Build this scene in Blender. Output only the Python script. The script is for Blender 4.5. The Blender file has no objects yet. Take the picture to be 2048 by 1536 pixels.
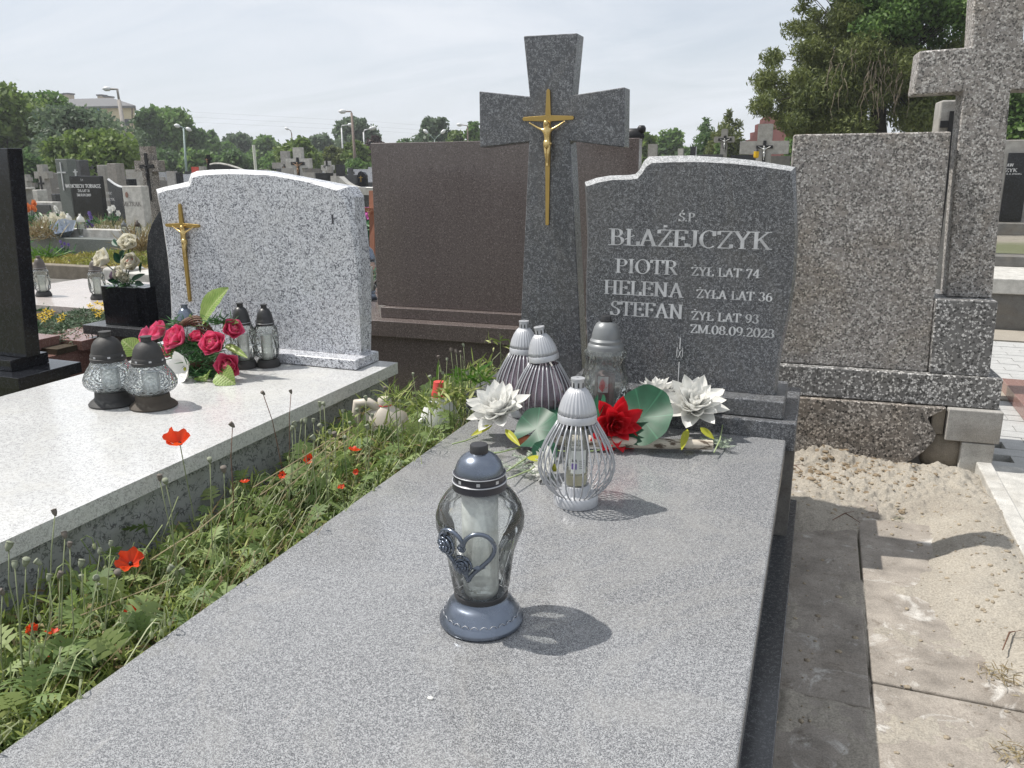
import bpy, bmesh, math, random
import numpy as np
from mathutils import Vector, Matrix, Euler
rad = math.radians
sc = bpy.context.scene
COL = sc.collection
random.seed(7)
RNG = np.random.default_rng(7)

# ------------------------------------------------------------------ camera
FPX, PITCH, YAW, ROLL, EYE = 1621.0, rad(14.88), rad(20.65), rad(-0.18), 0.85
GZ = -0.43                                   # ground level; z = 0 is the top of the main grave slab
cd = bpy.data.cameras.new('camera'); cam = bpy.data.objects.new('camera', cd); COL.objects.link(cam)
cam.location = (0, 0, EYE)
_fw = Vector((-math.sin(YAW)*math.cos(PITCH), math.cos(YAW)*math.cos(PITCH), -math.sin(PITCH)))
_r0 = Vector((math.cos(YAW), math.sin(YAW), 0)); _u0 = _r0.cross(_fw)
_R = _r0*math.cos(ROLL) + _u0*math.sin(ROLL); _U = _u0*math.cos(ROLL) - _r0*math.sin(ROLL)
cam.rotation_euler = Matrix((_R, _U, -_fw)).transposed().to_euler()
cd.sensor_width = 36; cd.lens = FPX/2048*36; cd.clip_start = 0.02; cd.clip_end = 3000
sc.camera = cam

# ------------------------------------------------------------------ sky, sun, exposure
SUN_EL, SUN_AZ = rad(57), math.atan2(-0.034, -0.222)          # azimuth as the XY direction towards the sun
wd = bpy.data.worlds.new('World'); sc.world = wd; wd.use_nodes = True
nt = wd.node_tree; nt.nodes.clear()
def wn(t, **k):
    n = nt.nodes.new(t)
    for a, b in k.items(): setattr(n, a, b)
    return n
out = wn('ShaderNodeOutputWorld'); bg = wn('ShaderNodeBackground'); bg.inputs[1].default_value = 0.1
sky = wn('ShaderNodeTexSky', sky_type='NISHITA'); sky.sun_disc = False
sky.sun_elevation = SUN_EL; sky.sun_rotation = math.pi/2 - SUN_AZ
sky.air_density = 1.0; sky.dust_density = 1.5; sky.ozone_density = 1.5
tc = wn('ShaderNodeTexCoord'); sx = wn('ShaderNodeSeparateXYZ'); nt.links.new(tc.outputs['Generated'], sx.inputs[0])
ad = wn('ShaderNodeMath', operation='ADD'); ad.inputs[1].default_value = 0.22; nt.links.new(sx.outputs[2], ad.inputs[0])
mx = wn('ShaderNodeMath', operation='MAXIMUM'); mx.inputs[1].default_value = 0.05; nt.links.new(ad.outputs[0], mx.inputs[0])
dv = wn('ShaderNodeVectorMath', operation='DIVIDE'); cb = wn('ShaderNodeCombineXYZ')
for i in range(3): nt.links.new(mx.outputs[0], cb.inputs[i])
nt.links.new(tc.outputs['Generated'], dv.inputs[0]); nt.links.new(cb.outputs[0], dv.inputs[1])
mp = wn('ShaderNodeMapping'); mp.inputs['Scale'].default_value = (0.8, 1.7, 1); mp.inputs['Rotation'].default_value = (0, 0, 0.5); mp.inputs['Location'].default_value = (1.3, 0.4, 0)
nt.links.new(dv.outputs[0], mp.inputs[0])
nz = wn('ShaderNodeTexNoise'); nz.inputs['Scale'].default_value = 1.1; nz.inputs['Detail'].default_value = 9; nz.inputs['Roughness'].default_value = 0.58; nz.inputs['Distortion'].default_value = 0.7
nt.links.new(mp.outputs[0], nz.inputs['Vector'])
cr = wn('ShaderNodeValToRGB'); cr.color_ramp.elements[0].position = 0.30; cr.color_ramp.elements[0].color = (.62, .62, .62, 1)
cr.color_ramp.elements[1].position = 0.66; cr.color_ramp.elements[1].color = (1, 1, 1, 1)
nt.links.new(nz.outputs[0], cr.inputs[0])
cl = wn('ShaderNodeRGB'); cl.outputs[0].default_value = (7.6, 8.0, 8.6, 1)
mi = wn('ShaderNodeMixRGB'); nt.links.new(cr.outputs[0], mi.inputs[0]); nt.links.new(sky.outputs[0], mi.inputs[1]); nt.links.new(cl.outputs[0], mi.inputs[2])
nt.links.new(mi.outputs[0], bg.inputs[0]); nt.links.new(bg.outputs[0], out.inputs[0])
sl = bpy.data.lights.new('sun', 'SUN'); sl.energy = 4.7; sl.angle = rad(0.6); sl.color = (1, .955, .89)
so = bpy.data.objects.new('sun', sl); COL.objects.link(so)
_sd = Vector((math.cos(SUN_AZ)*math.cos(SUN_EL), math.sin(SUN_AZ)*math.cos(SUN_EL), math.sin(SUN_EL)))
so.rotation_euler = _sd.to_track_quat('Z', 'Y').to_euler()
sc.view_settings.view_transform = 'Standard'; sc.view_settings.look = 'None'; sc.view_settings.exposure = 0.16; sc.view_settings.gamma = 1.0
sc.view_settings.use_curve_mapping = False

# ------------------------------------------------------------------ survey of the place: sight lines measured in the photograph
C0 = Vector((0, 0, EYE))
def ray(px, py): return _fw + _R*((px-1024)/FPX) + _U*((768-py)/FPX)
def onz(px, py, z): d = ray(px, py); return C0 + d*((z-EYE)/d.z)
def ony(px, py, Y): d = ray(px, py); return C0 + d*(Y/d.y)
def onx(px, py, X): d = ray(px, py); return C0 + d*(X/d.x)
def ond(px, py, D): return C0 + ray(px, py)*D
def onp(px, py, p0, yaw):                    # on the vertical plane through p0 whose normal is rotated by yaw
    n = Vector((-math.sin(yaw), math.cos(yaw), 0)); d = ray(px, py); return C0 + d*((Vector(p0)-C0).dot(n)/d.dot(n))

# ------------------------------------------------------------------ mesh helpers
class MB:
    def __init__(s): s.v = []; s.f = []; s.mi = []; s.cm = 0
    def add(s, v, f):
        b = len(s.v); s.v += [tuple(p) for p in v]; s.f += [tuple(i+b for i in q) for q in f]; s.mi += [s.cm]*len(f); return s
    def box(s, x0, x1, y0, y1, z0, z1, yaw=0, c=None):
        v = [(x, y, z) for z in (z0, z1) for y in (y0, y1) for x in (x0, x1)]
        if yaw:
            cx, cy = c if c else ((x0+x1)/2, (y0+y1)/2); co, si = math.cos(yaw), math.sin(yaw)
            v = [(cx+(x-cx)*co-(y-cy)*si, cy+(x-cx)*si+(y-cy)*co, z) for x, y, z in v]
        return s.add(v, [(0, 2, 3, 1), (4, 5, 7, 6), (0, 1, 5, 4), (1, 3, 7, 5), (3, 2, 6, 7), (2, 0, 4, 6)])
    def loft(s, rings, cap=True, closed=True):
        n = len(rings[0]); v = [p for r in rings for p in r]; f = []
        for k in range(len(rings)-1):
            for i in range(n if closed else n-1):
                j = (i+1) % n; f.append((k*n+i, k*n+j, (k+1)*n+j, (k+1)*n+i))
        if cap: f.append(tuple(range(n))[::-1]); f.append(tuple((len(rings)-1)*n+i for i in range(n)))
        return s.add(v, f)
    def prism(s, pts, d):                    # pts 3D outline, extruded by vector d
        d = Vector(d); return s.loft([pts, [Vector(p)+d for p in pts]])
    def lathe(s, prof, n=32, c=(0, 0, 0), flute=0, nf=0, cap=True):
        rings = []
        for r, z in prof:
            ring = []
            for i in range(n):
                a = 2*math.pi*i/n; rr = r
                if nf and flute: rr = r*(1+flute*math.cos(a*nf))
                ring.append((c[0]+rr*math.cos(a), c[1]+rr*math.sin(a), c[2]+z))
            rings.append(ring)
        return s.loft(rings, cap)
    def tube(s, pts, r, n=6, cap=True):
        pts = [Vector(p) for p in pts]; m = len(pts); rs = r if isinstance(r, (list, tuple)) else [r]*m
        rings = []; up = Vector((0, 0, 1)); prev = None
        for i, p in enumerate(pts):
            t = (pts[min(i+1, m-1)]-pts[max(i-1, 0)]).normalized()
            if prev is None:
                a = t.cross(up) if abs(t.z) < .9 else t.cross(Vector((1, 0, 0)))
            else: a = prev - t*prev.dot(t)
            a.normalize(); prev = a; b = t.cross(a)
            rings.append([p+(a*math.cos(2*math.pi*k/n)+b*math.sin(2*math.pi*k/n))*rs[i] for k in range(n)])
        return s.loft(rings, cap)
    def ball(s, c, r, n=8, m=6, sc3=(1, 1, 1), lump=0):
        rings = []
        for i in range(1, m):
            th = math.pi*i/m
            rings.append([(c[0]+sc3[0]*r*math.sin(th)*math.cos(2*math.pi*k/n)*(1+lump*random.uniform(-1, 1)), c[1]+sc3[1]*r*math.sin(th)*math.sin(2*math.pi*k/n)*(1+lump*random.uniform(-1, 1)), c[2]+sc3[2]*r*math.cos(th)) for k in range(n)])
        return s.loft(rings)
    def grid(s, fn, nu, nv):
        v = [fn(i/nu, j/nv) for j in range(nv+1) for i in range(nu+1)]
        f = [(j*(nu+1)+i, j*(nu+1)+i+1, (j+1)*(nu+1)+i+1, (j+1)*(nu+1)+i) for j in range(nv) for i in range(nu)]
        return s.add(v, f)
    def mesh(s, name, mats, smooth=False, off=None):
        me = bpy.data.meshes.new(name)
        v = s.v if off is None else [(p[0]-off[0], p[1]-off[1], p[2]-off[2]) for p in s.v]
        me.from_pydata(v, [], s.f)
        for m in (mats if isinstance(mats, (list, tuple)) else [mats]): me.materials.append(m)
        if any(s.mi): me.polygons.foreach_set('material_index', s.mi)
        bm = bmesh.new(); bm.from_mesh(me); bmesh.ops.recalc_face_normals(bm, faces=bm.faces); bm.to_mesh(me); bm.free()
        if smooth: me.shade_smooth()
        return me
    def build(s, name, mats, parent=None, smooth=False, bevel=0, world=False, loc=None, rot=None, seg=2, auto=None, centre=False):
        off = None
        if world and parent is not None: off = parent.location
        if centre:
            a = np.array(s.v); off = Vector(((a[:, 0].min()+a[:, 0].max())/2, (a[:, 1].min()+a[:, 1].max())/2, a[:, 2].min()))
        me = s.mesh(name, mats, smooth, off)
        o = bpy.data.objects.new(name, me); COL.objects.link(o); o.parent = parent
        if centre: o.location = off
        if loc is not None: o.location = loc
        if rot is not None: o.rotation_euler = rot
        if bevel:
            m = o.modifiers.new('bevel', 'BEVEL'); m.width = bevel; m.segments = seg; m.limit_method = 'ANGLE'; m.angle_limit = rad(35); me.shade_smooth()
            m.harden_normals = True
        if auto is not None: me.set_sharp_from_angle(angle=rad(auto))
        return o
def tag(o, label=None, cat=None, group=None, kind=None):
    if label: o['label'] = label
    if cat: o['category'] = cat
    if group: o['group'] = group
    if kind: o['kind'] = kind
    return o
def thing(name, label, cat, loc=(0, 0, 0), rz=0, group=None, sc_=1):
    o = bpy.data.objects.new(name, None); COL.objects.link(o); o.location = loc; o.rotation_euler = (0, 0, rz); o.scale = (sc_,)*3
    o.empty_display_size = .05
    return tag(o, label, cat, group)
def copy_tree(o, parent=None):
    c = o.copy(); COL.objects.link(c); c.parent = parent
    for ch in o.children: copy_tree(ch, c)
    return c
def inst(name, me, parent, loc=(0, 0, 0), rot=(0, 0, 0), s=(1, 1, 1)):
    o = bpy.data.objects.new(name, me); COL.objects.link(o); o.parent = parent; o.location = loc; o.rotation_euler = rot; o.scale = s if isinstance(s, tuple) else (s,)*3
    return o

# ------------------------------------------------------------------ materials
def mat(name): 
    m = bpy.data.materials.new(name); m.use_nodes = True; return m, m.node_tree, m.node_tree.nodes['Principled BSDF']
def N(t, ty, inp=None, **k):
    n = t.nodes.new(ty)
    for a, b in k.items(): setattr(n, a, b)
    if inp:
        for a, b in inp.items(): n.inputs[a].default_value = b
    return n
def ramp(t, src, els, interp='LINEAR'):
    r = t.nodes.new('ShaderNodeValToRGB'); r.color_ramp.interpolation = interp; e = r.color_ramp.elements
    while len(e) < len(els): e.new(0.5)
    for q, (p, c) in zip(e, els):
        q.position = p; q.color = (c, c, c, 1) if isinstance(c, (int, float)) else (*c, 1)
    t.links.new(src, r.inputs[0]); return r
def mixc(t, f, a, b, mode='MIX'):
    n = t.nodes.new('ShaderNodeMixRGB'); n.blend_type = mode
    for i, s in enumerate((f, a, b)):
        if isinstance(s, (int, float)): n.inputs[i].default_value = s if i == 0 else (s, s, s, 1)
        elif isinstance(s, tuple): n.inputs[i].default_value = (*s, 1)
        else: t.links.new(s, n.inputs[i])
    return n.outputs[0]
def coord(t): return t.nodes.new('ShaderNodeTexCoord').outputs['Object']
def noise(t, v, scale, detail=4, rough=.5, dist=0):
    n = N(t, 'ShaderNodeTexNoise', {'Scale': scale, 'Detail': detail, 'Roughness': rough, 'Distortion': dist}); t.links.new(v, n.inputs['Vector']); return n.outputs[0]
def bump(t, b, h, strength, dist=.002):
    n = N(t, 'ShaderNodeBump', {'Strength': strength, 'Distance': dist}); t.links.new(h, n.inputs['Height']); t.links.new(n.outputs[0], b.inputs['Normal'])
def plain(name, c, rough=.6, metal=0, bumpy=0, bscale=60, var=0.12, coat=0, trans=0, spec=.5):
    m, t, b = mat(name); v = coord(t); f = noise(t, v, 9 if bscale < 300 else 25, 5)
    r = ramp(t, f, [(.3, tuple(x*(1-var) for x in c)), (.7, tuple(min(1, x*(1+var)) for x in c))])
    t.links.new(r.outputs[0], b.inputs['Base Color']); b.inputs['Roughness'].default_value = rough; b.inputs['Metallic'].default_value = metal
    b.inputs['Coat Weight'].default_value = coat; b.inputs['Specular IOR Level'].default_value = spec
    rr = ramp(t, noise(t, v, 30, 5), [(.3, max(0, rough-.08)), (.7, min(1, rough+.1))]); t.links.new(rr.outputs[0], b.inputs['Roughness'])
    if bumpy: bump(t, b, noise(t, v, bscale, 4), bumpy)
    if trans: b.inputs['Subsurface Weight'].default_value = 0
    return m
def granite(name, base, speck, scale=120, width=.035, fine=None, rough=.22, dirt=None, blot=None, bmp=0, cover=.55):
    """igneous stone: worm-like grains of a second mineral in a ground mass, with a finer third grain"""
    m, t, b = mat(name); v = coord(t)
    n1 = noise(t, v, scale, 1.5, .5, .6)
    band = ramp(t, n1, [(.5-width*2.0, 0), (.5-width, 1), (.5+width, 1), (.5+width*2.0, 0)])
    n2 = noise(t, v, scale*.55, 2, .5, .3)
    msk = ramp(t, n2, [(cover-.12, 1), (cover+.02, .12)])
    mm = N(t, 'ShaderNodeMath', operation='MULTIPLY'); t.links.new(band.outputs[0], mm.inputs[0]); t.links.new(msk.outputs[0], mm.inputs[1])
    lo = noise(t, v, 3.0, 4)
    basev = mixc(t, ramp(t, lo, [(.3, 0), (.7, 1)]).outputs[0], tuple(x*.92 for x in base), tuple(x*1.06 for x in base))
    c = mixc(t, mm.outputs[0], basev, speck)
    if fine:
        n3 = noise(t, v, scale*2.1, 1, .5, .2)
        c = mixc(t, ramp(t, n3, [(.56, 0), (.64, .9)]).outputs[0], c, fine)
    if blot:
        n4 = noise(t, v, scale*.3, 1, .5, .2)
        c = mixc(t, ramp(t, n4, [(.70, 0), (.73, 1)]).outputs[0], c, blot)
    rsrc = ramp(t, noise(t, v, 5, 6, .6), [(.35, rough), (.7, rough+.14)])
    if dirt:
        mpx = N(t, 'ShaderNodeMapping', {'Scale': (1, .12, 1), 'Rotation': (0, 0, .9)}); t.links.new(v, mpx.inputs[0])
        sk = ramp(t, noise(t, mpx.outputs[0], 34, 6, .6, .3), [(.64, 0), (.70, .22)]); c = mixc(t, sk.outputs[0], c, tuple(min(1, x*1.5) for x in dirt))
        rg_ = ramp(t, noise(t, v, 1.1, 6, .6, 1.2), [(.47, 0), (.5, .22), (.53, 0)]); c = mixc(t, rg_.outputs[0], c, dirt)
        dn = noise(t, v, 2.2, 8, .62, .6)
        dm = ramp(t, dn, [(.52, 0), (.72, .5)]).outputs[0]; c = mixc(t, dm, c, dirt)
    t.links.new(rsrc.outputs[0], b.inputs['Roughness'])
    t.links.new(c, b.inputs['Base Color'])
    if bmp: bump(t, b, noise(t, v, scale*1.3, 3), bmp)
    return m
def terrazzo(name, matrix=(.15, .145, .14), scale=62, rough=.75, light=.62, dark=.035, cover=.30, tint=(1, .97, .93), stain=(.30, .25, .17), seed=0.):
    m, t, b = mat(name); v0 = coord(t)
    mp_ = N(t, 'ShaderNodeMapping', {'Location': (seed, seed*.7, 0)}); t.links.new(v0, mp_.inputs[0]); v = mp_.outputs[0]
    wob = N(t, 'ShaderNodeTexNoise', {'Scale': scale*.8, 'Detail': 2}); t.links.new(v, wob.inputs['Vector'])
    vm = N(t, 'ShaderNodeVectorMath', operation='MULTIPLY_ADD'); t.links.new(wob.outputs['Color'], vm.inputs[0]); vm.inputs[1].default_value = (.012, .012, .012); t.links.new(v, vm.inputs[2])
    vo = N(t, 'ShaderNodeTexVoronoi', {'Scale': scale, 'Randomness': 1}); t.links.new(vm.outputs[0], vo.inputs['Vector'])
    ve = N(t, 'ShaderNodeTexVoronoi', {'Scale': scale, 'Randomness': 1}, feature='DISTANCE_TO_EDGE'); t.links.new(vm.outputs[0], ve.inputs['Vector'])
    sp = N(t, 'ShaderNodeSeparateColor'); t.links.new(vo.outputs['Color'], sp.inputs[0])
    chip = ramp(t, sp.outputs[0], [(0, dark), (.22, dark), (.24, .10), (.42, .16), (.44, light*.62), (.62, light*.8), (.64, light), (1, light*1.1)], 'CONSTANT')
    chipc = mixc(t, 1.0, chip.outputs[0], tint, 'MULTIPLY')
    thr = ramp(t, sp.outputs[1], [(0, .0), (1, 1.0)])
    big = noise(t, v, 5, 5, .6)
    keep = N(t, 'ShaderNodeMath', operation='GREATER_THAN'); t.links.new(thr.outputs[0], keep.inputs[0]); 
    bb = ramp(t, big, [(.3, cover-.15), (.7, cover+.28)]); t.links.new(bb.outputs[0], keep.inputs[1])
    ed = ramp(t, ve.outputs['Distance'], [(.05, 0), (.13, 1)])
    mm = N(t, 'ShaderNodeMath', operation='MULTIPLY'); t.links.new(keep.outputs[0], mm.inputs[0]); t.links.new(ed.outputs[0], mm.inputs[1])
    mbase = mixc(t, noise(t, v, 40, 5, .7), tuple(x*.65 for x in matrix), tuple(x*1.3 for x in matrix))
    c = mixc(t, mm.outputs[0], mbase, chipc)
    st = ramp(t, noise(t, v, 2.3, 7, .65, .8), [(.48, 0), (.75, .45)])
    c = mixc(t, st.outputs[0], c, mixc(t, 1.0, c, tuple(x*3.2 for x in stain), 'MULTIPLY'))
    gr = ramp(t, noise(t, v, 7, 8, .7), [(.35, .78), (.65, 1.1)]); c = mixc(t, 1.0, c, gr.outputs[0], 'MULTIPLY')
    t.links.new(c, b.inputs['Base Color']); b.inputs['Roughness'].default_value = rough
    hh = N(t, 'ShaderNodeMath', operation='ADD'); t.links.new(mm.outputs[0], hh.inputs[0]); t.links.new(noise(t, v, 150, 3), hh.inputs[1])
    bump(t, b, hh.outputs[0], .55, .003)
    return m
def concrete(name, c=(.33, .32, .30), var=.25, rough=.9, scale=14, bs=.5, stain=(.2, .17, .13), lime=0):
    m, t, b = mat(name); v = coord(t)
    a = mixc(t, ramp(t, noise(t, v, scale, 9, .68), [(.3, 0), (.7, 1)]).outputs[0], tuple(x*(1-var) for x in c), tuple(x*(1+var) for x in c))
    a = mixc(t, ramp(t, noise(t, v, scale*.22, 7, .6, .7), [(.5, 0), (.75, .6)]).outputs[0], a, stain)
    if lime:
        a = mixc(t, ramp(t, noise(t, v, 5.5, 9, .68, 1.0), [(.56, 0), (.66, lime)]).outputs[0], a, (.62, .60, .56))
        a = mixc(t, ramp(t, noise(t, v, 23, 7, .7, .5), [(.58, 0), (.70, .8)]).outputs[0], a, (.13, .105, .08))
    g = ramp(t, noise(t, v, 260, 3, .6), [(.3, .75), (.62, 1.12)]); a = mixc(t, 1.0, a, g.outputs[0], 'MULTIPLY')
    t.links.new(a, b.inputs['Base Color']); b.inputs['Roughness'].default_value = rough; b.inputs['Specular IOR Level'].default_value = .25
    bump(t, b, noise(t, v, 90, 7, .7), bs, .004); return m
def leafm(name, cols, rough=.55, trans=.35, attr=True, veins=None):
    m, t, b = mat(name)
    if attr:
        a = N(t, 'ShaderNodeAttribute', attribute_name='tint'); src = a.outputs['Fac']
    else: src = noise(t, coord(t), 20, 4)
    k = len(cols)-1
    r = ramp(t, src, [(i/k if attr else .3+.4*i/k, c) for i, c in enumerate(cols)]); c = r.outputs[0]
    if veins == 'radial':
        v = coord(t); s = N(t, 'ShaderNodeSeparateXYZ'); t.links.new(v, s.inputs[0])
        at = N(t, 'ShaderNodeMath', operation='ARCTAN2'); t.links.new(s.outputs[1], at.inputs[0]); t.links.new(s.outputs[0], at.inputs[1])
        ml = N(t, 'ShaderNodeMath', operation='MULTIPLY'); ml.inputs[1].default_value = 7; t.links.new(at.outputs[0], ml.inputs[0])
        sn = N(t, 'ShaderNodeMath', operation='SINE'); t.links.new(ml.outputs[0], sn.inputs[0])
        rr = ramp(t, sn.outputs[0], [(.96, 0), (1, .35)]); c = mixc(t, rr.outputs[0], c, tuple(min(1, x*2.2+.03) for x in cols[-1]))
    if veins == 'side':
        v = coord(t); s = N(t, 'ShaderNodeSeparateXYZ'); t.links.new(v, s.inputs[0])
        ab = N(t, 'ShaderNodeMath', operation='ABSOLUTE'); t.links.new(s.outputs[0], ab.inputs[0])
        mm = N(t, 'ShaderNodeMath', operation='MULTIPLY_ADD'); mm.inputs[1].default_value = -1.0; t.links.new(ab.outputs[0], mm.inputs[0]); t.links.new(s.outputs[1], mm.inputs[2])
        ml = N(t, 'ShaderNodeMath', operation='MULTIPLY'); ml.inputs[1].default_value = 520; t.links.new(mm.outputs[0], ml.inputs[0])
        sn = N(t, 'ShaderNodeMath', operation='SINE'); t.links.new(ml.outputs[0], sn.inputs[0])
        rr = ramp(t, sn.outputs[0], [(.55, 0), (.95, .55)]); c = mixc(t, rr.outputs[0], c, tuple(x*.35 for x in cols[0]))
        md = ramp(t, ab.outputs[0], [(.0004, .9), (.0012, 0)]); c = mixc(t, md.outputs[0], c, (.55, .6, .3))
    t.links.new(c, b.inputs['Base Color']); b.inputs['Roughness'].default_value = rough
    if trans:
        o = t.nodes['Material Output']; tr = N(t, 'ShaderNodeBsdfTranslucent'); t.links.new(c, tr.inputs[0])
        mxs = N(t, 'ShaderNodeMixShader', {0: trans}); t.links.new(b.outputs[0], mxs.inputs[1]); t.links.new(tr.outputs[0], mxs.inputs[2]); t.links.new(mxs.outputs[0], o.inputs[0])
    return m
def glassm(name, tint=(.93, .96, .94), haze=.10, hazec=(.75, .78, .76), bmp=0, bscale=60, edge=1.0):
    """thin-walled glass: fresnel reflection over tinted see-through, with a film of dust"""
    m, t, b = mat(name); t.nodes.remove(b); o = t.nodes['Material Output']; v = coord(t)
    tr = N(t, 'ShaderNodeBsdfTransparent'); tr.inputs[0].default_value = (*tint, 1)
    gl = N(t, 'ShaderNodeBsdfGlossy', {'Roughness': .03}); df = N(t, 'ShaderNodeBsdfDiffuse'); df.inputs[0].default_value = (*hazec, 1)
    lw = N(t, 'ShaderNodeFresnel', {'IOR': 1.5})
    fm = N(t, 'ShaderNodeMath', operation='MULTIPLY'); fm.inputs[1].default_value = 1.25*edge; t.links.new(lw.outputs[0], fm.inputs[0])
    if bmp:
        bn = N(t, 'ShaderNodeBump', {'Strength': bmp, 'Distance': .01}); vo = N(t, 'ShaderNodeTexVoronoi', {'Scale': bscale}); t.links.new(v, vo.inputs['Vector'])
        t.links.new(vo.outputs['Distance'], bn.inputs['Height']); t.links.new(bn.outputs[0], gl.inputs['Normal']); t.links.new(bn.outputs[0], lw.inputs['Normal']); t.links.new(bn.outputs[0], df.inputs['Normal'])
    hm = ramp(t, noise(t, v, 16, 5, .6), [(.3, haze*.5), (.7, haze*1.5)])
    m1 = N(t, 'ShaderNodeMixShader'); t.links.new(hm.outputs[0], m1.inputs[0]); t.links.new(tr.outputs[0], m1.inputs[1]); t.links.new(df.outputs[0], m1.inputs[2])
    m2 = N(t, 'ShaderNodeMixShader'); t.links.new(fm.outputs[0], m2.inputs[0]); t.links.new(m1.outputs[0], m2.inputs[1]); t.links.new(gl.outputs[0], m2.inputs[2])
    t.links.new(m2.outputs[0], o.inputs[0]); return m

GR_MAIN = granite('granite_grey', (.080, .083, .090), (.27, .28, .295), 165, .034, fine=(.028, .029, .033), rough=.2, dirt=(.14, .135, .125), cover=.58)
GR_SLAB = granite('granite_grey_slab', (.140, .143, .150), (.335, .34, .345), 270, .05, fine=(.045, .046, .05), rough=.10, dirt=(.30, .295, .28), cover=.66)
GR_LIGHT = granite('granite_white', (.64, .655, .69), (.115, .12, .14), 92, .032, fine=(.36, .37, .40), rough=.22, dirt=(.5, .5, .5), cover=.66)
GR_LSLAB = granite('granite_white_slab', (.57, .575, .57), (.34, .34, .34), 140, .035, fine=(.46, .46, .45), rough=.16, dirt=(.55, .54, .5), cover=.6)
GR_BROWN = granite('granite_brown', (.145, .120, .112), (.29, .245, .23), 210, .03, fine=(.035, .027, .025), rough=.1, cover=.5)
GR_BLACK = granite('granite_black', (.012, .013, .016), (.04, .045, .055), 120, .02, rough=.07, cover=.5)
GR_EDGE = granite('granite_grey_rough', (.24, .25, .255), (.5, .51, .52), 210, .06, fine=(.16, .16, .17), rough=.6, bmp=.6, cover=.6)
GR_LEDGE = granite('granite_white_rough', (.64, .65, .66), (.3, .3, .32), 90, .03, rough=.6, bmp=.4, cover=.5)
GR_PINK = granite('granite_pink', (.24, .13, .11), (.36, .24, .21), 150, .03, fine=(.12, .07, .06), rough=.12)
GR_PALE = granite('granite_pale', (.50, .45, .42), (.62, .58, .55), 110, .03, fine=(.34, .3, .29), rough=.14)
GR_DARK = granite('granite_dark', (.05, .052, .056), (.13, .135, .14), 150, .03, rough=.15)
TZ = terrazzo('terrazzo_chips', (.30, .28, .26), scale=132, light=.62, dark=.10, cover=.22); TZ2 = terrazzo('terrazzo_dark', (.17, .168, .165), 108, .55, .68, .045, .28, (1, .99, .97), (.28, .26, .22), 3.1)
TZ3 = terrazzo('terrazzo_brown', (.20, .18, .16), 106, .8, .55, .04, .25, (1, .93, .85), (.33, .27, .2), 7.7)
CON = concrete('concrete_grey'); CONL = concrete('concrete_pale', (.47, .46, .43)); COND = concrete('concrete_dark', (.16, .155, .145))
CONB = concrete('concrete_brown', (.20, .175, .14), stain=(.13, .11, .08)); CONS = concrete('slab_concrete', (.30, .27, .235), .32, .9, 9, 1.0, (.17, .14, .11), .75)
BRASS = plain('brass', (.42, .29, .10), .34, .9, .1, 200, .1); GOLD = plain('brass_figure', (.62, .46, .2), .32, .85, .1, 200, .1)
IRON = plain('black_iron', (.02, .02, .022), .5, .3, .3, 90); SILVERFIG = plain('pewter', (.55, .55, .54), .4, .6)
COPPER = plain('bronze_figure', (.28, .18, .11), .45, .6)
BLACKPL = plain('black_plastic', (.028, .028, .030), .42, 0, .25, 90, .15); BLACKMAT = plain('matt_black_plastic', (.035, .034, .033), .62, 0, .3, 130, .2)
BLUEPL = plain('metallic_blue_grey_plastic', (.17, .195, .24), .27, .8, .15, 60, .25); BLUEDK = plain('dark_band_plastic', (.045, .045, .055), .35, .3)
SILV = plain('silver_plastic', (.47, .48, .50), .38, .35, .15, 120, .1); SILVD = plain('silver_wire', (.42, .43, .45), .4, .35)
GREYCAP = plain('grey_lacquer', (.20, .21, .215), .42, .3, .1, 200)
LETTER = plain('chiselled_letter', (.50, .51, .52), .85, 0, .5, 300, .25); LETDK = plain('dark_letter', (.05, .05, .06), .7); LETW = plain('white_letter', (.62, .62, .62), .7)
WAX = plain('wax', (.78, .70, .45), .5); INSERT = None
WHITEPET = leafm('white_petal', [(.78, .77, .72), (.86, .86, .84)], .55, .25, False); REDPET = leafm('red_petal', [(.55, .010, .02), (.72, .02, .035)], .5, .3, False)
PINKPET = leafm('magenta_petal', [(.68, .05, .16), (.84, .16, .30)], .5, .3, False); PEACHPET = leafm('peach_petal', [(.78, .26, .22), (.85, .48, .38)], .5, .3, False)
CREAMPET = leafm('cream_petal', [(.80, .76, .62), (.86, .84, .74)], .6, .3, False); POPPY = leafm('poppy_petal', [(.70, .045, .012), (.85, .10, .02)], .5, .45, False)
ORANGEP = leafm('orange_petal', [(.70, .18, .06), (.78, .34, .12)], .6, .3, False); YELLOWP = leafm('yellow_petal', [(.80, .50, .02), (.85, .62, .04)], .5, .4, False)
PURPLEP = leafm('purple_petal', [(.16, .11, .35), (.28, .2, .5)], .6, .3, False); MAUVEP = leafm('mauve_petal', [(.42, .28, .40), (.55, .4, .5)], .6, .3, False)
PADLEAF = leafm('lily_pad', [(.006, .055, .024), (.014, .095, .045)], .45, .2, False, 'radial'); YLEAF = leafm('yellow_green_leaf', [(.42, .45, .03), (.52, .50, .06)], .45, .4, False)
BIGLEAF = leafm('broad_leaf', [(.22, .36, .07), (.38, .50, .16)], .45, .4, False, 'side'); NEEDLE = leafm('grassy_tuft', [(.03, .10, .03), (.07, .2, .06)], .5, .2, True)
DUSTY = leafm('dusty_fern', [(.22, .28, .2), (.42, .47, .38)], .7, .2, True); WICKER = plain('wicker', (.13, .065, .04), .7, 0, .5, 200, .3); BARK = plain('bark', (.075, .055, .04), .9, 0, .9, 30, .4)
BIRCH, _t, _b = mat('birch_log'); _v = coord(_t); _m = N(_t, 'ShaderNodeMapping', {'Scale': (9, 60, 60)}); _t.links.new(_v, _m.inputs[0])
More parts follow.
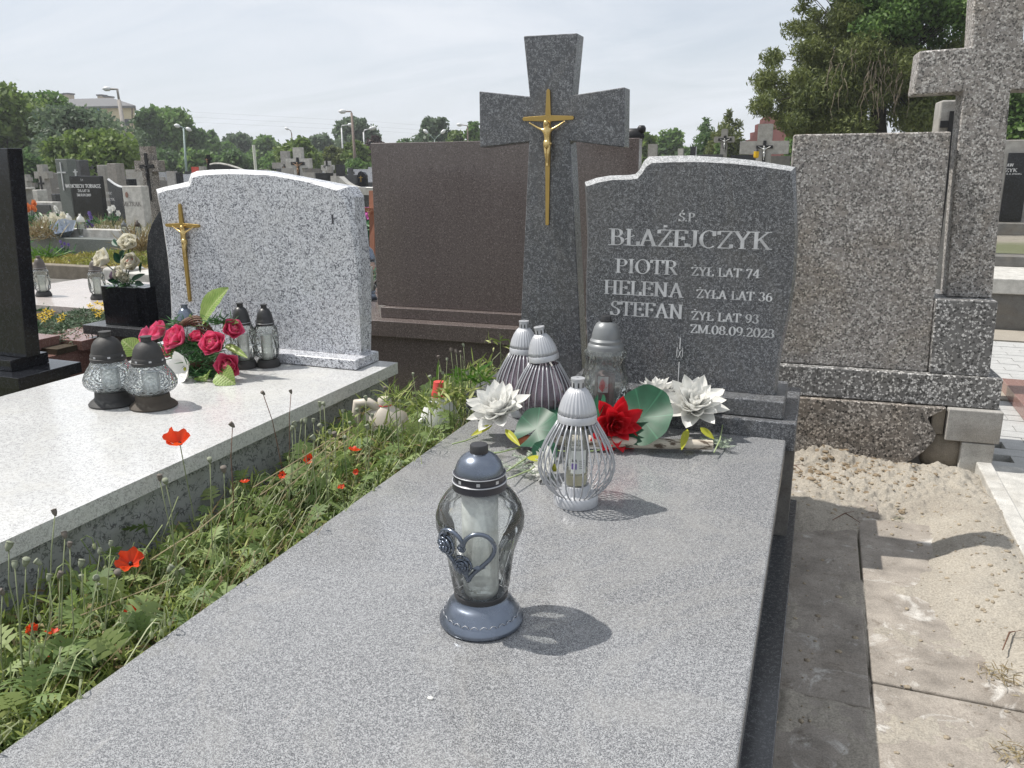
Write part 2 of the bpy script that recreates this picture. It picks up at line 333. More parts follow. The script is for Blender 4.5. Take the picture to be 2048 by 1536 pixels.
_c = mixc(_t, ramp(_t, noise(_t, _m.outputs[0], 1.2, 5, .6), [(.5, 0), (.58, 1)]).outputs[0], (.50, .45, .37), (.09, .065, .045)); _t.links.new(_c, _b.inputs['Base Color']); _b.inputs['Roughness'].default_value = .9; bump(_t, _b, noise(_t, _m.outputs[0], 1.5, 5), .8); RUST = plain('brick_red', (.38, .12, .06), .9, 0, .5, 80)
GLASS = glassm('clear_glass', (.965, .98, .97), haze=.07); GLASSW = glassm('rippled_glass', (.94, .975, .98), .22, (.74, .79, .8), .9, 75, 1.0); GLASSF = glassm('faceted_glass', (.93, .95, .93), .09, (.66, .7, .67), .3, 40)
GLASSP = glassm('purple_glass', (.70, .61, .68), .14, (.6, .5, .58)); GLASSR = glassm('clear_insert_glass', (.93, .95, .93), .16, (.8, .82, .8))
FROST = glassm('frosted_insert', (.92, .94, .92), .48, (.80, .82, .79))

# ------------------------------------------------------------------ serif lettering, cut as shallow raised strokes
def arc(cx, cy, rx, ry, a0, a1, n=12): return [(cx+rx*math.cos(rad(a0+(a1-a0)*i/n)), cy+ry*math.sin(rad(a0+(a1-a0)*i/n))) for i in range(n+1)]
GL = {
 'I': (.36, [[(.18, 0), (.18, 1)]], [(.18, 0), (.18, 1)]),
 'P': (.62, [[(.16, 0), (.16, 1)], [(.16, .98), (.34, .98)]+arc(.34, .74, .2, .24, 90, -90)+[(.16, .5)]], [(.16, 0), (.1, 1)]),
 'B': (.66, [[(.16, 0), (.16, 1)], [(.16, .98), (.32, .98)]+arc(.32, .76, .18, .22, 90, -90)+[(.16, .54)], [(.3, .54)]+arc(.34, .28, .22, .26, 90, -90)+[(.16, .02)]], [(.1, 0), (.1, 1)]),
 'R': (.7, [[(.16, 0), (.16, 1)], [(.16, .98), (.34, .98)]+arc(.34, .75, .19, .23, 90, -90)+[(.16, .52)], [(.34, .52), (.6, .02), (.68, .02)]], [(.16, 0), (.1, 1)]),
 'O': (.76, [arc(.38, .5, .3, .5, 0, 360, 24)], []),
 'C': (.68, [arc(.38, .5, .3, .5, 50, 310, 20), [(.58, .7), (.58, .98)]], []),
 'T': (.64, [[(.32, 0), (.32, 1)], [(.04, .98), (.6, .98)], [(.04, .98), (.04, .78)], [(.6, .98), (.6, .78)]], [(.32, 0)]),
 'H': (.76, [[(.16, 0), (.16, 1)], [(.6, 0), (.6, 1)], [(.16, .52), (.6, .52)]], [(.16, 0), (.16, 1), (.6, 0), (.6, 1)]),
 'E': (.62, [[(.16, 0), (.16, 1)], [(.16, .98), (.54, .98), (.54, .8)], [(.16, .52), (.42, .52)], [(.42, .62), (.42, .42)], [(.16, .02), (.56, .02), (.56, .22)]], [(.1, 0), (.1, 1)]),
 'F': (.58, [[(.16, 0), (.16, 1)], [(.16, .98), (.54, .98), (.54, .8)], [(.16, .52), (.42, .52)], [(.42, .62), (.42, .42)]], [(.16, 0), (.1, 1)]),
 'L': (.58, [[(.16, 0), (.16, 1)], [(.16, .02), (.54, .02), (.54, .26)]], [(.16, 1), (.1, 0)]),
 'N': (.78, [[(.16, 0), (.16, 1)], [(.13, 1), (.6, 0)], [(.6, 0), (.6, 1)]], [(.16, 0), (.1, 1), (.6, 1)]),
 'A': (.72, [[(.1, 0), (.36, 1)], [(.34, 1), (.62, 0)], [(.2, .34), (.5, .34)]], [(.1, 0), (.62, 0)]),
 'S': (.56, [arc(.28, .75, .18, .24, 35, 200, 10)+arc(.28, .27, .2, .25, 110, -150, 16)[2:], [(.45, .98), (.45, .76)], [(.07, .02), (.07, .26)]], []),
 'Z': (.62, [[(.08, .78), (.08, .98), (.54, .98)], [(.56, 1), (.08, 0)], [(.06, .02), (.56, .02), (.56, .24)]], []),
 'J': (.42, [[(.26, 1), (.26, .2)]+arc(.14, .2, .12, .2, 0, -170, 6)], [(.26, 1)]),
 'Y': (.7, [[(.1, 1), (.36, .46), (.36, 0)], [(.6, 1), (.36, .46)]], [(.1, 1), (.6, 1), (.36, 0)]),
 'K': (.74, [[(.16, 0), (.16, 1)], [(.6, 1), (.18, .44)], [(.3, .6), (.64, 0)]], [(.16, 0), (.16, 1), (.6, 1), (.64, 0)]),
 'M': (.92, [[(.14, 0), (.14, 1)], [(.13, 1), (.44, .05)], [(.44, .05), (.76, 1)], [(.77, 0), (.77, 1)]], [(.14, 0), (.1, 1), (.77, 0), (.8, 1)]),
 'W': (1., [[(.06, 1), (.3, 0)], [(.3, 0), (.5, 1)], [(.5, 1), (.74, 0)], [(.74, 0), (.94, 1)]], [(.06, 1), (.5, 1), (.94, 1)]),
 '0': (.6, [arc(.3, .5, .22, .5, 0, 360, 22)], []), '1': (.4, [[(.22, 0), (.22, 1), (.08, .8)]], [(.22, 0)]),
 '2': (.56, [arc(.26, .74, .19, .25, 170, -30, 10)+[(.08, .04)], [(.06, .03), (.5, .03), (.5, .2)]], []),
 '3': (.56, [arc(.26, .76, .17, .23, 160, -80, 10), arc(.26, .27, .21, .26, 85, -165, 12)], []),
 '4': (.6, [[(.4, 0), (.4, 1)], [(.4, 1), (.06, .3)], [(.04, .3), (.54, .3)]], [(.4, 0)]),
 '5': (.56, [[(.14, .98), (.46, .98)], [(.14, .98), (.12, .56)]+arc(.26, .3, .22, .3, 120, -160, 14)], []),
 '6': (.58, [arc(.3, .3, .2, .29, 0, 360, 16), [(.1, .35), (.14, .7), (.28, .94), (.46, .9)]], []),
 '7': (.54, [[(.08, .78), (.08, .98), (.48, .98)], [(.48, .98), (.2, 0)]], []), '8': (.58, [arc(.29, .75, .17, .24, 0, 360, 16), arc(.29, .27, .21, .26, 0, 360, 16)], []),
 '9': (.58, [arc(.28, .7, .2, .29, 0, 360, 16), [(.48, .65), (.44, .3), (.3, .06), (.12, .1)]], []),
 '.': (.24, [[(.1, 0), (.1, .13)]], []), ' ': (.36, [], []), 'D': (.74, [[(.16, 0), (.16, 1)], [(.16, .98), (.3, .98)]+arc(.32, .5, .32, .48, 90, -90, 14)+[(.16, .02)]], [(.1, 0), (.1, 1)]),
}
GL['Ł'] = (GL['L'][0], GL['L'][1]+[[(.0, .36), (.38, .62)]], GL['L'][2]); GL['Ż'] = (GL['Z'][0], GL['Z'][1]+[[(.32, 1.14), (.32, 1.27)]], [])
GL['Ś'] = (GL['S'][0], GL['S'][1]+[[(.24, 1.12), (.4, 1.34)]], [])
def text_mb(s, p0, p1, h, up=(0, 0, 1), nrm=(0, -1, 0), t=.0008, thick=.15, thin=.055):
    """letters of cap height h between p0 (left foot) and p1 (right foot)"""
    p0, p1 = Vector(p0), Vector(p1); up = Vector(up); nrm = Vector(nrm); wtot = sum(GL[c][0] for c in s)-.1
    xd = (p1-p0)/wtot; m = MB(); cur = 0; q = 0
    def quad(a, b, wa, wb):
        nonlocal q
        d = Vector((b[0]-a[0], b[1]-a[1])); L = d.length
        if L < 1e-6: return
        nx, ny = -d.y/L, d.x/L; q += 1; zz = nrm*(t+q*2e-6)
        P = [(a[0]+nx*wa, a[1]+ny*wa), (a[0]-nx*wa, a[1]-ny*wa), (b[0]-nx*wb, b[1]-ny*wb), (b[0]+nx*wb, b[1]+ny*wb)]
        m.add([p0+xd*(x)+up*(y*h)+zz for x, y in P], [(0, 1, 2, 3)])
    for c in s:
        w, st, se = GL[c]
        for poly in st:
            def wd_(i):
                a = poly[max(i-1, 0)]; b = poly[min(i+1, len(poly)-1)]
                th = math.atan2(b[1]-a[1], b[0]-a[0]); return (thin+(thick-thin)*abs(math.cos(th-rad(98)))**5)/2
            for i in range(len(poly)-1):
                if len(poly) > 6: quad((cur+poly[i][0], poly[i][1]), (cur+poly[i+1][0], poly[i+1][1]), wd_(i), wd_(i+1))
                else:
                    th = math.atan2(poly[i+1][1]-poly[i][1], poly[i+1][0]-poly[i][0]); ww = (thin+(thick-thin)*abs(math.cos(th-rad(98)))**5)/2
                    quad((cur+poly[i][0], poly[i][1]), (cur+poly[i+1][0], poly[i+1][1]), ww, ww)
        for x, y in se: quad((cur+x-.13, .025 if y < .5 else .975), (cur+x+.13, .025 if y < .5 else .975), .025, .025)
        cur += w
    return m
def text_px(s, xl, yl, xr, yr, hpx, plane, name, m, parent, **k):
    a, b = plane(xl, yl), plane(xr, yr); z = (a.z+b.z)/2; c = plane(xl, yl-hpx); a2 = Vector((a.x, a.y, z)); b2 = Vector((b.x, b.y, z))
    nd = (b2-a2).normalized(); nrm = Vector((nd.y, -nd.x, 0))
    return text_mb(s, a2, b2, abs(c.z-a.z), nrm=nrm, **k).build(name, m, parent, world=True)

# ------------------------------------------------------------------ the figure used on the crucifixes (one continuous skinned body)
def make_corpus(levels):
    V = [(0, 0, .50), (0, -.01, .60), (0, -.015, .72), (0, -.015, .81), (0, -.02, .865), (-.015, -.045, .93),        # pelvis..neck, head
         (-.10, -.01, .80), (-.24, .0, .865), (-.385, .0, .95), (-.43, -.005, .975),
         (.10, -.01, .80), (.24, .0, .865), (.385, .0, .95), (.43, -.005, .975),
         (-.045, -.01, .46), (-.02, -.055, .27), (-.012, -.01, .07), (-.01, -.04, .0),
         (.05, -.01, .46), (.035, -.06, .27), (.012, -.025, .07), (.012, -.055, .0)]
    E = [(0, 1), (1, 2), (2, 3), (3, 4), (4, 5), (3, 6), (6, 7), (7, 8), (8, 9), (3, 10), (10, 11), (11, 12), (12, 13), (0, 14), (14, 15), (15, 16), (16, 17), (0, 18), (18, 19), (19, 20), (20, 21)]
    Rr = [.072, .066, .085, .075, .032, .062, .042, .03, .02, .022, .042, .03, .02, .022, .058, .042, .024, .02, .058, .042, .024, .02]
    me = bpy.data.meshes.new('corpus_skeleton'); me.from_pydata(V, E, []); o = bpy.data.objects.new('corpus_skeleton', me); COL.objects.link(o)
    md = o.modifiers.new('s', 'SKIN'); md.use_smooth_shade = True
    for i, r in enumerate(Rr): me.skin_vertices[0].data[i].radius = (r, r*.8)
    me.skin_vertices[0].data[0].use_root = True
    o.modifiers.new('u', 'SUBSURF').levels = levels; o.modifiers['u'].render_levels = levels
    dg = bpy.context.evaluated_depsgraph_get(); r = bpy.data.meshes.new_from_object(o.evaluated_get(dg)); r.name = 'corpus_figure'
    bpy.data.objects.remove(o); r.materials.clear(); return r
CORPUS = make_corpus(1)
def corpus(parent, loc, s, m, cloth=None, rot=(0, 0, 0)):
    me = CORPUS.copy(); me.materials.append(m); o = inst('figure', me, parent, loc, rot, s)
    w = MB().lathe([(.078, .40), (.092, .47), (.088, .54), (.07, .575)], 12, flute=.08, nf=5); w.ball((.09, -.03, .5), .03, 6, 5)
    w.build('loincloth', cloth or m, o, smooth=True)
    hb = MB().ball((-.015, -.03, .945), .062, 8, 6, (1, 1, 1.15)).tube([(-.06, -.01, .95), (-.065, -.01, .88), (-.05, -.01, .83)], .02, 5).tube([(.03, -.01, .95), (.045, -.01, .88), (.04, -.01, .83)], .02, 5)
    hb.build('hair', m, o, smooth=True); return o
def flared_cross(parent, name, top, bot, l, r, w0, w1, th, m, face=None):
    """flat cross with flared ends standing in an XZ plane: top, bot, l, r are world points"""
    cx = (top.x+bot.x)/2; z = (l.z+r.z)/2; y = top.y; a, b = w0/2, w1/2
    o = [(cx-b, top.z), (cx, top.z+.006), (cx+b, top.z), (cx+a, z+a), (r.x, z+b), (r.x+.004, z), (r.x, z-b), (cx+a, z-a), (cx+b, bot.z), (cx, bot.z-.003), (cx-b, bot.z), (cx-a, z-a), (l.x, z-b), (l.x-.004, z), (l.x, z+b), (cx-a, z+a)]
    return MB().prism([(x, y, zz) for x, zz in o], (0, -th, 0)).build(name, m, parent, world=True, bevel=.0008)
def simple_crucifix(parent, c, hgt, wid, bar, m, figm, fs=None, zoff=0):
    """c: world centre of the crossing, on the stone's face; a dark bar cross with a figure"""
    x, y, z = c
    q = MB().box(x-bar/2, x+bar/2, y-.015, y, z-hgt*.72, z+hgt*.28).box(x-wid/2, x-bar/2, y-.015, y, z-bar/2, z+bar/2).box(x+bar/2, x+wid/2, y-.015, y, z-bar/2, z+bar/2)
    cr = q.build('crucifix', m, parent, world=True)
    if figm:
        s = fs or wid*.85; f = corpus(cr, Vector((x, y-.022, z-s*.93))-parent.location, s, figm)
    return cr

# ------------------------------------------------------------------ ground
def vnoise(x, y, f, seed=0):
    x = np.asarray(x)*f+seed*13.1; y = np.asarray(y)*f+seed*7.7; xi = np.floor(x).astype(int); yi = np.floor(y).astype(int); xf = x-xi; yf = y-yi
    def hsh(a, b): 
        n = (a*374761393+b*668265263+seed*1442695) & 0x7fffffff; n = ((n ^ (n >> 13))*1274126177) & 0x7fffffff; return ((n ^ (n >> 16)) & 0xffff)/65535.
    u = xf*xf*(3-2*xf); v = yf*yf*(3-2*yf)
    return (hsh(xi, yi)*(1-u)+hsh(xi+1, yi)*u)*(1-v)+(hsh(xi, yi+1)*(1-u)+hsh(xi+1, yi+1)*u)*v
def fbm(x, y, f, o=5, seed=0): return sum(vnoise(x, y, f*2**k, seed+k)*.5**k for k in range(o))/sum(.5**k for k in range(o))
def soilm(name, a, b_, scale=1.2, grass=None):
    m, t, b = mat(name); v = coord(t)
    c = mixc(t, ramp(t, noise(t, v, scale, 8, .65, .5), [(.3, 0), (.7, 1)]).outputs[0], a, b_)
    if grass: c = mixc(t, ramp(t, noise(t, v, .35, 6, .6), [(.42, 0), (.58, .85)]).outputs[0], c, grass)
    g = ramp(t, noise(t, v, 180, 4, .7), [(.3, .6), (.65, 1.15)]); c = mixc(t, 1.0, c, g.outputs[0], 'MULTIPLY')
    t.links.new(c, b.inputs['Base Color']); b.inputs['Roughness'].default_value = .95; b.inputs['Specular IOR Level'].default_value = .2
    bump(t, b, noise(t, v, 120, 6, .7), .7, .004); return m
SOIL = soilm('cemetery_soil', (.20, .18, .15), (.30, .275, .23), 1.2, (.11, .125, .06)); SAND = soilm('loose_sand', (.29, .262, .222), (.40, .368, .312), 3)
DARKSOIL = soilm('dark_soil', (.05, .04, .03), (.1, .08, .055), 6)
g = MB(); g.add([(-900, -900, GZ-.012), (900, -900, GZ-.012), (900, 900, GZ-.012), (-900, 900, GZ-.012)], [(0, 1, 2, 3)])
tag(g.build('ground', SOIL), kind='structure')
# concrete path slabs beside the grave
pv = thing('concrete_path', None, None); pv['kind'] = 'structure'
for (x0, x1, y0, y1) in ((-.02, .212, -.4, .95), (-.02, .207, .96, 1.9), (-.02, .216, 1.91, 2.98), (.222, .68, -.4, 1.05), (.222, .69, 1.06, 2.02), (.222, .68, 2.03, 3.12), (-.05, .30, 3.13, 3.6)):
    MB().box(x0, x1, y0, y1, GZ-.05, GZ+.004+random.uniform(-.002, .002)).build('concrete_slab', CONS, pv, bevel=.006, world=True)
# loose sand lying over the slabs, banked against the kerb and the monument
xs = np.linspace(-.12, .74, 216); ys = np.linspace(.3, 3.86, 640); X, Y = np.meshgrid(xs, ys)
def bumpf(x, y, cx, cy, sx_, sy_): return np.exp(-((x-cx)/sx_)**2-((y-cy)/sy_)**2)
Hs = -.030+.056*fbm(X, Y, 5, 6, 1)*(.75+.25*np.clip(X/.5, 0, 1))
Hs += .06*bumpf(X, Y, .58, 2.72, .16, .36)+.06*bumpf(X, Y, .66, 3.2, .16, .4)+.035*bumpf(X, Y, .70, 2.3, .10, .35)+.03*bumpf(X, Y, .72, 1.5, .07, .8)
Hs += .07*bumpf(X, Y, .10, 3.70, .2, .07)+.03*bumpf(X, Y, .34, 3.64, .3, .10)+.03*bumpf(X, Y, .14, 3.46, .26, .14)+.035*bumpf(X, Y, .5, 3.55, .2, .16)+.03*bumpf(X, Y, .0, 3.1, .12, .2)
Hs += .016*bumpf(X, Y, .36, 2.56, .16, .05)+.022*bumpf(X, Y, .04, 3.0, .2, .07)+.012*bumpf(X, Y, .02, 1.7, .03, .9)
Hs -= .035*bumpf(X, Y, .40, 2.98, .13, .2)
near = np.clip((Y-2.95)/.5, 0, 1)
Hs += (fbm(X, Y, 34, 4, 5)-.5)*.05*near*np.clip(1.2-np.abs(X-.2)*1.4, 0, 1)+(fbm(X, Y, 60, 3, 9)-.5)*.007+(fbm(X, Y, 16, 4, 31)-.5)*.03*np.clip((Y-3.2)/.3, 0, 1)
Z = GZ+Hs
n0, n1 = len(xs), len(ys); idx = np.arange(n0*n1).reshape(n1, n0)
fa = np.stack([idx[:-1, :-1], idx[:-1, 1:], idx[1:, 1:], idx[1:, :-1]], -1).reshape(-1, 4)
keepf = (Hs[:-1, :-1] > -.012) | (Hs[1:, 1:] > -.012); fa = fa[keepf.reshape(-1)]
me = bpy.data.meshes.new('sand_bank'); me.from_pydata(np.stack([X, Y, Z], -1).reshape(-1, 3).tolist(), [], fa.tolist()); me.materials.append(SAND); me.shade_smooth()
o = bpy.data.objects.new('sand_bank', me); COL.objects.link(o); tag(o, kind='structure')
LITTER = []
def sand_z(x, y): return GZ-.02+.012+.05*math.exp(-((x-.66)/.2)**2-((y-2.9)/.6)**2)+.08*math.exp(-((x-.18)/.25)**2-((y-3.6)/.2)**2)
# pebbles and crumbs
pb = MB()
for i in range(1500):
    x = random.uniform(-.02, .72); y = random.uniform(.7, 3.75)
    if random.random() > .15+.85*(math.exp(-((x-.6)/.16)**2-((y-2.8)/.6)**2)+math.exp(-((x-.2)/.3)**2-((y-3.4)/.25)**2)+.25*math.exp(-((x-.04)/.05)**2)): continue
    j = min(range(1), key=lambda k: 0); ix = int((x+.12)/.86*215); iy = int((y-.3)/3.56*639); z = max(Z[min(iy, 639), min(ix, 215)], GZ+.004)
    pb.ball((x, y, z+.001), random.choice((.002, .003, .003, .005, .008)), 5, 4, (random.uniform(.8, 1.5), 1, .6), .15)
tag(pb.build('pebbles', concrete('pebble_stone', (.32, .27, .2), .4), smooth=True), 'scattered crumbs of earth and small pebbles over the sandy concrete path', 'pebbles', kind='stuff')
cl_ = MB()
for i in range(260):
    x = random.gauss(.16, .16); y = random.gauss(3.55, .10)
    if not (-.05 < x < .6 and 3.2 < y < 3.72): continue
    ix = int((x+.12)/.86*215); iy = int((y-.3)/3.56*639); z = max(Z[min(iy, 639), min(ix, 215)], GZ+.004); rr_ = random.choice((.004, .006, .008, .013)); cl_.ball((x, y, z-rr_*.25), rr_, 7, 5, (random.uniform(.8, 1.6), 1, .6), .28)
tag(cl_.build('earth_clods', soilm('clod_earth', (.17, .13, .085), (.33, .26, .18), 8), smooth=False), 'crumbly brown earth clods heaped at the foot of the terrazzo monument', 'earth', kind='stuff')
# twigs / roots
for i, (a, b_, c_) in enumerate((((1907, 988), (1925, 1000), (1942, 1008)), ((1665, 1040), (1690, 1030), (1720, 1045)), ((1570, 930), (1590, 934), (1602, 940)), ((2005, 1300), (2018, 1270), (2030, 1262)))):
    P = [onz(*p, GZ+.035) for p in (a, b_, c_)]; mid = P[1]+Vector((0, 0, .008))
    o = MB().tube([P[0], mid, P[2]], [.0015, .0025, .001], 5).tube([mid, mid+Vector((.03, .012, .006))], .001, 4).build('dry_twig', WICKER, centre=True)
    tag(o, ['thin dry twig lying on the sand near the right kerb', 'forked dry root on the edge between the shadow and the sand', 'reddish twig on the earth beside the corner of the grave slab', 'bent brown twig leaning beside the rough stone at the right edge'][i], 'twig')
for k_, (x_, y_, lb_) in enumerate(((2004, 1345, 'rust brown dry grass wisps against the rough stone on the right'), (2030, 1500, 'rust brown dry grass patch in the bottom right corner'))):
    p_ = onz(x_, y_, GZ+.02); LITTER.append((p_, lb_))
# kerb on the right, paving and neighbours beyond
kb = thing('kerb', 'pale concrete kerb running up the right edge of the sandy pit', 'kerb', (.74, 3.2, GZ))
MB().box(.705, .765, 2.72, 3.84, GZ-.05, GZ+.065).build('kerb_stone', CONL, kb, world=True, bevel=.006)
MB().box(.768, .90, 2.5, 3.84, GZ-.05, GZ+.03).build('kerb_stone', CONL, kb, world=True, bevel=.005)
MB().box(.72, .765, 2.615, 2.71, GZ-.05, GZ+.045).build('kerb_stone', CON, kb, world=True, bevel=.006)
tag(MB().box(.77, 2.6, -1, 2.45, GZ-.1, GZ+.035).build('ground', SAND), kind='structure')
tag(MB().box(.905, 2.6, 2.47, 3.6, GZ-.1, GZ+.03).build('ground', SAND), kind='structure')
rk = MB().ball((0, 0, 0), .11, 22, 16, (.7, 3.1, 1.15), .045); rk = rk.build('rough_stone', concrete('rock_grey', (.27, .26, .25), .3, bs=1.), smooth=False, loc=(.715, 2.24, GZ+.01))
tag(rk, 'rough grey rounded stone cut off by the right edge of the photo', 'stone')
PAV = concrete('paver', (.40, .40, .39), .12, .85, 20, .4, (.3, .3, .28)); pvt = thing('paved_path', None, None, (1.3, 5, GZ)); pvt['kind'] = 'structure'
bm_ = MB().box(-.098, .098, -.048, .048, -.05, 0).mesh('paver', PAV)
for j in range(30):
    for i in range(6):
        o = inst('paver', bm_, pvt, (-.42+i*.2+(j % 2)*.1, -1.15+j*.1, .028+random.uniform(-.0015, .0015)))
tag(MB().box(.86, 2.6, 6.85, 7.3, GZ-.1, GZ+.03).build('sandy_verge', SAND), kind='structure')
tag(MB().box(.86, 2.6, 5.0, 5.45, GZ-.1, GZ+.038).build('sandy_verge', SAND), kind='structure')
o = MB().box(1.05, 1.9, 4.55, 5.25, GZ+.03, GZ+.10).build('stone_slab', GR_PINK, bevel=.004, centre=True); tag(o, 'dusky pink stone slab lying on sand beside the paving at the right edge', 'slab')

# ------------------------------------------------------------------ the main grave
mg = thing('grave', 'large polished grey granite grave slab in the foreground with a darker plinth below', 'grave', (-.57, 1.3, GZ))
MB().box(-1.095, -.047, .40, 2.6385, -.062, 0).build('slab', GR_SLAB, mg, world=True, bevel=.007, seg=3)
MB().box(-1.05, .004, .45, 2.60, -.34, -.066).build('side_wall', GR_DARK, mg, world=True, bevel=.002) if False else None
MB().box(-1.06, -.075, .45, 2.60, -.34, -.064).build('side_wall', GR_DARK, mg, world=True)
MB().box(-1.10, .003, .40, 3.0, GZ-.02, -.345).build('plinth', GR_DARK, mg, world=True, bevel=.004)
hs = thing('headstone', 'dark grey granite headstone with a family name and three first names in pale serif letters', 'headstone', (-.42, 2.8, 0))
MB().box(-1.18, -.020, 2.64, 3.12, -.04, .056).build('base_step', GR_MAIN, hs, world=True, bevel=.006)
MB().box(-.30, -.02, 2.66, 3.0, GZ, -.041).build('foundation', COND, hs, world=True)
MB().box(-.80, -.062, 2.665, 2.95, .057, .118).build('base_step', GR_MAIN, hs, world=True, bevel=.006)
YS = 2.735
inn = [(1179, 764), (1173.5, 632), (1174, 553), (1177, 475), (1172.7, 373), (1197, 365), (1225, 360), (1262, 359), (1275, 357), (1284, 347), (1293, 333), (1304, 326), (1340, 324.5), (1400, 324), (1460, 327), (1520, 333), (1582, 342), (1587, 397), (1590, 475), (1585.6, 553), (1574, 632), (1556, 710), (1546.5, 786)]
oth = [(1178, 764), (1172, 632), (1172.5, 553), (1175, 475), (1169.5, 364), (1192, 356), (1220, 351), (1258, 350), (1271, 348), (1279, 340), (1288, 322), (1298, 313), (1340, 311.5), (1384, 311), (1450, 315), (1502, 320), (1591, 334), (1593, 397), (1595, 475), (1591, 553), (1580, 632), (1562, 710), (1553, 784)]
fr = [ony(x, y, YS) for x, y in inn]; mid = []
for (x, y), p in zip(oth, fr):
    q = ony(x, y, YS+.022); mid.append(q)
for L_ in (fr, mid):
    L_[0].z = L_[-1].z = .119
bk = [p+Vector((0, .075, 0)) for p in mid]
st = MB(); st.loft([fr, mid], cap=False); st.add(fr, [tuple(range(len(fr)))]); st.loft([mid, bk], cap=False); st.add(bk, [tuple(range(len(bk)))[::-1]])
# material slots: the rough chamfer along the top
nf = len(fr)
for i in range(nf): st.mi[i] = 1 if 4 <= i <= 15 else 0
st.build('stele', [GR_MAIN, GR_EDGE], hs, world=True, auto=28)
P = lambda x, y: ony(x, y, YS)
for s, a in {'Ś.P.': (1357, 442, 1393, 443.5, 17), 'BŁAŻEJCZYK': (1218, 491, 1537, 498, 33), 'PIOTR': (1230, 545.5, 1352, 549.5, 28), 'ŻYŁ LAT 74': (1382, 551, 1517, 556, 17), 'HELENA': (1207, 588.5, 1362, 594, 28),
             'ŻYŁA LAT 36': (1392, 595.5, 1542, 603, 17), 'STEFAN': (1220, 629.5, 1363, 638, 28), 'ŻYŁ LAT 93': (1382, 639.5, 1515, 646.5, 17), 'ZM.08.09.2023': (1380, 665, 1546, 676.5, 17)}.items():
    text_px(s, a[0], a[1], a[2], a[3], a[4], P, 'inscription', LETTER, hs, thick=.17 if a[4] < 20 else .15, thin=.075 if a[4] < 20 else .05)
a, b = P(1361, 676), P(1357, 771); a.y = b.y = YS-.0006
dm = MB().tube([a, (a.x, a.y, (a.z+b.z)/2+.045)], .0016, 4).tube([(a.x, a.y, (a.z+b.z)/2+.0), (a.x, a.y, b.z)], .0016, 4)
cz = (a.z+b.z)/2+.022
for sx_ in (-1, 1): dm.tube([(a.x+sx_*.010*math.cos(t_), a.y, cz+.018*math.sin(t_*2)+.004*t_) for t_ in [k*.45 for k in range(9)]], .0011, 4)
dm.build('engraved_ornament', LETTER, hs, world=True)
# the granite cross beside the headstone
gc = thing('granite_cross', 'tall dark grey granite cross with flaring arms and a brass crucifix, beside the headstone', 'cross', (-.97, 2.99, .056))
YC = 2.95
cp = [(1046.7, 72), (1155, 66), (1143.6, 190.5), (1249.6, 174), (1248, 295), (1139, 282), (1141, 295), (1160, 752), (1165, 762), (1033, 742), (1042, 629), (1057.6, 283.5), (959.6, 295), (958, 182.4), (1059, 193)]
pts = [ony(x, y, YC) for x, y in cp]; pts[8].z = pts[9].z = .057; pts.pop(7)
MB().prism(pts, (0, .085, 0)).build('cross_body', GR_MAIN, gc, world=True, bevel=.004)
cx = ony(1097, 240, YC)
W = lambda x, y: ony(x, y, YC-.004)
brc = flared_cross(gc, 'crucifix', W(1098, 181), W(1095, 449), W(1048, 238), W(1147, 236), .021, .013, .008, BRASS)
fs = (W(1095, 242)-W(1094, 333)).length
hp = ony(1095, 333, YC-.024); corpus(brc, hp-gc.location, fs, GOLD, rot=(0, rad(-1.2), 0))

# ------------------------------------------------------------------ left neighbour: white speckled granite
lg = thing('grave', 'pale speckled granite grave slab to the left of the poppy strip', 'grave', (-2.07, 1.8, GZ))
MB().box(-2.585, -1.545, .35, 2.43, .055, .10).build('slab', GR_LSLAB, lg, world=True)
MB().box(-2.585, -1.545, 2.4305, 2.80, .055, .10).build('slab', GR_LSLAB, lg, world=True)
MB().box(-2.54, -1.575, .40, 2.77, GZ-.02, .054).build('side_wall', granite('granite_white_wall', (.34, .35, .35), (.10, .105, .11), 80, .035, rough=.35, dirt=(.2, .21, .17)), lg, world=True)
lh = thing('headstone', 'pale speckled granite headstone with a stepped arched top and small brass crucifix', 'headstone', (-2.2, 2.8, .1))
a = onz(545, 727, .101); 
MB().box(-2.60, -1.628, 2.62, 2.80, .101, .142).build('base_step', GR_LIGHT, lh, world=True, bevel=.006)
YL = 2.70
li = [(347, 690), (345, 628), (341, 558), (336, 511), (330, 464), (324, 431), (316, 387), (333, 381), (362, 376), (380, 372), (385, 356), (398, 351.6), (430, 349), (464, 348), (534, 350), (604.7, 362), (672.6, 381), (690, 399), (700, 429), (708, 464), (714, 499), (718, 534), (721, 605), (722.5, 652), (722, 716)]
lo = [(345, 690), (343, 628), (340, 558), (335, 511), (328, 464), (323, 431), (312, 378.5), (330, 373.5), (360, 367), (377, 363), (382, 347), (394, 342), (425, 339.3), (460, 338.5), (525, 342), (600, 356), (696, 374), (709, 394), (711, 429), (716, 464), (719.5, 499), (722, 534), (724.7, 605), (724.7, 652), (724, 711)]
fr = [ony(x, y, YL) for x, y in li]; mid = [ony(x, y, YL+.018) for x, y in lo]
for k in range(17, 25): fr[k].x -= .012*math.sin((k-16)/8*math.pi)
for L_ in (fr, mid): L_[0].z = L_[-1].z = .143
bk = [p+Vector((0, .07, 0)) for p in mid]
st = MB(); st.loft([fr, mid], cap=False); nfr = len(fr)
for i in range(nfr): st.mi[i] = 1 if 6 <= i <= 15 else 0
st.add(fr, [tuple(range(nfr))]); st.loft([mid, bk], cap=False); st.add(bk, [tuple(range(nfr))[::-1]])
st.build('stele', [GR_LIGHT, GR_LEDGE], lh, world=True, auto=25)
W = lambda x, y: ony(x, y, YL-.003)
t_, b_ = W(363, 410), W(380, 602); t_.x = b_.x = (t_.x+b_.x)/2
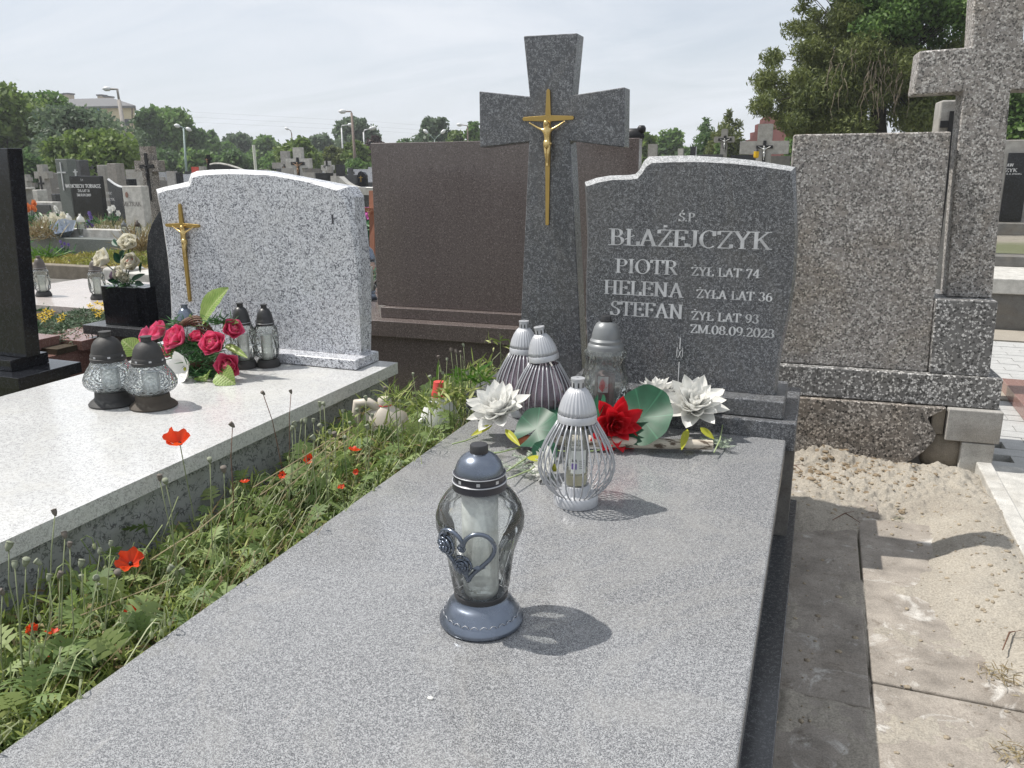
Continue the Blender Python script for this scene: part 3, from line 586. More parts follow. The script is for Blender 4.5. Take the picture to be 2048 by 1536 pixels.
lb = flared_cross(lh, 'crucifix', t_, b_, W(335, 452), W(400, 450), .020, .012, .010, BRASS)
hp = ony(372, 514, YL-.02); corpus(lb, hp-lh.location, (W(366, 455)-W(370, 517)).length, GOLD)
text_px('I', 661, 448, 668, 448, 19, lambda x, y: ony(x, y, YL), 'inscription', LETDK, lh)
for s, a in {'W': (478, 440, 505, 441, 15), 'P': (540, 445, 560, 446, 15), 'H': (585, 450, 610, 451, 15)}.items():
    pass

# ------------------------------------------------------------------ brown polished monument behind
by = rad(1.65)
bg_ = thing('monument', 'low brown polished granite monument with wide blank headstone, seen from behind the cross', 'monument', (-1.95, 3.9, GZ))
p0 = (-1.9, 3.72, 0)
a, b = onp(726, 641, p0, by), onp(1200, 668, p0, by); zl = (a.z+b.z)/2
ZL = onp(880, 649, p0, by).z; ZB = onp(880, 681, p0, by).z
dx = Vector((math.cos(by), math.sin(by), 0)); dy = Vector((-math.sin(by), math.cos(by), 0))
def bbox(s0, s1, t0, t1, z0, z1, nm, m, parent, o, d1=dx, d2=dy, bev=.003):
    P = [Vector(o)+d1*s+d2*t for s, t in ((s0, t0), (s1, t0), (s1, t1), (s0, t1))]
    return MB().prism([Vector((p.x, p.y, z0)) for p in P], (0, 0, z1-z0)).build(nm, m, parent, world=True, bevel=bev)
sR = 1.15
bbox(-1.2, sR, 0, 2.1, ZB, ZL, 'ledge', GR_BROWN, bg_, p0)
bbox(-.46, sR-.03, .03, .05, GZ, ZB-.001, 'wall_panel', GR_BROWN, bg_, p0); bbox(-.72, -.464, .022, .05, GZ, ZB-.001, 'wall_panel', GR_PINK, bg_, p0)
bbox(-.46, sR-.03, .052, 1.9, GZ, ZB-.001, 'side_wall', GR_BROWN, bg_, p0, bev=0)
p1 = Vector(p0)+dy*.09; zp = onp(900, 620, p1+dy*.05, by).z
sl_ = (onp(762, 640, p1, by)-p1).dot(dx)
bbox(sl_, sR-.12, 0, .26, ZL+.001, ZL+.057, 'base_step', GR_BROWN, bg_, p1)
p2 = p1+dy*.05; zt = onp(900, 284, p2, by).z
sl2 = (onp(755, 608, p2, by)-p2).dot(dx); sl3 = (onp(741, 285, p2, by)-p2).dot(dx); sr2 = (onp(1279, 275, p2, by)-p2).dot(dx)
pl = [p2+dx*sl2, p2+dx*sr2, p2+dx*sr2, p2+dx*sl3]
MB().prism([Vector((p.x, p.y, z)) for p, z in zip(pl, (ZL+.058, ZL+.058, onp(1200, 277, p2, by).z, onp(760, 286, p2, by).z))], dy*.08).build('stele', GR_BROWN, bg_, world=True, bevel=.003)
bg2 = thing('lantern', 'clear lantern with heart shaped body on the brown ledge behind the pale headstone', 'lantern', onz(737, 598, ZL+.001))

# ------------------------------------------------------------------ terrazzo monument on the right
ty = rad(3.6); tx = Vector((math.cos(ty), math.sin(ty), 0)); tyy = Vector((-math.sin(ty), math.cos(ty), 0)); T0 = Vector((0, 3.70, 0))
tm = thing('headstone', 'weathered terrazzo headstone, broad and plain, on a stepped base with crumbling corner', 'headstone', (.3, 3.8, GZ))
def tpx(px, py, t): q = onp(px, py, T0+tyy*t, ty); return (q-T0).dot(tx), q.z
tb = lambda s0, s1, t0, t1, z0, z1, nm, m, par=tm, bev=.005: bbox(s0, s1, t0, t1, z0, z1, nm, m, par, T0, tx, tyy, bev)
zs2 = tpx(1800, 809, 0)[1]; zs1 = tpx(1800, 745, .035)[1]
sr = tpx(2006, 840, 0)[0]; sr1 = tpx(2000, 790, .035)[0]; slft = -.18
# broken render: lower wall with a torn edge, bricks and mortar behind it
ln = [(slft, GZ-.03), (.30, GZ-.03), (tpx(1822, 921, 0)[0], tpx(1822, 921, 0)[1]), tpx(1845, 905, 0), tpx(1868, 882, 0), tpx(1872, 868, 0), tpx(1862, 850, 0), tpx(1855, 836, 0), tpx(1893, 822, 0)]
ln = ln[:-1]+[(ln[-1][0], zs2-.004), (slft, zs2-.004)]
MB().prism([T0+tx*s+Vector((0, 0, z)) for s, z in ln], tyy*.05).build('base_wall', TZ3, tm, world=True, bevel=.002)
tb(slft+.01, sr-.05, .052, .5, GZ-.03, zs2-.004, 'base_core', COND)
tb(tpx(1862, 850, 0)[0]+.004, tpx(1891, 850, 0)[0], .02, .051, tpx(1880, 872, 0)[1], zs2-.006, 'mortar_patch', CONB, bev=.006)
MB().ball((0, 0, 0), .1, 10, 8, (1.0, .35, 1.0), .12).build('mortar_patch', CONB, tm, smooth=True, loc=(T0+tx*tpx(1890, 905, 0)[0]+tyy*.05+Vector((0, 0, tpx(1890, 910, 0)[1])))-tm.location)
tb(tpx(1893, 850, 0)[0], sr, -.004, .45, tpx(1950, 886, 0)[1]+.002, zs2-.003, 'block', CON)
tb(tpx(1921, 900, 0)[0], tpx(1989, 900, 0)[0], .0, .4, GZ-.03, tpx(1950, 887, 0)[1], 'block', CONL)
tb(slft, sr1+.003, .03, .48, zs2, zs1, 'base_step', TZ2)
s_l = -.02; s_r, z_ = tpx(1876, 600, .10); ztp = tpx(1740, 266, .10)[1]
sgap = tpx(1903, 262, .10)[0]
MB().prism([T0+tx*s+tyy*.075+Vector((0, 0, z)) for s, z in ((tpx(1588, 269, .075)[0], zs1+.001), (tpx(1856, 740, .075)[0], zs1+.001), (tpx(1903, 263, .075)[0], tpx(1903, 263, .075)[1]), (tpx(1588, 269, .075)[0], tpx(1588, 269, .075)[1]))], tyy*.11).build('stele', TZ, tm, world=True, bevel=.007)
MB().prism([T0+tx*s+tyy*.085+Vector((0, 0, z)) for s, z in ((slft, GZ+.0), (slft+.05, GZ), (slft+.05, GZ+.01), (slft, GZ+.01))], tyy*.01) 
tc_ = thing('terrazzo_cross', 'huge weathered terrazzo cross on a square pedestal, its top out of frame', 'cross', T0+tx*.75+Vector((0, 0, zs1)))
pl_, pr_ = tpx(1868, 620, .06)[0], tpx(1993, 620, .06)[0]
bl_, br_ = tpx(1857, 738, .06)[0], tpx(1979, 745, .06)[0]
zpt = tpx(1930, 600, .06)[1]
pc = (pl_+pr_)/2
F = [(bl_+.004, zs1+.001), (br_, zs1+.001), (pr_, zpt), (pl_, zpt)]
MB().prism([T0+tx*s+tyy*.05+Vector((0, 0, z)) for s, z in F], tyy*.33).build('pedestal', TZ2, tc_, world=True, bevel=.006)
t_ = .13
K = [(1893, 590), (1985, 592), (2002, 400), (2022, 180), (2120, 180), (2125, 80), (2047, 82), (2056, -60), (1952, -60), (1943, 94), (1838, 102), (1826, 190), (1926, 184), (1915, 300)]
KP = []
for x, y in K:
    s, z = tpx(x, y, t_); KP.append(T0+tx*s+tyy*t_+Vector((0, 0, z)))
KP[0].z = KP[1].z = zpt+.001
MB().prism(KP, tyy*.14).build('cross_body', TZ, tc_, world=True, bevel=.008)
# slim concrete cross seen in the gap
o0 = T0+tyy*1.1
sc_ = thing('concrete_cross', 'slim grey concrete cross with a black metal cross, beside the terrazzo cross', 'cross', (1., 4.8, GZ))
a = onp(1878, 262, o0, ty); b = onp(1950, 200, o0, ty)
w0 = (onp(1880, 220, o0, ty)-o0).dot(tx); w1 = (onp(1960, 220, o0, ty)-o0).dot(tx)
MB().prism([o0+tx*s+Vector((0, 0, z)) for s, z in ((w0, GZ), (w1, GZ), (w1, onp(1900, 200, o0, ty).z), (w0, onp(1900, 200, o0, ty).z))], tyy*.16).build('shaft', CON, sc_, world=True, bevel=.01)
o1 = o0-tyy*.02; sc0 = (onp(1905, 245, o1, ty)-o1).dot(tx); zc = onp(1905, 248, o1, ty).z; zt = onp(1905, 222, o1, ty).z
ic = bbox(sc0-.017, sc0+.017, 0, .015, zc-1.1, zt, 'metal_cross', IRON, sc_, o1, tx, tyy, 0)
bbox(sc0-.055, sc0-.018, 0, .015, zc-.017, zc+.017, 'metal_cross_arm', IRON, sc_, o1, tx, tyy, 0); bbox(sc0+.018, sc0+.055, 0, .015, zc-.017, zc+.017, 'metal_cross_arm', IRON, sc_, o1, tx, tyy, 0)
# grave with black plate beyond, far right
gr = thing('grave', 'grave with black name plate and white top slab beyond the paving', 'grave', (2., 7.2, GZ))
YG = 7.3
def gpx(px, py, Y=YG): q = ony(px, py, Y); return q.x, q.z
x0 = gpx(1985, 500)[0]
for (ya, yb, Ya, m_, nm) in ((280, 446, 8.6, CON, 'stele'), (446, 470, 8.4, COND, 'base_step')):
    q = ony(1995, ya, Ya); q2 = ony(1995, yb, Ya)
    MB().box(q.x-.15, q.x+1.4, Ya, Ya+.12, q2.z, q.z).build(nm, m_, gr, world=True, bevel=.008)
zt = onz(2000, 556, 0); 
zz = gpx(2000, 557)[1]; zz2 = gpx(2000, 588)[1]
MB().box(x0-.2, x0+1.5, YG, 8.9, zz2, zz).build('top_slab', CONL, gr, world=True, bevel=.008)
MB().box(x0-.2, x0+1.5, YG+.9, 8.5, zz+.001, zz+.09).build('base_step', COND, gr, world=True, bevel=.006)
MB().box(x0-.15, x0+1.45, YG+.03, 8.8, GZ, zz2-.001).build('side_wall', COND, gr, world=True, bevel=.004)
q = ony(2002, 306, 8.57); q2 = ony(2060, 446, 8.57)
MB().box(ony(2007, 380, 8.57).x, ony(2052, 380, 8.57).x, 8.575, 8.598, q2.z+.01, q.z).build('name_plate', GR_BLACK, gr, world=True)
Pg = lambda x, y: ony(x, y, 8.573)
text_px('AW', 2013, 333, 2026, 333, 6, Pg, 'inscription', LETW, gr); text_px('ZYK', 2010, 344, 2033, 344, 7, Pg, 'inscription', LETW, gr); text_px('1.1.1985', 2012, 349.5, 2042, 349.5, 3, Pg, 'inscription', LETW, gr)

# ------------------------------------------------------------------ far left: black stele, and graves between
bs = thing('headstone', 'glossy black granite headstone on two steps, cut off by the left edge of the photo', 'headstone', (-3.5, 2.6, 0))
MB().box(-4.3, -3.125, 2.37, 2.69, -.05, 0).build('base_step', GR_BLACK, bs, world=True, bevel=.003)
MB().box(-4.28, -3.25, 2.44, 2.63, .001, .05).build('base_step', GR_BLACK, bs, world=True, bevel=.003)
a = ony(19, 380, 2.50); b = ony(52, 708, 2.50); tz = ony(14, 296, 2.5)
MB().prism([(-4.25, 2.5, .051), (b.x, 2.5, .051), (tz.x, 2.5, tz.z), (-4.25, 2.5, tz.z)], (0, .07, 0)).build('stele', GR_BLACK, bs, world=True, bevel=.003)
MB().box(-4.2, -3.17, 2.40, 2.66, GZ, -.051).build('foundation', GR_BLACK, bs, world=True)
pg = thing('grave', 'pinkish brown granite grave with pale polished top and planted bed behind the black headstone', 'grave', (-4.2, 3.8, GZ))
MB().box(-4.9, -3.75, 2.88, 3.12, -.055, 0).build('edging', GR_PINK, pg, world=True, bevel=.003)
MB().box(-3.95, -3.60, 3.122, 3.62, -.075, -.022).build('edging', GR_PINK, pg, world=True, bevel=.003)
MB().box(-3.95, -3.60, 3.624, 5.2, -.075, -.022).build('edging', GR_PINK, pg, world=True, bevel=.003)
MB().box(-4.9, -3.65, 2.95, 5.15, GZ, -.076).build('side_wall', GR_PINK, pg, world=True)
MB().box(-5.6, -3.92, 3.85, 4.95, -.075, -.005).build('top_slab', GR_PALE, pg, world=True, bevel=.003)
tag(MB().box(-3.55, -2.6, .8, 3.3, GZ-.1, GZ+.02).build('dark_soil_strip', DARKSOIL), kind='structure')
tag(MB().box(-1.56, -1.09, .2, 3.7, GZ-.1, GZ+.01).build('dark_soil_strip', DARKSOIL), kind='structure')
pg2 = thing('stone_plinth', 'grey granite plinth carrying the flower planter and a dark leaf shaped panel', 'plinth', (-3.2, 3.3, GZ))
MB().box(-3.66, -2.5, 3.19, 3.42, .0, .05).build('ledge', GR_DARK, pg2, world=True, bevel=.003)
MB().box(-3.6, -2.5, 3.22, 3.4, GZ, -.001).build('foundation', GR_BROWN, pg2, world=True)
lf = [(309, 648), (303, 600), (297, 550), (293, 500), (296, 470), (302, 452), (309, 438), (318, 424), (335, 410), (372, 500), (380, 648)]
pt = [ony(x, y, 3.32) for x, y in lf]
for p in (pt[0], pt[-1]): p.z = .051
MB().prism(pt, (0, .05, 0)).build('leaf_shaped_panel', GR_DARK, pg2, world=True, bevel=.002)
pn = thing('planter', 'square black granite planter on the grey plinth, holding white roses', 'planter', (-3.5, 3.3, .051))
a = ony(212, 640, 3.24); b = ony(278, 640, 3.24); ztop = ony(240, 574, 3.24).z
MB().box(a.x, b.x, 3.235, 3.38, .051, ztop).build('box', GR_BLACK, pn, world=True, bevel=.002)
MB().box(b.x+.004, b.x+.055, 3.25, 3.38, .051, ztop).build('side_block', GR_BLACK, pn, world=True, bevel=.002)
PLX, PLZ = (a.x+b.x)/2+.03, ztop

# ------------------------------------------------------------------ grave lanterns
def big_lantern():
    p = onz(963, 1240, 0); t = thing('lantern', 'large clear glass lantern with a silver heart and roses, foremost on the grey slab', 'lantern', p)
    MB().lathe([(0, .001), (.078, .001), (.0815, .006), (.081, .012), (.074, .020), (.069, .030), (.064, .040), (.058, .046), (.052, .050), (.050, .056), (0, .056)], 56).build('base', BLUEPL, t, smooth=True, auto=50)
    rl = MB()
    for k in range(26):
        a = 2*math.pi*k/26; rl.tube([(.0735*math.cos(a+d)*1, .0735*math.sin(a+d), .0225+.006*math.sin(math.pi*(d/.2))) for d in (0, .05, .1, .15, .2)], .0007, 4)
    rl.build('base_relief', SILV, t, smooth=True)
    MB().lathe([(.0505, .0565), (.052, .058), (.052, .066), (.0505, .068)], 48, cap=False).build('black_ring', BLACKPL, t)
    def pr(z): return float(np.interp(z, [.06, .075, .10, .13, .16, .185, .205, .225, .245, .26, .272, .280], [.047, .0535, .056, .060, .068, .0775, .0835, .0835, .077, .068, .058, .0485]))
    rg = []; n = 96
    for z in np.linspace(.060, .281, 46):
        ring = []
        for i in range(n):
            a = 2*math.pi*i/n; fl = max(0, min(1, (.20-z)/.08)); ring.append((pr(z)*(1+.045*fl*math.cos(9*(a+z*5))*min(1, z/.08-.6))*math.cos(a), pr(z)*(1+.045*fl*math.cos(9*(a+z*5))*min(1, z/.08-.6))*math.sin(a), z))
        rg.append(ring)
    m = MB(); m.loft(rg, cap=False); m.build('glass', GLASS, t, smooth=True)
    MB().lathe([(.030, .060), (.0335, .064), (.0345, .075), (.0345, .268), (.030, .272)], 32).build('candle_insert', FROST, t, smooth=True, auto=50)
    MB().lathe([(.0485, .276), (.0505, .278), (.0505, .292), (.0485, .294), (.0475, .2945), (.0475, .304), (.049, .305), (.049, .3085), (.046, .3095)], 48, cap=False).build('cap_band', BLUEDK, t, smooth=True, auto=40)
    hi = MB()
    for z, r in ((.2925, .0505), (.3075, .049)): hi.lathe([(r-.0008, z-.001), (r+.0008, z-.0005), (r+.0008, z+.0008), (r-.001, z+.0012)], 48, cap=False)
    hi.build('cap_rim', SILV, t, smooth=True)
    for k in range(8):
        a = 2*math.pi*k/8+.35; MB().prism([(.0478*math.cos(a+d), .0478*math.sin(a+d), z) for d, z in ((-.07, .2965), (.07, .2965), (.07, .3025), (-.07, .3025))], (.0006*math.cos(a), .0006*math.sin(a), 0)).build('vent_window', SILV, t)
    MB().lathe([(.0455, .3095), (.0448, .316), (.041, .327), (.034, .337), (.024, .344), (.017, .3465)], 44, cap=False).build('cap_dome', BLUEPL, t, smooth=True)
    pe = MB()
    for k in range(8):
        a0 = 2*math.pi*k/8; pe.tube([((.0458-.024*math.sin(math.pi*u)**2*.45-.001)*math.cos(a0+(u-.5)*.7), (.0458-.024*math.sin(math.pi*u)**2*.45-.001)*math.sin(a0+(u-.5)*.7), .311+.018*math.sin(math.pi*u)) for u in np.linspace(0, 1, 9)], .0005, 4)
    pe.build('cap_relief', BLUEDK, t)
    MB().lathe([(.017, .344), (.017, .360), (.0155, .362), (.004, .3625), (0, .3625)], 30).build('knob', BLACKPL, t, smooth=True, auto=40)
    # heart wrapped on the glass
    cam_a = math.atan2(-p.y, -p.x); ha = cam_a-rad(21)
    def hp(u, v, o=.0035): u *= 1.1; v *= 1.08; z = .166+v; r = pr(z)+o; a = ha+u/max(r, .06); return (r*math.cos(a), r*math.sin(a), z)
    hm = MB(); ps = []
    for k in range(49):
        q = 2*math.pi*k/48; ps.append(hp(.0030*1.02*16*math.sin(q)**3*1.05, .0034*(13*math.cos(q)-5*math.cos(2*q)-2*math.cos(3*q)-math.cos(4*q))*1.0+.012))
    hm.tube(ps, .0042, 8, cap=False); hm.build('heart', BLUEPL, t, smooth=True)
    for (u, v, s) in ((-.036, .022, .020), (-.008, -.014, .018), (-.005, .022, .008)):
        rm = MB(); c0 = Vector(hp(u, v, .002)); nrm = Vector((math.cos(ha+u/.08), math.sin(ha+u/.08), -.1)).normalized(); e1 = Vector((-nrm.y, nrm.x, 0)).normalized(); e2 = nrm.cross(e1)
        for ring, (rr, hh, npet) in enumerate(((1.0, .1, 6), (.74, .34, 5), (.5, .52, 4), (.27, .66, 3))):
            for k in range(npet):
                a = 2*math.pi*k/npet+ring*.6
                rm.tube([c0+(e1*math.cos(a+d)+e2*math.sin(a+d))*s*rr*(1-.12*abs(d))+nrm*s*(hh-.12*abs(d)) for d in (-.75, -.4, 0, .4, .75)], [s*.06, s*.13, s*.16, s*.13, s*.06], 6)
        rm.ball(c0, s*.85, 10, 7, (.8, .8, .8)); rm.build('rose_ornament', BLUEPL, t, smooth=True)
    for u, v, an in ((.020, -.018, .1), (-.022, -.028, -.8), (-.036, .048, 1.3), (-.004, -.038, -1.5)):
        c = [hp(u+l*math.cos(an)-w_*math.sin(an), v+l*math.sin(an)+w_*math.cos(an), .005+(0 if w_ == 0 else -.001)) for l, w_ in ((-.013, 0), (-.002, .006), (.013, 0), (-.002, -.006))]
        MB().add(c+[hp(u, v, .009)], [(0, 1, 4), (1, 2, 4), (2, 3, 4), (3, 0, 4)]).build('leaf_ornament', BLUEPL, t)
    return t
big_lantern()
WP = [(.052, .028), (.062, .036), (.078, .052), (.091, .072), (.0985, .095), (.099, .115), (.094, .140), (.084, .165), (.071, .190), (.059, .210), (.049, .226)]
def wire_lantern(label, loc, glass=None, tilt=0, rz=0, gl_col=None):
    t = thing('lantern', label, 'lantern', loc, rz, 'silver wire lanterns on the grey slab')
    MB().lathe([(0, .001), (.058, .001), (.0585, .004), (.0585, .026), (.056, .029), (.048, .029), (.044, .027), (0, .027)], 48).build('base_ring', SILV, t, smooth=True, auto=40)
    MB().lathe([(.040, .027), (.036, .031), (.035, .052), (.033, .054), (0, .054)], 60, flute=.03, nf=30).build('candle_holder', SILVD, t, smooth=True, auto=40)
    wm = MB().tube([(r, 0, z) for r, z in WP], .0021, 6).mesh('wire', SILVD, smooth=True)
    for k in range(28): inst('wire', wm, t, (0, 0, 0), (0, 0, 2*math.pi*k/28))
    inn = thing_inner = MB().lathe([(.0285, .055), (.030, .058), (.030, .205), (.028, .208)], 28, cap=False).build('glass_insert' if not glass else 'tinted_glass', glass or GLASSR, t, smooth=True)
    if glass is None:
        MB().lathe([(0, .056), (.0265, .056), (.0268, .084), (0, .086)], 24).build('candle_wax', WAX, t, smooth=True, auto=50)
        ca = math.atan2(-loc[1], -loc[0])-rz
        def cyl(u, z): a = ca-rad(28)+u/.0305; return (.0305*math.cos(a), .0305*math.sin(a), z)
        lb = MB().grid(lambda u, v: cyl(u*.042, .092+v*.062), 10, 2).build('label', plain('frosted_label', (.62, .64, .60), .6), t, smooth=True)
        MB().grid(lambda u, v: tuple(c*1.01 if i < 2 else c for i, c in enumerate(cyl(.002+u*.014, .104+v*.016))), 4, 1).build('printed_mark', PURPLEP, lb)
        tm_ = text_mb('MA', (0, 0, .1235), (.014, 0, .1235), .008, t=.0)
        tm_.v = [tuple(c*1.012 if i < 2 else c for i, c in enumerate(cyl(v[0]+.002, v[2]))) for v in tm_.v]; tm_.build('lettering', LETDK, lb)
        tl = MB()
        for k in range(5): tl.grid(lambda u, v: tuple(c*1.01 if i < 2 else c for i, c in enumerate(cyl(.022+u*.016, .106+k*.005+v*.0012))), 4, 1)
        tl.build('small_print', LETDK, lb)
    else:
        MB().lathe([(.090, .075), (.0955, .095), (.096, .115), (.091, .140), (.081, .165), (.068, .190), (.056, .210), (.046, .224)], 40, cap=False).build('tinted_glass', glass, t, smooth=True)
        MB().lathe([(0, .055), (.024, .055), (.024, .15), (0, .152)], 20).build('candle_insert', FROST, t, smooth=True, auto=50)
    cap = bpy.data.objects.new('cap', None)
    cm = MB().lathe([(.0485, .226), (.0505, .227), (.0505, .244), (.049, .246)], 48).build('cap', SILV, t, smooth=True, auto=40)
    rg = [(.0485, .247), (.0465, .258), (.042, .275), (.0355, .291), (.027, .305), (.019, .314)]
    d = MB().lathe(rg, 112, flute=.035, nf=28); d.build('cap_dome', SILV, cm, smooth=True)
    k = MB().lathe([(.0165, .312), (.0165, .334), (.018, .335), (.018, .339), (.004, .340), (.004, .3385), (0, .3385)], 28).build('knob', SILV, cm, smooth=True, auto=40)
    vt = MB()
    for q in range(8): a = 2*math.pi*q/8; vt.box(-.0022, .0022, -.0005, .0006, .318, .330, c=None).v; 
    vt = MB()
    for q in range(8):
        a = 2*math.pi*(q+.5)/8; vt.prism([(.0167*math.cos(a+dd), .0167*math.sin(a+dd), z) for dd, z in ((-.13, .316), (.13, .316), (.1, .329), (-.1, .329))], (.0007*math.cos(a), .0007*math.sin(a), 0))
    vt.build('vent_slot', BLACKPL, cm)
    if tilt:
        cm.location = (0.004, 0, .004); cm.rotation_euler = (rad(2), rad(tilt), rad(0))
        M_ = Matrix.Translation((-.045, 0, .226)) @ Matrix.Rotation(rad(tilt), 4, 'Y') @ Matrix.Translation((.045, 0, -.226))
        M_ = Matrix.Rotation(rad(20)-rz, 4, 'Z') @ M_ @ Matrix.Rotation(rz-rad(20), 4, 'Z'); cm.matrix_local = Matrix.Translation((0, 0, .003)) @ M_
    return t
q = onz(1156, 755, .34); wire_lantern('silver teardrop wire lantern with a half burnt candle, standing in front of the lilies', Vector((q.x, q.y, 0)))
q = onz(1048, 641, .34+.0); wire_lantern('silver wire lantern with purple glass, rearmost left of the pair by the granite cross', Vector((q.x, q.y, 0)), GLASSP, rz=.1)
q = onz(1089, 659, .338); wire_lantern('silver wire lantern with purple glass and its cap sitting crooked', Vector((q.x, q.y, 0)), GLASSP, tilt=-9, rz=.25)
def vase_lantern():
    q = ony(1213, 632, 2.555); t = thing('lantern', 'tall waisted glass lantern with a grey lacquered cap and a red picture label', 'lantern', (q.x, q.y, .001)); t.scale = (.98, .98, q.z/.304)
    MB().lathe([(0, 0), (.062, 0), (.062, .01), (.05, .03), (.046, .034), (0, .034)], 40).build('base', GREYCAP, t, smooth=True, auto=40)
    rg = []; n = 80
    for z in np.linspace(.034, .218, 30):
        r = float(np.interp(z, [.034, .05, .08, .11, .14, .165, .185, .20, .21, .218], [.048, .06, .073, .080, .078, .068, .064, .070, .071, .062]))
        rg.append([(r*(1+.022*math.cos(10*2*math.pi*i/n+z*20))*math.cos(2*math.pi*i/n), r*(1+.022*math.cos(10*2*math.pi*i/n+z*20))*math.sin(2*math.pi*i/n), z) for i in range(n)])
    MB().loft(rg, cap=False).build('glass', GLASSF, t, smooth=True)
    MB().lathe([(0, .035), (.034, .035), (.034, .15), (.03, .153), (0, .153)], 24).build('candle_insert', plain('smoked_insert', (.16, .12, .12), .3), t, smooth=True, auto=50)
    ca = math.atan2(-q.y, -q.x)
    def cy(u, z, r=.0346): a = ca-rad(10)+(u-.5)*.045/.034; return (r*math.cos(a), r*math.sin(a), z)
    lb = MB().grid(lambda u, v: cy(u, .055+v*.095), 8, 2).build('picture_label', plain('wine_label', (.07, .012, .02), .35), t, smooth=True)
    m = MB(); m.grid(lambda u, v: cy(.1+u*.8, .105+v*.043, .0350), 8, 2); m.build('picture_ground', SILV, lb, smooth=True)
    fl = MB()
    for k in range(11):
        a = rad(20+k*14); fl.grid(lambda u, v: cy(.5+math.cos(a)*v*.33+(u-.5)*.10*math.sin(math.pi*v), .108+math.sin(a)*v*.036+(u-.5)*.004, .0354+k*.00003), 1, 4)
    fl.build('printed_flower', REDPET, lb)
    MB().grid(lambda u, v: cy(.25+u*.4, .064+v*.005, .0352), 4, 1).build('printed_line', LETW, lb)
    MB().lathe([(.062, .216), (.0605, .226), (.060, .228), (.054, .233), (.054, .240), (.048, .246)], 48, cap=False).build('cap_band', GREYCAP, t, smooth=True, auto=40)
    MB().lathe([(.0475, .244), (.046, .256), (.041, .272), (.033, .284), (.021, .289)], 90, cap=False, flute=.012, nf=44).build('cap_dome', GREYCAP, t, smooth=True)
    MB().lathe([(.0165, .286), (.0165, .302), (.015, .304), (0, .304)], 28).build('knob', BLACKPL, t, smooth=True, auto=40)
vase_lantern()
def round_lantern(label, px, py, basem, gm, s=1.0, ins=False):
    H = .331*.735*s; q = onz(px, py, .10+H); t = thing('lantern', label, 'lantern', (q.x, q.y, .1015), 0, 'round glass lanterns on the white speckled slab', s); t.scale = (.82*s, .82*s, .735*s)
    MB().lathe([(0, 0), (.093, 0), (.094, .006), (.086, .016), (.074, .026), (.068, .034), (.066, .062), (0, .062)], 48).build('base', basem, t, smooth=True, auto=40)
    rg = []; n = 64
    for z in np.linspace(.062, .205, 24):
        r = float(np.interp(z, [.062, .07, .082, .10, .12, .14, .16, .18, .205], [.052, .075, .092, .102, .103, .096, .086, .074, .062]))
        rg.append([(r*math.cos(2*math.pi*i/n), r*math.sin(2*math.pi*i/n), z) for i in range(n)])
    MB().loft(rg, cap=False).build('glass', gm, t, smooth=True)
    MB().lathe([(0, .063), (.035, .063), (.035, .165), (0, .168)], 24).build('candle_insert', FROST, t, smooth=True, auto=50)
    MB().lathe([(.066, .200), (.067, .214), (.064, .216), (.063, .232), (.060, .236)], 48, cap=False).build('cap_band', BLACKMAT, t, smooth=True, auto=40)
    for k in range(7):
        a = 2*math.pi*k/7+.2; MB().prism([(.0636*math.cos(a+d), .0636*math.sin(a+d), z) for d, z in ((-.08, .219), (.08, .219), (.08, .227), (-.08, .227))], (.001*math.cos(a), .001*math.sin(a), 0)).build('vent_window', SILV, t)
    MB().lathe([(.0595, .236), (.0585, .25), (.053, .272), (.043, .291), (.028, .303), (.022, .306)], 40, cap=False).build('cap_dome', BLACKMAT, t, smooth=True)
    MB().lathe([(.021, .303), (.0205, .324), (.024, .326), (.024, .330), (0, .331)], 28).build('knob', BLACKMAT, t, smooth=True, auto=40)
round_lantern('squat lantern with bluish rippled glass and matt black cap, left of the foremost two', 209, 663, BLACKMAT, GLASSW, 1.0)
round_lantern('squat rippled glass lantern with a black cap and brown dusty foot, partly before the roses', 291, 673, plain('dusty_foot', (.06, .048, .036), .7), GLASSW, .96)
def tall_lantern(label, x, y, capm, glass, s=.80, z0=.1, col='tall glass lanterns behind the rose basket'):
    H = .31*s; q = onz(x, y, z0+H); t = thing('lantern', label, 'lantern', (q.x, q.y, z0+.001), 0, col, s)
    MB().lathe([(0, 0), (.058, 0), (.059, .008), (.052, .026), (.046, .036), (0, .036)], 36).build('base', BLACKMAT, t, smooth=True, auto=40)
    n = 16; rg = []
    for k, (z, r) in enumerate(((.036, .040), (.055, .056), (.10, .061), (.15, .060), (.19, .057), (.212, .042))):
        rg.append([(r*math.cos(2*math.pi*(i+.5*(k % 2))/n), r*math.sin(2*math.pi*(i+.5*(k % 2))/n), z) for i in range(n)])
    MB().loft(rg, cap=False).build('glass', glass, t)
    MB().lathe([(0, .037), (.028, .037), (.028, .16), (0, .163)], 20).build('candle_insert', FROST, t, smooth=True, auto=50)
    MB().lathe([(.0435, .207), (.0445, .218), (.042, .220), (.042, .229), (.040, .231), (.0385, .245), (.034, .264), (.027, .28), (.017, .290), (.0145, .291)], 40, cap=False).build('cap', capm, t, smooth=True, auto=50)
    MB().lathe([(.0445, .2175), (.0455, .2185), (.0445, .2195)], 40, cap=False).build('cap_rim', SILV, t, smooth=True)
    MB().lathe([(.0145, .288), (.0145, .304), (.0175, .306), (.0175, .309), (0, .310)], 24).build('knob', capm, t, smooth=True, auto=40)
    return t
tall_lantern('tall lantern with a shiny grey cap showing just above the basket handle', 368, 609, BLUEPL, GLASSF)
tall_lantern('tall faceted glass lantern with black cap, left of two by the white headstone', 479, 606, BLACKPL, GLASSF, .82)
tall_lantern('tall faceted glass lantern with black cap, right of two by the white headstone', 527, 609, BLACKPL, GLASSF, .79)
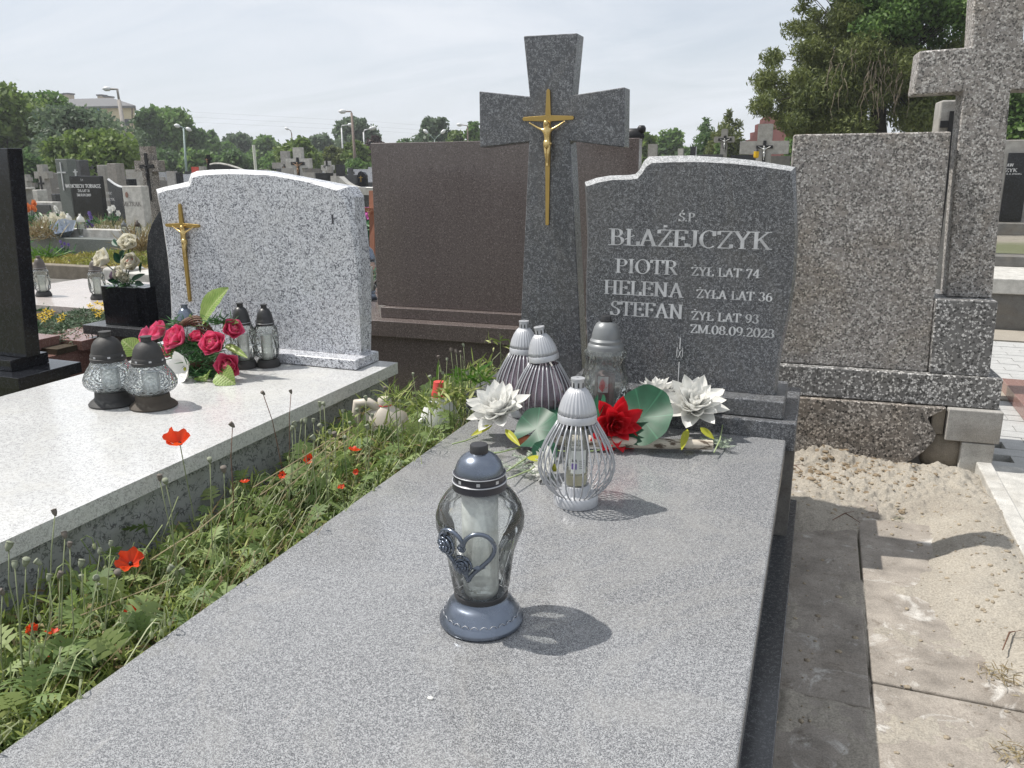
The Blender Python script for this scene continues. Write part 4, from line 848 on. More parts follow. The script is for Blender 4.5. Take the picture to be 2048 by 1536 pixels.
# lanterns on the pale polished grave and the heart lantern behind
for lb, x, y, yb, w in (('frosted grave lantern with brown dome cap standing on the pale polished grave', 82, 543, 595, 26), ('clear grave lantern with brown cap and an angel picture behind the yellow pansies', 192, 546, 601, 22)):
    q = onz(x+6, yb-3, -.004); t = tall_lantern(lb, x, y, plain('brown_cap', (.10, .085, .075), .5), GLASSF, .9, z0=-.004, col='lanterns on the pale polished grave'); t.location = (q.x, q.y, -.003)
t = bg2
MB().lathe([(0, 0), (.055, 0), (.045, .03), (.04, .04), (.05, .05), (0, .05)], 24).build('base', BLUEPL, t, smooth=True)
MB().lathe([(.04, .05), (.085, .11), (.10, .17), (.09, .215), (.05, .24)], 24, cap=False, flute=.06, nf=8).build('glass', GLASSF, t, smooth=True)
MB().lathe([(0, .05), (.035, .05), (.035, .2), (0, .2)], 16).build('candle_insert', FROST, t)
MB().lathe([(.055, .235), (.056, .25), (.04, .30), (.02, .32), (.0, .345)], 24).build('cap', BLUEPL, t, smooth=True)

# ------------------------------------------------------------------ artificial flowers
def petal_mesh(nm, L, W_, cup, curl, m, pt=.75, nu=4, nv=6):
    """petal growing along +Y from the origin, cupped across and curling up (+Z)"""
    mb = MB()
    def f(u, v):
        x = (u-.5)*2; w = W_*(math.sin(math.pi*min(1, v**pt*.98+.02))**.8)*(1 if v < .97 else .6)/2; y = L*v
        ang = curl*v; return (x*w, L*(math.sin(ang)/curl if abs(curl) > .01 else v)*math.cos(0), cup*W_*x*x*.5*math.sin(math.pi*min(v+.05, 1))+L*((1-math.cos(ang))/curl if abs(curl) > .01 else 0))
    mb.grid(f, nu, nv); return mb.mesh(nm, m, True)
def water_lily(parent, loc, r, m, tilt, name='lily', centre=YELLOWP):
    q = bpy.data.objects.new(name, MB().lathe([(0, -.25*r), (.12*r, -.2*r), (.16*r, 0), (.05*r, .06*r), (0, .06*r)], 12).mesh('flower_cup', YLEAF, True)); COL.objects.link(q); q.parent = parent; q.location = Vector(loc)-parent.location; q.rotation_euler = tilt
    for (n, el, L, W_, off) in ((8, 6, 1.0, .50, 0), (9, 24, .96, .48, .4), (8, 42, .88, .42, .1), (7, 58, .74, .36, .5), (5, 74, .56, .28, .2)):
        pm = petal_mesh('petal', r*L, r*W_*.95, .75, .45, m, .85)
        for k in range(n):
            a = 2*math.pi*(k+off)/n+random.uniform(-.1, .1); e = rad(el+random.uniform(-6, 6)); s = random.uniform(.92, 1.06)
            o = inst('petal', pm, q, (0, 0, .02*r), (0, 0, 0), s); o.rotation_euler = (Matrix.Rotation(a, 3, 'Z') @ Matrix.Rotation(e, 3, 'X')).to_euler()
    st = MB()
    for k in range(16):
        a = 2*math.pi*k/16; st.tube([(0, 0, 0), (.10*r*math.cos(a), .1*r*math.sin(a), .3*r)], .012*r, 4)
    st.build('stamens', centre if m is not REDPET else REDPET, q)
    return q
def rose(parent, loc, r, m, mc, tilt, name='rose'):
    q = bpy.data.objects.new(name, MB().ball((0, 0, 0), r*.30, 8, 6, (1, 1, 1.2)).mesh('rose_heart', mc, True)); COL.objects.link(q); q.parent = parent; q.location = Vector(loc)-parent.location; q.rotation_euler = tilt
    for ring, (n, R0, el, L, W_, mt) in enumerate(((5, .10, 30, .95, 1.05, m), (5, .09, 52, .92, 1.0, m), (4, .06, 68, .85, .85, m), (4, .04, 78, .78, .6, mc), (3, .02, 84, .7, .42, mc))):
        pm = petal_mesh('petal', r*L, r*W_, .9, .8 if ring < 2 else 1.1, mt, .62)
        for k in range(n):
            a = 2*math.pi*k/n+ring*.55+random.uniform(-.12, .12); o = inst('petal', pm, q, (0, 0, -.28*r+ring*.02*r)); e = rad(el-12+random.uniform(-5, 5))
            o.location = (-math.sin(a)*R0*r, math.cos(a)*R0*r, (-.3+ring*.04)*r); o.rotation_euler = (Matrix.Rotation(a, 3, 'Z') @ Matrix.Rotation(e, 3, 'X')).to_euler()
    return q
def look(n, spin=0):                       # rotation that points local +Z along n
    return (Vector(n).to_track_quat('Z', 'Y').to_matrix() @ Matrix.Rotation(spin, 3, 'Z')).to_euler()
def pad_leaf(parent, loc, r, nrm, spin, m=PADLEAF, wave=.08):
    mb = MB(); mb.v.append((0, 0, 0)); n = 40; rr = 5; g0 = .25
    for j in range(1, rr+1):
        for i in range(n+1):
            a = g0+(2*math.pi-2*g0)*i/n; R_ = r*j/rr*(1+.05*math.cos(3*a)+.02*math.sin(9*a)); mb.v.append((R_*math.cos(a), R_*math.sin(a)*.9, wave*r*(math.sin(3*a+1)*(j/rr)**2)+.12*r*(j/rr)**2))
    for i in range(n): mb.f.append((0, 1+i, 2+i)); mb.mi.append(0)
    for j in range(rr-1):
        for i in range(n): b = 1+j*(n+1)+i; mb.f.append((b, b+1, b+n+2, b+n+1)); mb.mi.append(0)
    o = mb.build('lily_leaf', m, parent, smooth=True); o.location = Vector(loc)-parent.location; o.rotation_euler = look(nrm, spin); return o
def blade_leaf(parent, base, tip, W_, m, nrm=(0, -.3, 1), sag=.0, name='leaf', n=10):
    base, tip = Vector(base), Vector(tip); L = (tip-base).length; mb = MB()
    def f(u, v):
        x = (u-.5)*2; w = W_*math.sin(math.pi*min(.985, v**.8))**.75/2; return (x*w, v*L, abs(x)*w*.35+sag*math.sin(math.pi*v)+.0016*math.sin(v*L*520-abs(x*w)*520)*(1 if W_ > .03 else 0))
    mb.grid(f, 6, n*3 if W_ > .03 else n)
    o = mb.build(name, m, parent, smooth=True); y = (tip-base).normalized(); z = Vector(nrm); x = y.cross(z).normalized(); z = x.cross(y)
    o.rotation_euler = Matrix((x, y, z)).transposed().to_euler(); o.location = base-parent.location; return o
def tint_mesh(name, V, F, T, m, parent=None, smooth=False):
    me = bpy.data.meshes.new(name); V = np.asarray(V, dtype=np.float32).reshape(-1, 3); F = np.asarray(F, dtype=np.int32); nfc, k = F.shape
    me.vertices.add(len(V)); me.vertices.foreach_set('co', V.ravel()); me.loops.add(nfc*k); me.loops.foreach_set('vertex_index', F.ravel())
    me.polygons.add(nfc); me.polygons.foreach_set('loop_start', np.arange(0, nfc*k, k, dtype=np.int32)); me.polygons.foreach_set('loop_total', np.full(nfc, k, dtype=np.int32))
    me.update(calc_edges=True); at = me.attributes.new('tint', 'FLOAT', 'FACE'); at.data.foreach_set('value', np.asarray(T, dtype=np.float32))
    if smooth: me.shade_smooth()
    me.materials.append(m); o = bpy.data.objects.new(name, me); COL.objects.link(o); o.parent = parent; return o
def ribbons(P0, D, L, W_, bend, segs=3, rng=RNG, side=None):
    """many narrow leaves: base points P0, directions D, lengths, widths; each bends towards the ground"""
    n = len(P0); D = D/np.linalg.norm(D, axis=1, keepdims=True); s = rng.normal(size=(n, 3)) if side is None else side; s = np.cross(D, s); s /= np.linalg.norm(s, axis=1, keepdims=True)+1e-9
    V = []; prof = [0.35, 1.0, .8, .08] if segs == 3 else ([.4, 1., .1] if segs == 2 else [.3, .8, 1., .8, .06])
    for k in range(segs+1):
        t = k/segs; c = P0+D*(L*t)[:, None]+np.array([0, 0, -1.])*(bend*L*t*t)[:, None]; w = (W_*prof[k]/2)[:, None]; V += [c-s*w, c+s*w]
    V = np.stack(V, 1); F = []; b = np.arange(n)[:, None]*(2*(segs+1))
    for k in range(segs): F.append(b+np.array([[2*k, 2*k+1, 2*k+3, 2*k+2]]))
    return V.reshape(-1, 3), np.stack(F, 1).reshape(-1, 4)
def tuft(name, parent, c, n, L, W_, spread, m, up=1.0, bend=.3, world=True):
    d = RNG.normal(size=(n, 3)); d[:, 2] = np.abs(d[:, 2])*.5+up; P0 = np.array(c)[None]+RNG.normal(size=(n, 3))*spread*np.array([1, 1, .3])
    if parent is not None: P0 = P0-np.array(parent.location)[None]
    V, F = ribbons(P0, d, RNG.uniform(.5, 1, n)*L, np.full(n, W_), RNG.uniform(0, 1, n)*bend); T = np.repeat(RNG.random(n), 3)
    return tint_mesh(name, V, F, T, m, parent)

# lily arrangement on the birch log
q = onz(1215, 905, 0); la = thing('flower_arrangement', 'water lily arrangement, white and red artificial lilies with green pads on a birch log', 'flowers', (q.x, q.y, .0))
lg0, lg1 = onz(1040, 880, .03), onz(1425, 890, .026)
lo_ = MB().tube([lg0, lg0.lerp(lg1, .3)+Vector((0, 0, .004)), lg0.lerp(lg1, .7), lg1], [.016, .018, .017, .015], 16).build('birch_log', BIRCH, la, world=True, smooth=True, auto=50)
MB().tube([lg0+Vector((-.002, -.001, 0)), lg0+Vector((.03, .003, .0))], .0185, 16).build('torn_bark', RUST, la, world=True, smooth=True, auto=50)
D1 = lambda x, y, up: onz(x, y, up)
CAMD = lambda p: (C0-Vector(p)).normalized()
for (x, y, z, r, m, n) in ((1000, 830, .075, .122, WHITEPET, (-.15, -.45, 1)), (1385, 820, .085, .125, WHITEPET, (.25, -.6, 1)), (1226, 850, .070, .108, REDPET, (.55, -.9, .2)), (1312, 795, .10, .09, WHITEPET, (-.05, .2, 1)), (1105, 935, .03, .075, WHITEPET, (-.9, -.5, .3))):
    water_lily(la, D1(x, y, z), r, m, look(n, random.uniform(0, 6)))
for (x, y, z, r, n, sp) in ((1283, 835, .10, .108, (-.25, -1.0, .75), 3.6), (1072, 858, .07, .078, (-.2, -.8, 1), 4.3), (1335, 800, .10, .050, (.3, -.7, .8), 1.), (1195, 820, .12, .05, (-.8, -.6, .6), 2.), (1115, 835, .075, .055, (0, -.3, 1), 0), (1090, 905, .03, .042, (.3, -.9, .8), 5)):
    pad_leaf(la, D1(x, y, z), r, n, sp)
for b, t2, w, in (((985, 850), (942, 872), .022), ((1010, 858), (1040, 892), .022), ((1375, 858), (1363, 900), .024), ((1400, 855), (1428, 878), .022), ((1098, 885), (1100, 850), .02), ((1085, 920), (1055, 915), .022), ((1335, 785), (1352, 778), .014), ((960, 895), (985, 915), .02)):
    blade_leaf(la, D1(*b, .06), D1(*t2, .03), w, YLEAF, (0, -.7, .7), n=5)
sm = MB()
for pts in (((1040, 895), (1000, 905), (960, 910)), ((1075, 900), (1040, 925), (1010, 945)), ((1095, 912), (1060, 940), (1015, 958)), ((955, 872), (930, 882), (905, 888)), ((1428, 905), (1440, 880), (1445, 850)), ((1100, 900), (1160, 905), (1200, 900))):
    sm.tube([D1(*p, .02+.01*k) for k, p in enumerate(pts)], .0022, 5)
sm.build('stem', leafm('stem_green', [(.22, .3, .12), (.36, .42, .22)], .5, 0, False), la, world=True, smooth=True)
for c, n_, L in (((1030, 935), 8, .06), ((1058, 918), 8, .055), ((1070, 945), 7, .05), ((990, 905), 5, .05), ((1432, 885), 7, .05), ((1445, 893), 6, .045)):
    p = D1(*c, .012); P0 = []; Dd = []
    for k in range(n_):
        a = random.uniform(0, 6.28); d = Vector((math.cos(a), math.sin(a)*.7, .25)); 
        for j in range(9):
            for sgn in (-1, 1):
                P0.append(p+d*(L*j/9)); Dd.append(d*.6+Vector((-d.y, d.x, .1))*sgn)
    P0 = np.array(P0)-np.array(la.location)[None]; Dd = np.array(Dd); nn = len(P0)
    V, F = ribbons(P0, Dd, np.full(nn, .014), np.full(nn, .0035), np.full(nn, .1)); tint_mesh('fern_frond', V, F, np.repeat(RNG.random(nn), 3), DUSTY, la)

# rose basket on the white slab
q = onz(400, 745, .10); rb = thing('flower_arrangement', 'wicker handled basket of dark pink roses with green leaves and one white bloom', 'flowers', (q.x, q.y, .10))
BY = q.y
def B(x, y, dy=0): p = ony(x, y, BY+dy); return p
hs_ = []
for k in range(9):
    m = MB(); pts = []
    for t_ in np.linspace(0, 1, 16):
        x = 352+88*t_; y = 660-22*math.sin(math.pi*min(1, t_*1.15))+38*t_**3; a = t_*8+k*.7; pts.append(B(x, y, .02)+Vector((.016*math.cos(a)*.7, .016*math.sin(a), .016*math.cos(a))))
    m.tube(pts, .0042, 5); m.build('wicker_rod', WICKER, rb, world=True, smooth=True)
MB().lathe([(.04, 0), (.06, .04), (.065, .055), (0, .056)], 20, c=(0, .03, 0)).build('basket_bowl', WICKER, rb, smooth=True)
for (x, y, r, n, dy) in ((356, 678, .072, (-.25, -.75, .6), -.05), (319, 664, .060, (-.5, -.7, .6), -.02), (294, 672, .048, (-.8, -.5, .4), 0), (429, 689, .068, (.15, -.85, .5), -.06), (457, 732, .066, (.35, -.95, .2), -.06), (464, 660, .056, (.8, -.3, .5), 0), (395, 676, .046, (0, -.5, .9), 0), (338, 700, .040, (-.3, -.9, .3), -.05), (433, 696, .0, (0, 0, 1), 0)):
    if r: rose(rb, B(x, y, dy), r, PINKPET, PEACHPET, look(n, random.uniform(0, 6)))
wf = bpy.data.objects.new('white_bloom', MB().ball((0, 0, 0), .008, 8, 6).mesh('bloom_centre', YLEAF, True)); COL.objects.link(wf); wf.parent = rb; wf.location = B(371, 738, -.10)-rb.location; wf.rotation_euler = look((-.15, -.95, .25), .3)
pm = petal_mesh('petal', .078, .084, .25, .5, WHITEPET, .6, 5, 7)
for k in range(5): o = inst('petal', pm, wf, (0, 0, 0)); o.rotation_euler = (Matrix.Rotation(2*math.pi*k/5, 3, 'Z') @ Matrix.Rotation(rad(18), 3, 'X')).to_euler()
for b, t2, w, dy, nr in (((404, 644), (458, 576), .10, .02, (-.3, -.9, .4)), ((276, 706), (244, 680), .085, .0, (-.2, -.8, .8)), ((414, 748), (417, 800), .085, -.09, (-.2, -.9, .5)), ((436, 745), (474, 806), .085, -.09, (.3, -.8, .5)), ((450, 690), (495, 716), .03, -.02, (0, -.6, .8)), ((330, 690), (345, 715), .03, -.03, (0, -.8, .6)), ((420, 770), (428, 800), .05, -.04, (.2, -.9, .3)), ((445, 655), (478, 645), .04, .02, (0, -.7, .7)), ((352, 700), (325, 712), .03, -.05, (0, -.8, .6)), ((398, 655), (380, 628), .04, .03, (-.3, -.8, .5))):
    p0_, p1_ = B(*b, dy), B(*t2, dy-.02); p1_.z = max(p1_.z, .104)
    blade_leaf(rb, p0_, p1_, w, BIGLEAF, nr, .008)
for (x, y, n_, L, sp, dy) in ((400, 700, 260, .09, .04, .0), (385, 740, 260, .09, .04, .0), (425, 760, 160, .08, .03, -.02), (375, 690, 160, .08, .03, .0), (362, 650, 90, .06, .02, .02), (440, 645, 90, .06, .02, .0), (400, 720, 130, .06, .025, -.05), (410, 752, 150, .06, .025, -.05), (345, 705, 60, .05, .018, -.04), (425, 740, 60, .05, .02, -.04), (390, 690, 80, .055, .02, -.02)):
    tuft('grassy_tuft', rb, B(x, y, dy), n_, L, .004, sp, NEEDLE, .25, .5)

# white roses in the planter
pr_ = thing('flower_bouquet', 'bunch of white and mauve artificial roses in the black planter', 'flowers', (PLX, 3.3, PLZ))
Q = lambda x, y, d=0: ony(x, y, 3.3+d)
for (x, y, r, n, m, mc) in ((208, 519, .078, (-.3, -.8, .5), CREAMPET, CREAMPET), (258, 487, .072, (.2, -.7, .6), CREAMPET, CREAMPET), (264, 527, .075, (.2, -.8, .5), CREAMPET, PEACHPET), (240, 547, .055, (-.1, -.9, .4), CREAMPET, MAUVEP), (251, 556, .045, (.2, -.9, .2), CREAMPET, CREAMPET), (227, 551, .035, (-.6, -.6, .3), MAUVEP, MAUVEP)):
    rose(pr_, Q(x, y), r, m, mc, look(n, random.uniform(0, 6)))
sm = MB()
for x, y in ((208, 525), (258, 492), (264, 530), (240, 550)): sm.tube([Q(250, 572), Q((x+250)/2, (y+560)/2), Q(x, y)], .003, 5)
sm.build('stem', PADLEAF, pr_, world=True)
for b, t2, w in (((245, 525), (228, 505), .05), ((240, 520), (250, 500), .045), ((255, 510), (245, 532), .05), ((225, 480), (235, 492), .03), ((280, 545), (284, 525), .03), ((262, 560), (290, 548), .03), ((240, 565), (215, 560), .03), ((270, 565), (288, 570), .03)):
    blade_leaf(pr_, Q(*b, .0), Q(*t2, -.02), w, PADLEAF, (0, -.9, .4), n=6)
tuft('grassy_tuft', pr_, Q(248, 570), 90, .07, .006, .03, NEEDLE, .4, .6)
# pansies and ground cover on the pink grave
gcv = []
n_ = 5200; P0 = np.stack([RNG.uniform(-4.75, -3.98, n_), RNG.uniform(3.02, 3.84, n_), np.full(n_, -.06)], 1); P0[:, 2] += .05*fbm(P0[:, 0], P0[:, 1], 6)+.01
sel = (P0[:, 1] < 3.12) & (P0[:, 0] < -3.75); 
d = RNG.normal(size=(n_, 3)); d[:, 2] = np.abs(d[:, 2])*.6
P0[:, 0] += .34*(P0[:, 1] > 3.12)
V, F = ribbons(P0, d, RNG.uniform(.02, .05, n_), RNG.uniform(.004, .008, n_), RNG.uniform(0, .8, n_))
o = tint_mesh('ground_cover', V, F, np.repeat(RNG.random(n_), 3), leafm('ground_cover_green', [(.03, .06, .03), (.08, .14, .07), (.15, .2, .12)], .6, .2)); tag(o, 'low feathery green ground cover planted in the pink granite grave', 'ground cover', kind='stuff')
tag(MB().box(-4.8, -3.64, 3.0, 3.84, -.075, -.045).build('planting_soil', DARKSOIL), kind='structure')
def pansy_clump(label, pts, z):
    c = onz(*pts[0], z); t = thing('pansy', label, 'flower', c, 0, 'yellow pansies on the pink grave')
    for (x, y) in pts:
        p = onz(x, y, z+.05); m = MB(); nrm = CAMD(p)*.7+Vector((0, 0, .5)); R3 = Vector(nrm).to_track_quat('Z', 'Y').to_matrix()
        for k in range(5):
            a = 2*math.pi*k/5+random.random()*.3; m.add([p+R3 @ Vector(v) for v in ((0, 0, .002), (.012*math.cos(a-.5), .012*math.sin(a-.5), .004), (.026*math.cos(a), .026*math.sin(a), .001), (.012*math.cos(a+.5), .012*math.sin(a+.5), .004))], [(0, 1, 2, 3)])
        m.build('flower_head', YELLOWP, t, world=True)
        MB().ball(p+Vector(nrm)*.006, .004, 6, 4).tube([p, p-Vector((0, 0, .07))], .0015, 4).build('stem', IRON, t, world=True)
    tuft('foliage', t, c, 60, .07, .012, .04, NEEDLE, .3, .4)
pansy_clump('clump of yellow pansies in front of the frosted grave lantern', [(92, 622), (84, 630), (97, 632), (103, 624), (75, 634), (125, 632), (88, 640), (120, 640)], -.05)
pansy_clump('clump of yellow pansies touching the black planter', [(195, 607), (205, 610), (188, 620), (203, 622), (196, 630), (180, 612)], -.05)

# ------------------------------------------------------------------ plastic bottles in the gap behind
q = onz(878, 858, GZ+.12)
def bottle(label, c, prof, m, capm, caps, flat=.6, rz=0, ring=None):
    t = thing('plastic_bottle', label, 'bottle', c, rz)
    n = 24; rg = []
    for r_, z, fx in prof:
        rg.append([(r_*math.cos(a)*(1), r_*flat**(fx)*math.sin(a), z) for a in [2*math.pi*i/n for i in range(n)]])
    MB().loft(rg).build('bottle_body', m, t, smooth=True, auto=50); 
    cp = MB().lathe(caps, 24, flute=.02, nf=24).build('screw_cap', capm, t, smooth=True, auto=50); return t
HDPE = plain('white_hdpe', (.66, .67, .66), .42); BEIGE = plain('beige_hdpe', (.52, .47, .40), .45); REDCAP = plain('red_cap', (.62, .08, .07), .4)
c = onx(878, 763, -1.28); ct = c.copy(); c.z = GZ+.01; hb = ct.z-c.z
t = bottle('white plastic bottle with a red screw cap, standing among the poppy stems', c, [(.085, 0, 1), (.09, .01, 1), (.09, hb*.55, 1), (.085, hb*.68, 1), (.060, hb*.80, .8), (.030, hb*.88, .2), (.026, hb*.90, 0)], HDPE, REDCAP, [(.029, hb*.885), (.029, hb*.91), (.024, hb*.94), (.020, hb), (0, hb)], .62, rad(20))
MB().tube([(-.055, -.03, hb*.74), (-.088, -.02, hb*.66), (-.095, -.01, hb*.45), (-.088, 0, hb*.3)], .011, 8).build('handle', HDPE, t, smooth=True)
MB().lathe([(.028, hb*.875), (.030, hb*.878), (.030, hb*.888)], 20, cap=False).build('cap_ring', HDPE, t)
c = onx(769, 794, -1.38); ct = c.copy(); c.z = GZ+.01; hb = ct.z-c.z
t = bottle('beige plastic jug with a moulded handle, between the pale grave and brown monument', c, [(.09, 0, 1), (.095, .01, 1), (.095, hb*.75, 1), (.075, hb*.88, 1), (.03, hb*.93, .2), (.022, hb*.94, 0)], BEIGE, BEIGE, [(.022, hb*.925), (.024, hb*.93), (.024, hb*.985), (.018, hb), (0, hb)], .6, rad(20))
MB().tube([(-.02, -.01, hb*.92), (-.055, -.012, hb*.97), (-.095, -.012, hb*.965), (-.102, -.01, hb*.86), (-.09, 0, hb*.7)], .016, 10).build('handle', BEIGE, t, smooth=True)
MB().lathe([(.0245, hb*.94), (.0255, hb*.945), (.0245, hb*.95)], 20, cap=False).build('red_ring', REDCAP, t)

# ------------------------------------------------------------------ the strip of poppies and weeds between the graves
WG = [leafm('weed_green', [(.10, .16, .03), (.21, .28, .06), (.36, .42, .12), (.48, .50, .22)], .6, .35), leafm('weed_dry', [(.16, .11, .05), (.28, .22, .11), (.42, .36, .22)], .8, .2), leafm('weed_stem', [(.20, .27, .09), (.36, .42, .20), (.48, .50, .32)], .7, .15), leafm('weed_fresh', [(.05, .13, .012), (.13, .26, .03)], .5, .35)]
def strip_top(y):                         # how high the growth reaches along the strip
    return np.interp(y, [.2, .8, 1.2, 1.7, 2.2, 2.7, 3.2, 3.6], [-.06, -.05, -.07, -.08, -.05, -.08, -.09, -.10])
def inside(n, y0=.25, y1=3.5, x0=-1.55, x1=-1.10):
    y = RNG.uniform(y0, y1, n); x = RNG.uniform(x0, x1, n); return x, y
def spray(name, label, n, L, W_, m, bend, up, zlo=.0, zhi=1.0, cat='weeds', tcurve=1.0, segs=3, y0=.25, y1=3.5, clump=.6, over=.05):
    x, y = inside(n*2, y0, y1, -1.54, -1.105+over); k = fbm(x, y, 4.5, 3, 11)*clump+RNG.random(len(x))*(1-clump); ii = np.argsort(-k)[:n]; x, y = x[ii], y[ii]
    top = strip_top(y)+.05*np.clip((-1.25-x)/.2, 0, 1)*np.clip((y-1.7)/.6, 0, 1)*np.clip((2.9-y)/.4, 0, 1)+.06*(fbm(x, y, 6, 3, 3)-.5)*2; lo = GZ+.02; u = RNG.uniform(zlo, zhi, n)**tcurve; z = lo+(top-lo)*u
    z = np.where(x > -1.10, np.maximum(z*0+.004, .004)+RNG.random(n)*.02, z)
    keep = (x < -1.10) | (RNG.random(n) < .10)
    d = RNG.normal(size=(n, 3)); d[:, 2] = np.abs(d[:, 2])*.4+up; P0 = np.stack([x, y, z], 1)[keep]; d = d[keep]; q = len(P0)
    V, F = ribbons(P0, d, RNG.uniform(L*.5, L, q), RNG.uniform(W_*.6, W_, q), RNG.uniform(0, 1, q)*bend, segs); kf = len(F)//q
    T = np.repeat(np.clip(.15+.7*fbm(P0[:, 0], P0[:, 1], 3, 3, 21)+RNG.normal(0, .2, q), 0, 1), kf)
    o = tint_mesh(name, V, F, T, m); tag(o, label, cat, kind='stuff'); return o
spray('weed_leaves', 'tangled grey green weed and poppy leaves filling the strip between the two graves', 38000, .05, .0065, WG[0], .9, .5, over=.0)
spray('toothed_leaves', 'narrow toothed poppy leaves standing in the upper part of the weeds', 8000, .075, .008, WG[0], .5, 1.1, .45, 1.05, over=.0)
spray('dry_leaves', 'brown withered leaves and stems tangled in the middle of the poppy strip', 7000, .055, .007, WG[1], .8, .2, .3, 1.0, y0=1.0, y1=2.9, clump=.8, over=.0)
spray('broad_weed_leaves', 'fresh broad green leaves low in the near part of the poppy strip', 3600, .08, .032, WG[3], .6, .3, .15, .80, segs=4, y0=.25, y1=1.9, clump=.8, over=.0)
# lobed poppy leaves: a midrib with pointed side lobes
def lobed(n, name='lobed_leaves'):
    x, y = inside(n, .75, 3.3, -1.53, -1.13); top = strip_top(y); z = GZ+.05+(top-GZ-.03)*RNG.uniform(.45, 1.08, n); P0 = np.stack([x, y, z], 1); d = RNG.normal(size=(n, 3)); d[:, 2] = np.abs(d[:, 2])*.5+.45; d /= np.linalg.norm(d, axis=1, keepdims=True)
    L = RNG.uniform(.045, .11, n); s = np.cross(d, RNG.normal(size=(n, 3))*.4+np.array([0, 0, 1])); s /= np.linalg.norm(s, axis=1, keepdims=True); nr = np.cross(s, d); VV = []; FF = []; TT = []; base = 0; tint = np.clip(RNG.normal(.5, .25, n), 0, 1)
    def addr(p, dd, l, w, sd, segs):
        nonlocal base
        V, F = ribbons(p, dd, l, w, np.full(n, .35), segs, side=sd); VV.append(V); FF.append(F+base); base += len(V); TT.append(np.repeat(tint, segs))
    addr(P0, d, L, L*.10, nr, 3)
    for t_ in (.25, .42, .6, .78):
        for sg in (-1, 1):
            p = P0+d*(L*t_)[:, None]-np.array([0, 0, 1])*(.35*L*t_*t_)[:, None]; addr(p, d*.55+s*sg, L*(.42-.22*abs(t_-.45)), L*.13, nr, 2)
    o = tint_mesh(name, np.concatenate(VV), np.concatenate(FF), np.concatenate(TT), WG[4]); tag(o, 'grey green deeply lobed poppy leaves among the weeds of the strip', 'weeds', kind='stuff')
WG.append(leafm('lobed_green', [(.10, .16, .05), (.18, .26, .08), (.30, .37, .14)], .6, .35)); lobed(1500)
# thin stems, many of them nodding at the tip
def stems(name, label, n, m, lean=(.10, .03), hook=.5, y0=.3, y1=3.5, hmin=.12, hmax=.36, rr=.0011, over=0):
    mb = MB()
    for i in range(n):
        y = random.uniform(y0, y1); x = random.uniform(-1.52, -1.13); h = random.uniform(hmin, hmax)*(1.0 if y < 2.3 else .9); lx, ly = random.gauss(lean[0], .05), random.gauss(lean[1], .06); lx = min(lx, -1.105-x) if random.random() < .93 else lx
        z = -.36+random.uniform(0, .08); p = [(x+lx*t*t+random.uniform(-.004, .004), y+ly*t*t, z+h*t) for t in (0, .35, .7, 1)]
        if random.random() < hook:
            e = Vector(p[-1]); a = random.uniform(0, 6.28); d = Vector((math.cos(a), math.sin(a), 0))*.012
            p += [e+d+Vector((0, 0, .008)), e+d*1.9+Vector((0, 0, .001)), e+d*2.1-Vector((0, 0, .014))]
            q = p[-1]; mb.ball((q[0], q[1], q[2]-.006), .0055, 5, 5, (.75, .75, 1.5))
        mb.tube(p, rr, 3, cap=False)
    me = mb.mesh(name, m); at = me.attributes.new('tint', 'FLOAT', 'FACE'); vals = []
    at.data.foreach_set('value', np.repeat(RNG.random(len(me.polygons)//6+1), 6)[:len(me.polygons)].astype(np.float32))
    o = bpy.data.objects.new(name, me); COL.objects.link(o); tag(o, label, 'weeds', kind='stuff')
stems('nodding_stems', 'pale hairy poppy stems with nodding green buds all through the strip', 1400, WG[2], rr=.0014)
stems('fine_stems', 'fine dry stalks leaning over the poppy strip towards the grey slab', 300, WG[1], (.10, .10), .15, .8, 3.3, .15, .36, .0009)
# long bent straws
st = MB()
for (a, b, c2) in (((505, 975), (600, 920), (705, 852)), ((520, 990), (620, 925), (700, 858)), ((150, 1235), (260, 1195), (345, 1158)), ((560, 985), (640, 925), (708, 870)), ((300, 1120), (400, 1060), (470, 1000)), ((180, 1260), (300, 1200), (380, 1190))):
    P3 = [onx(*p, -1.32+.03*k) for k, p in enumerate((a, b, c2))]; st.tube([P3[0], P3[1]+Vector((0, 0, .004)), P3[2]], .0016, 4)
me = st.mesh('straws', plain('straw', (.36, .29, .17), .8)); o = bpy.data.objects.new('bent_straws', me); COL.objects.link(o); tag(o, 'long tan straws lying slantwise across the poppy weeds', 'straw', kind='stuff')
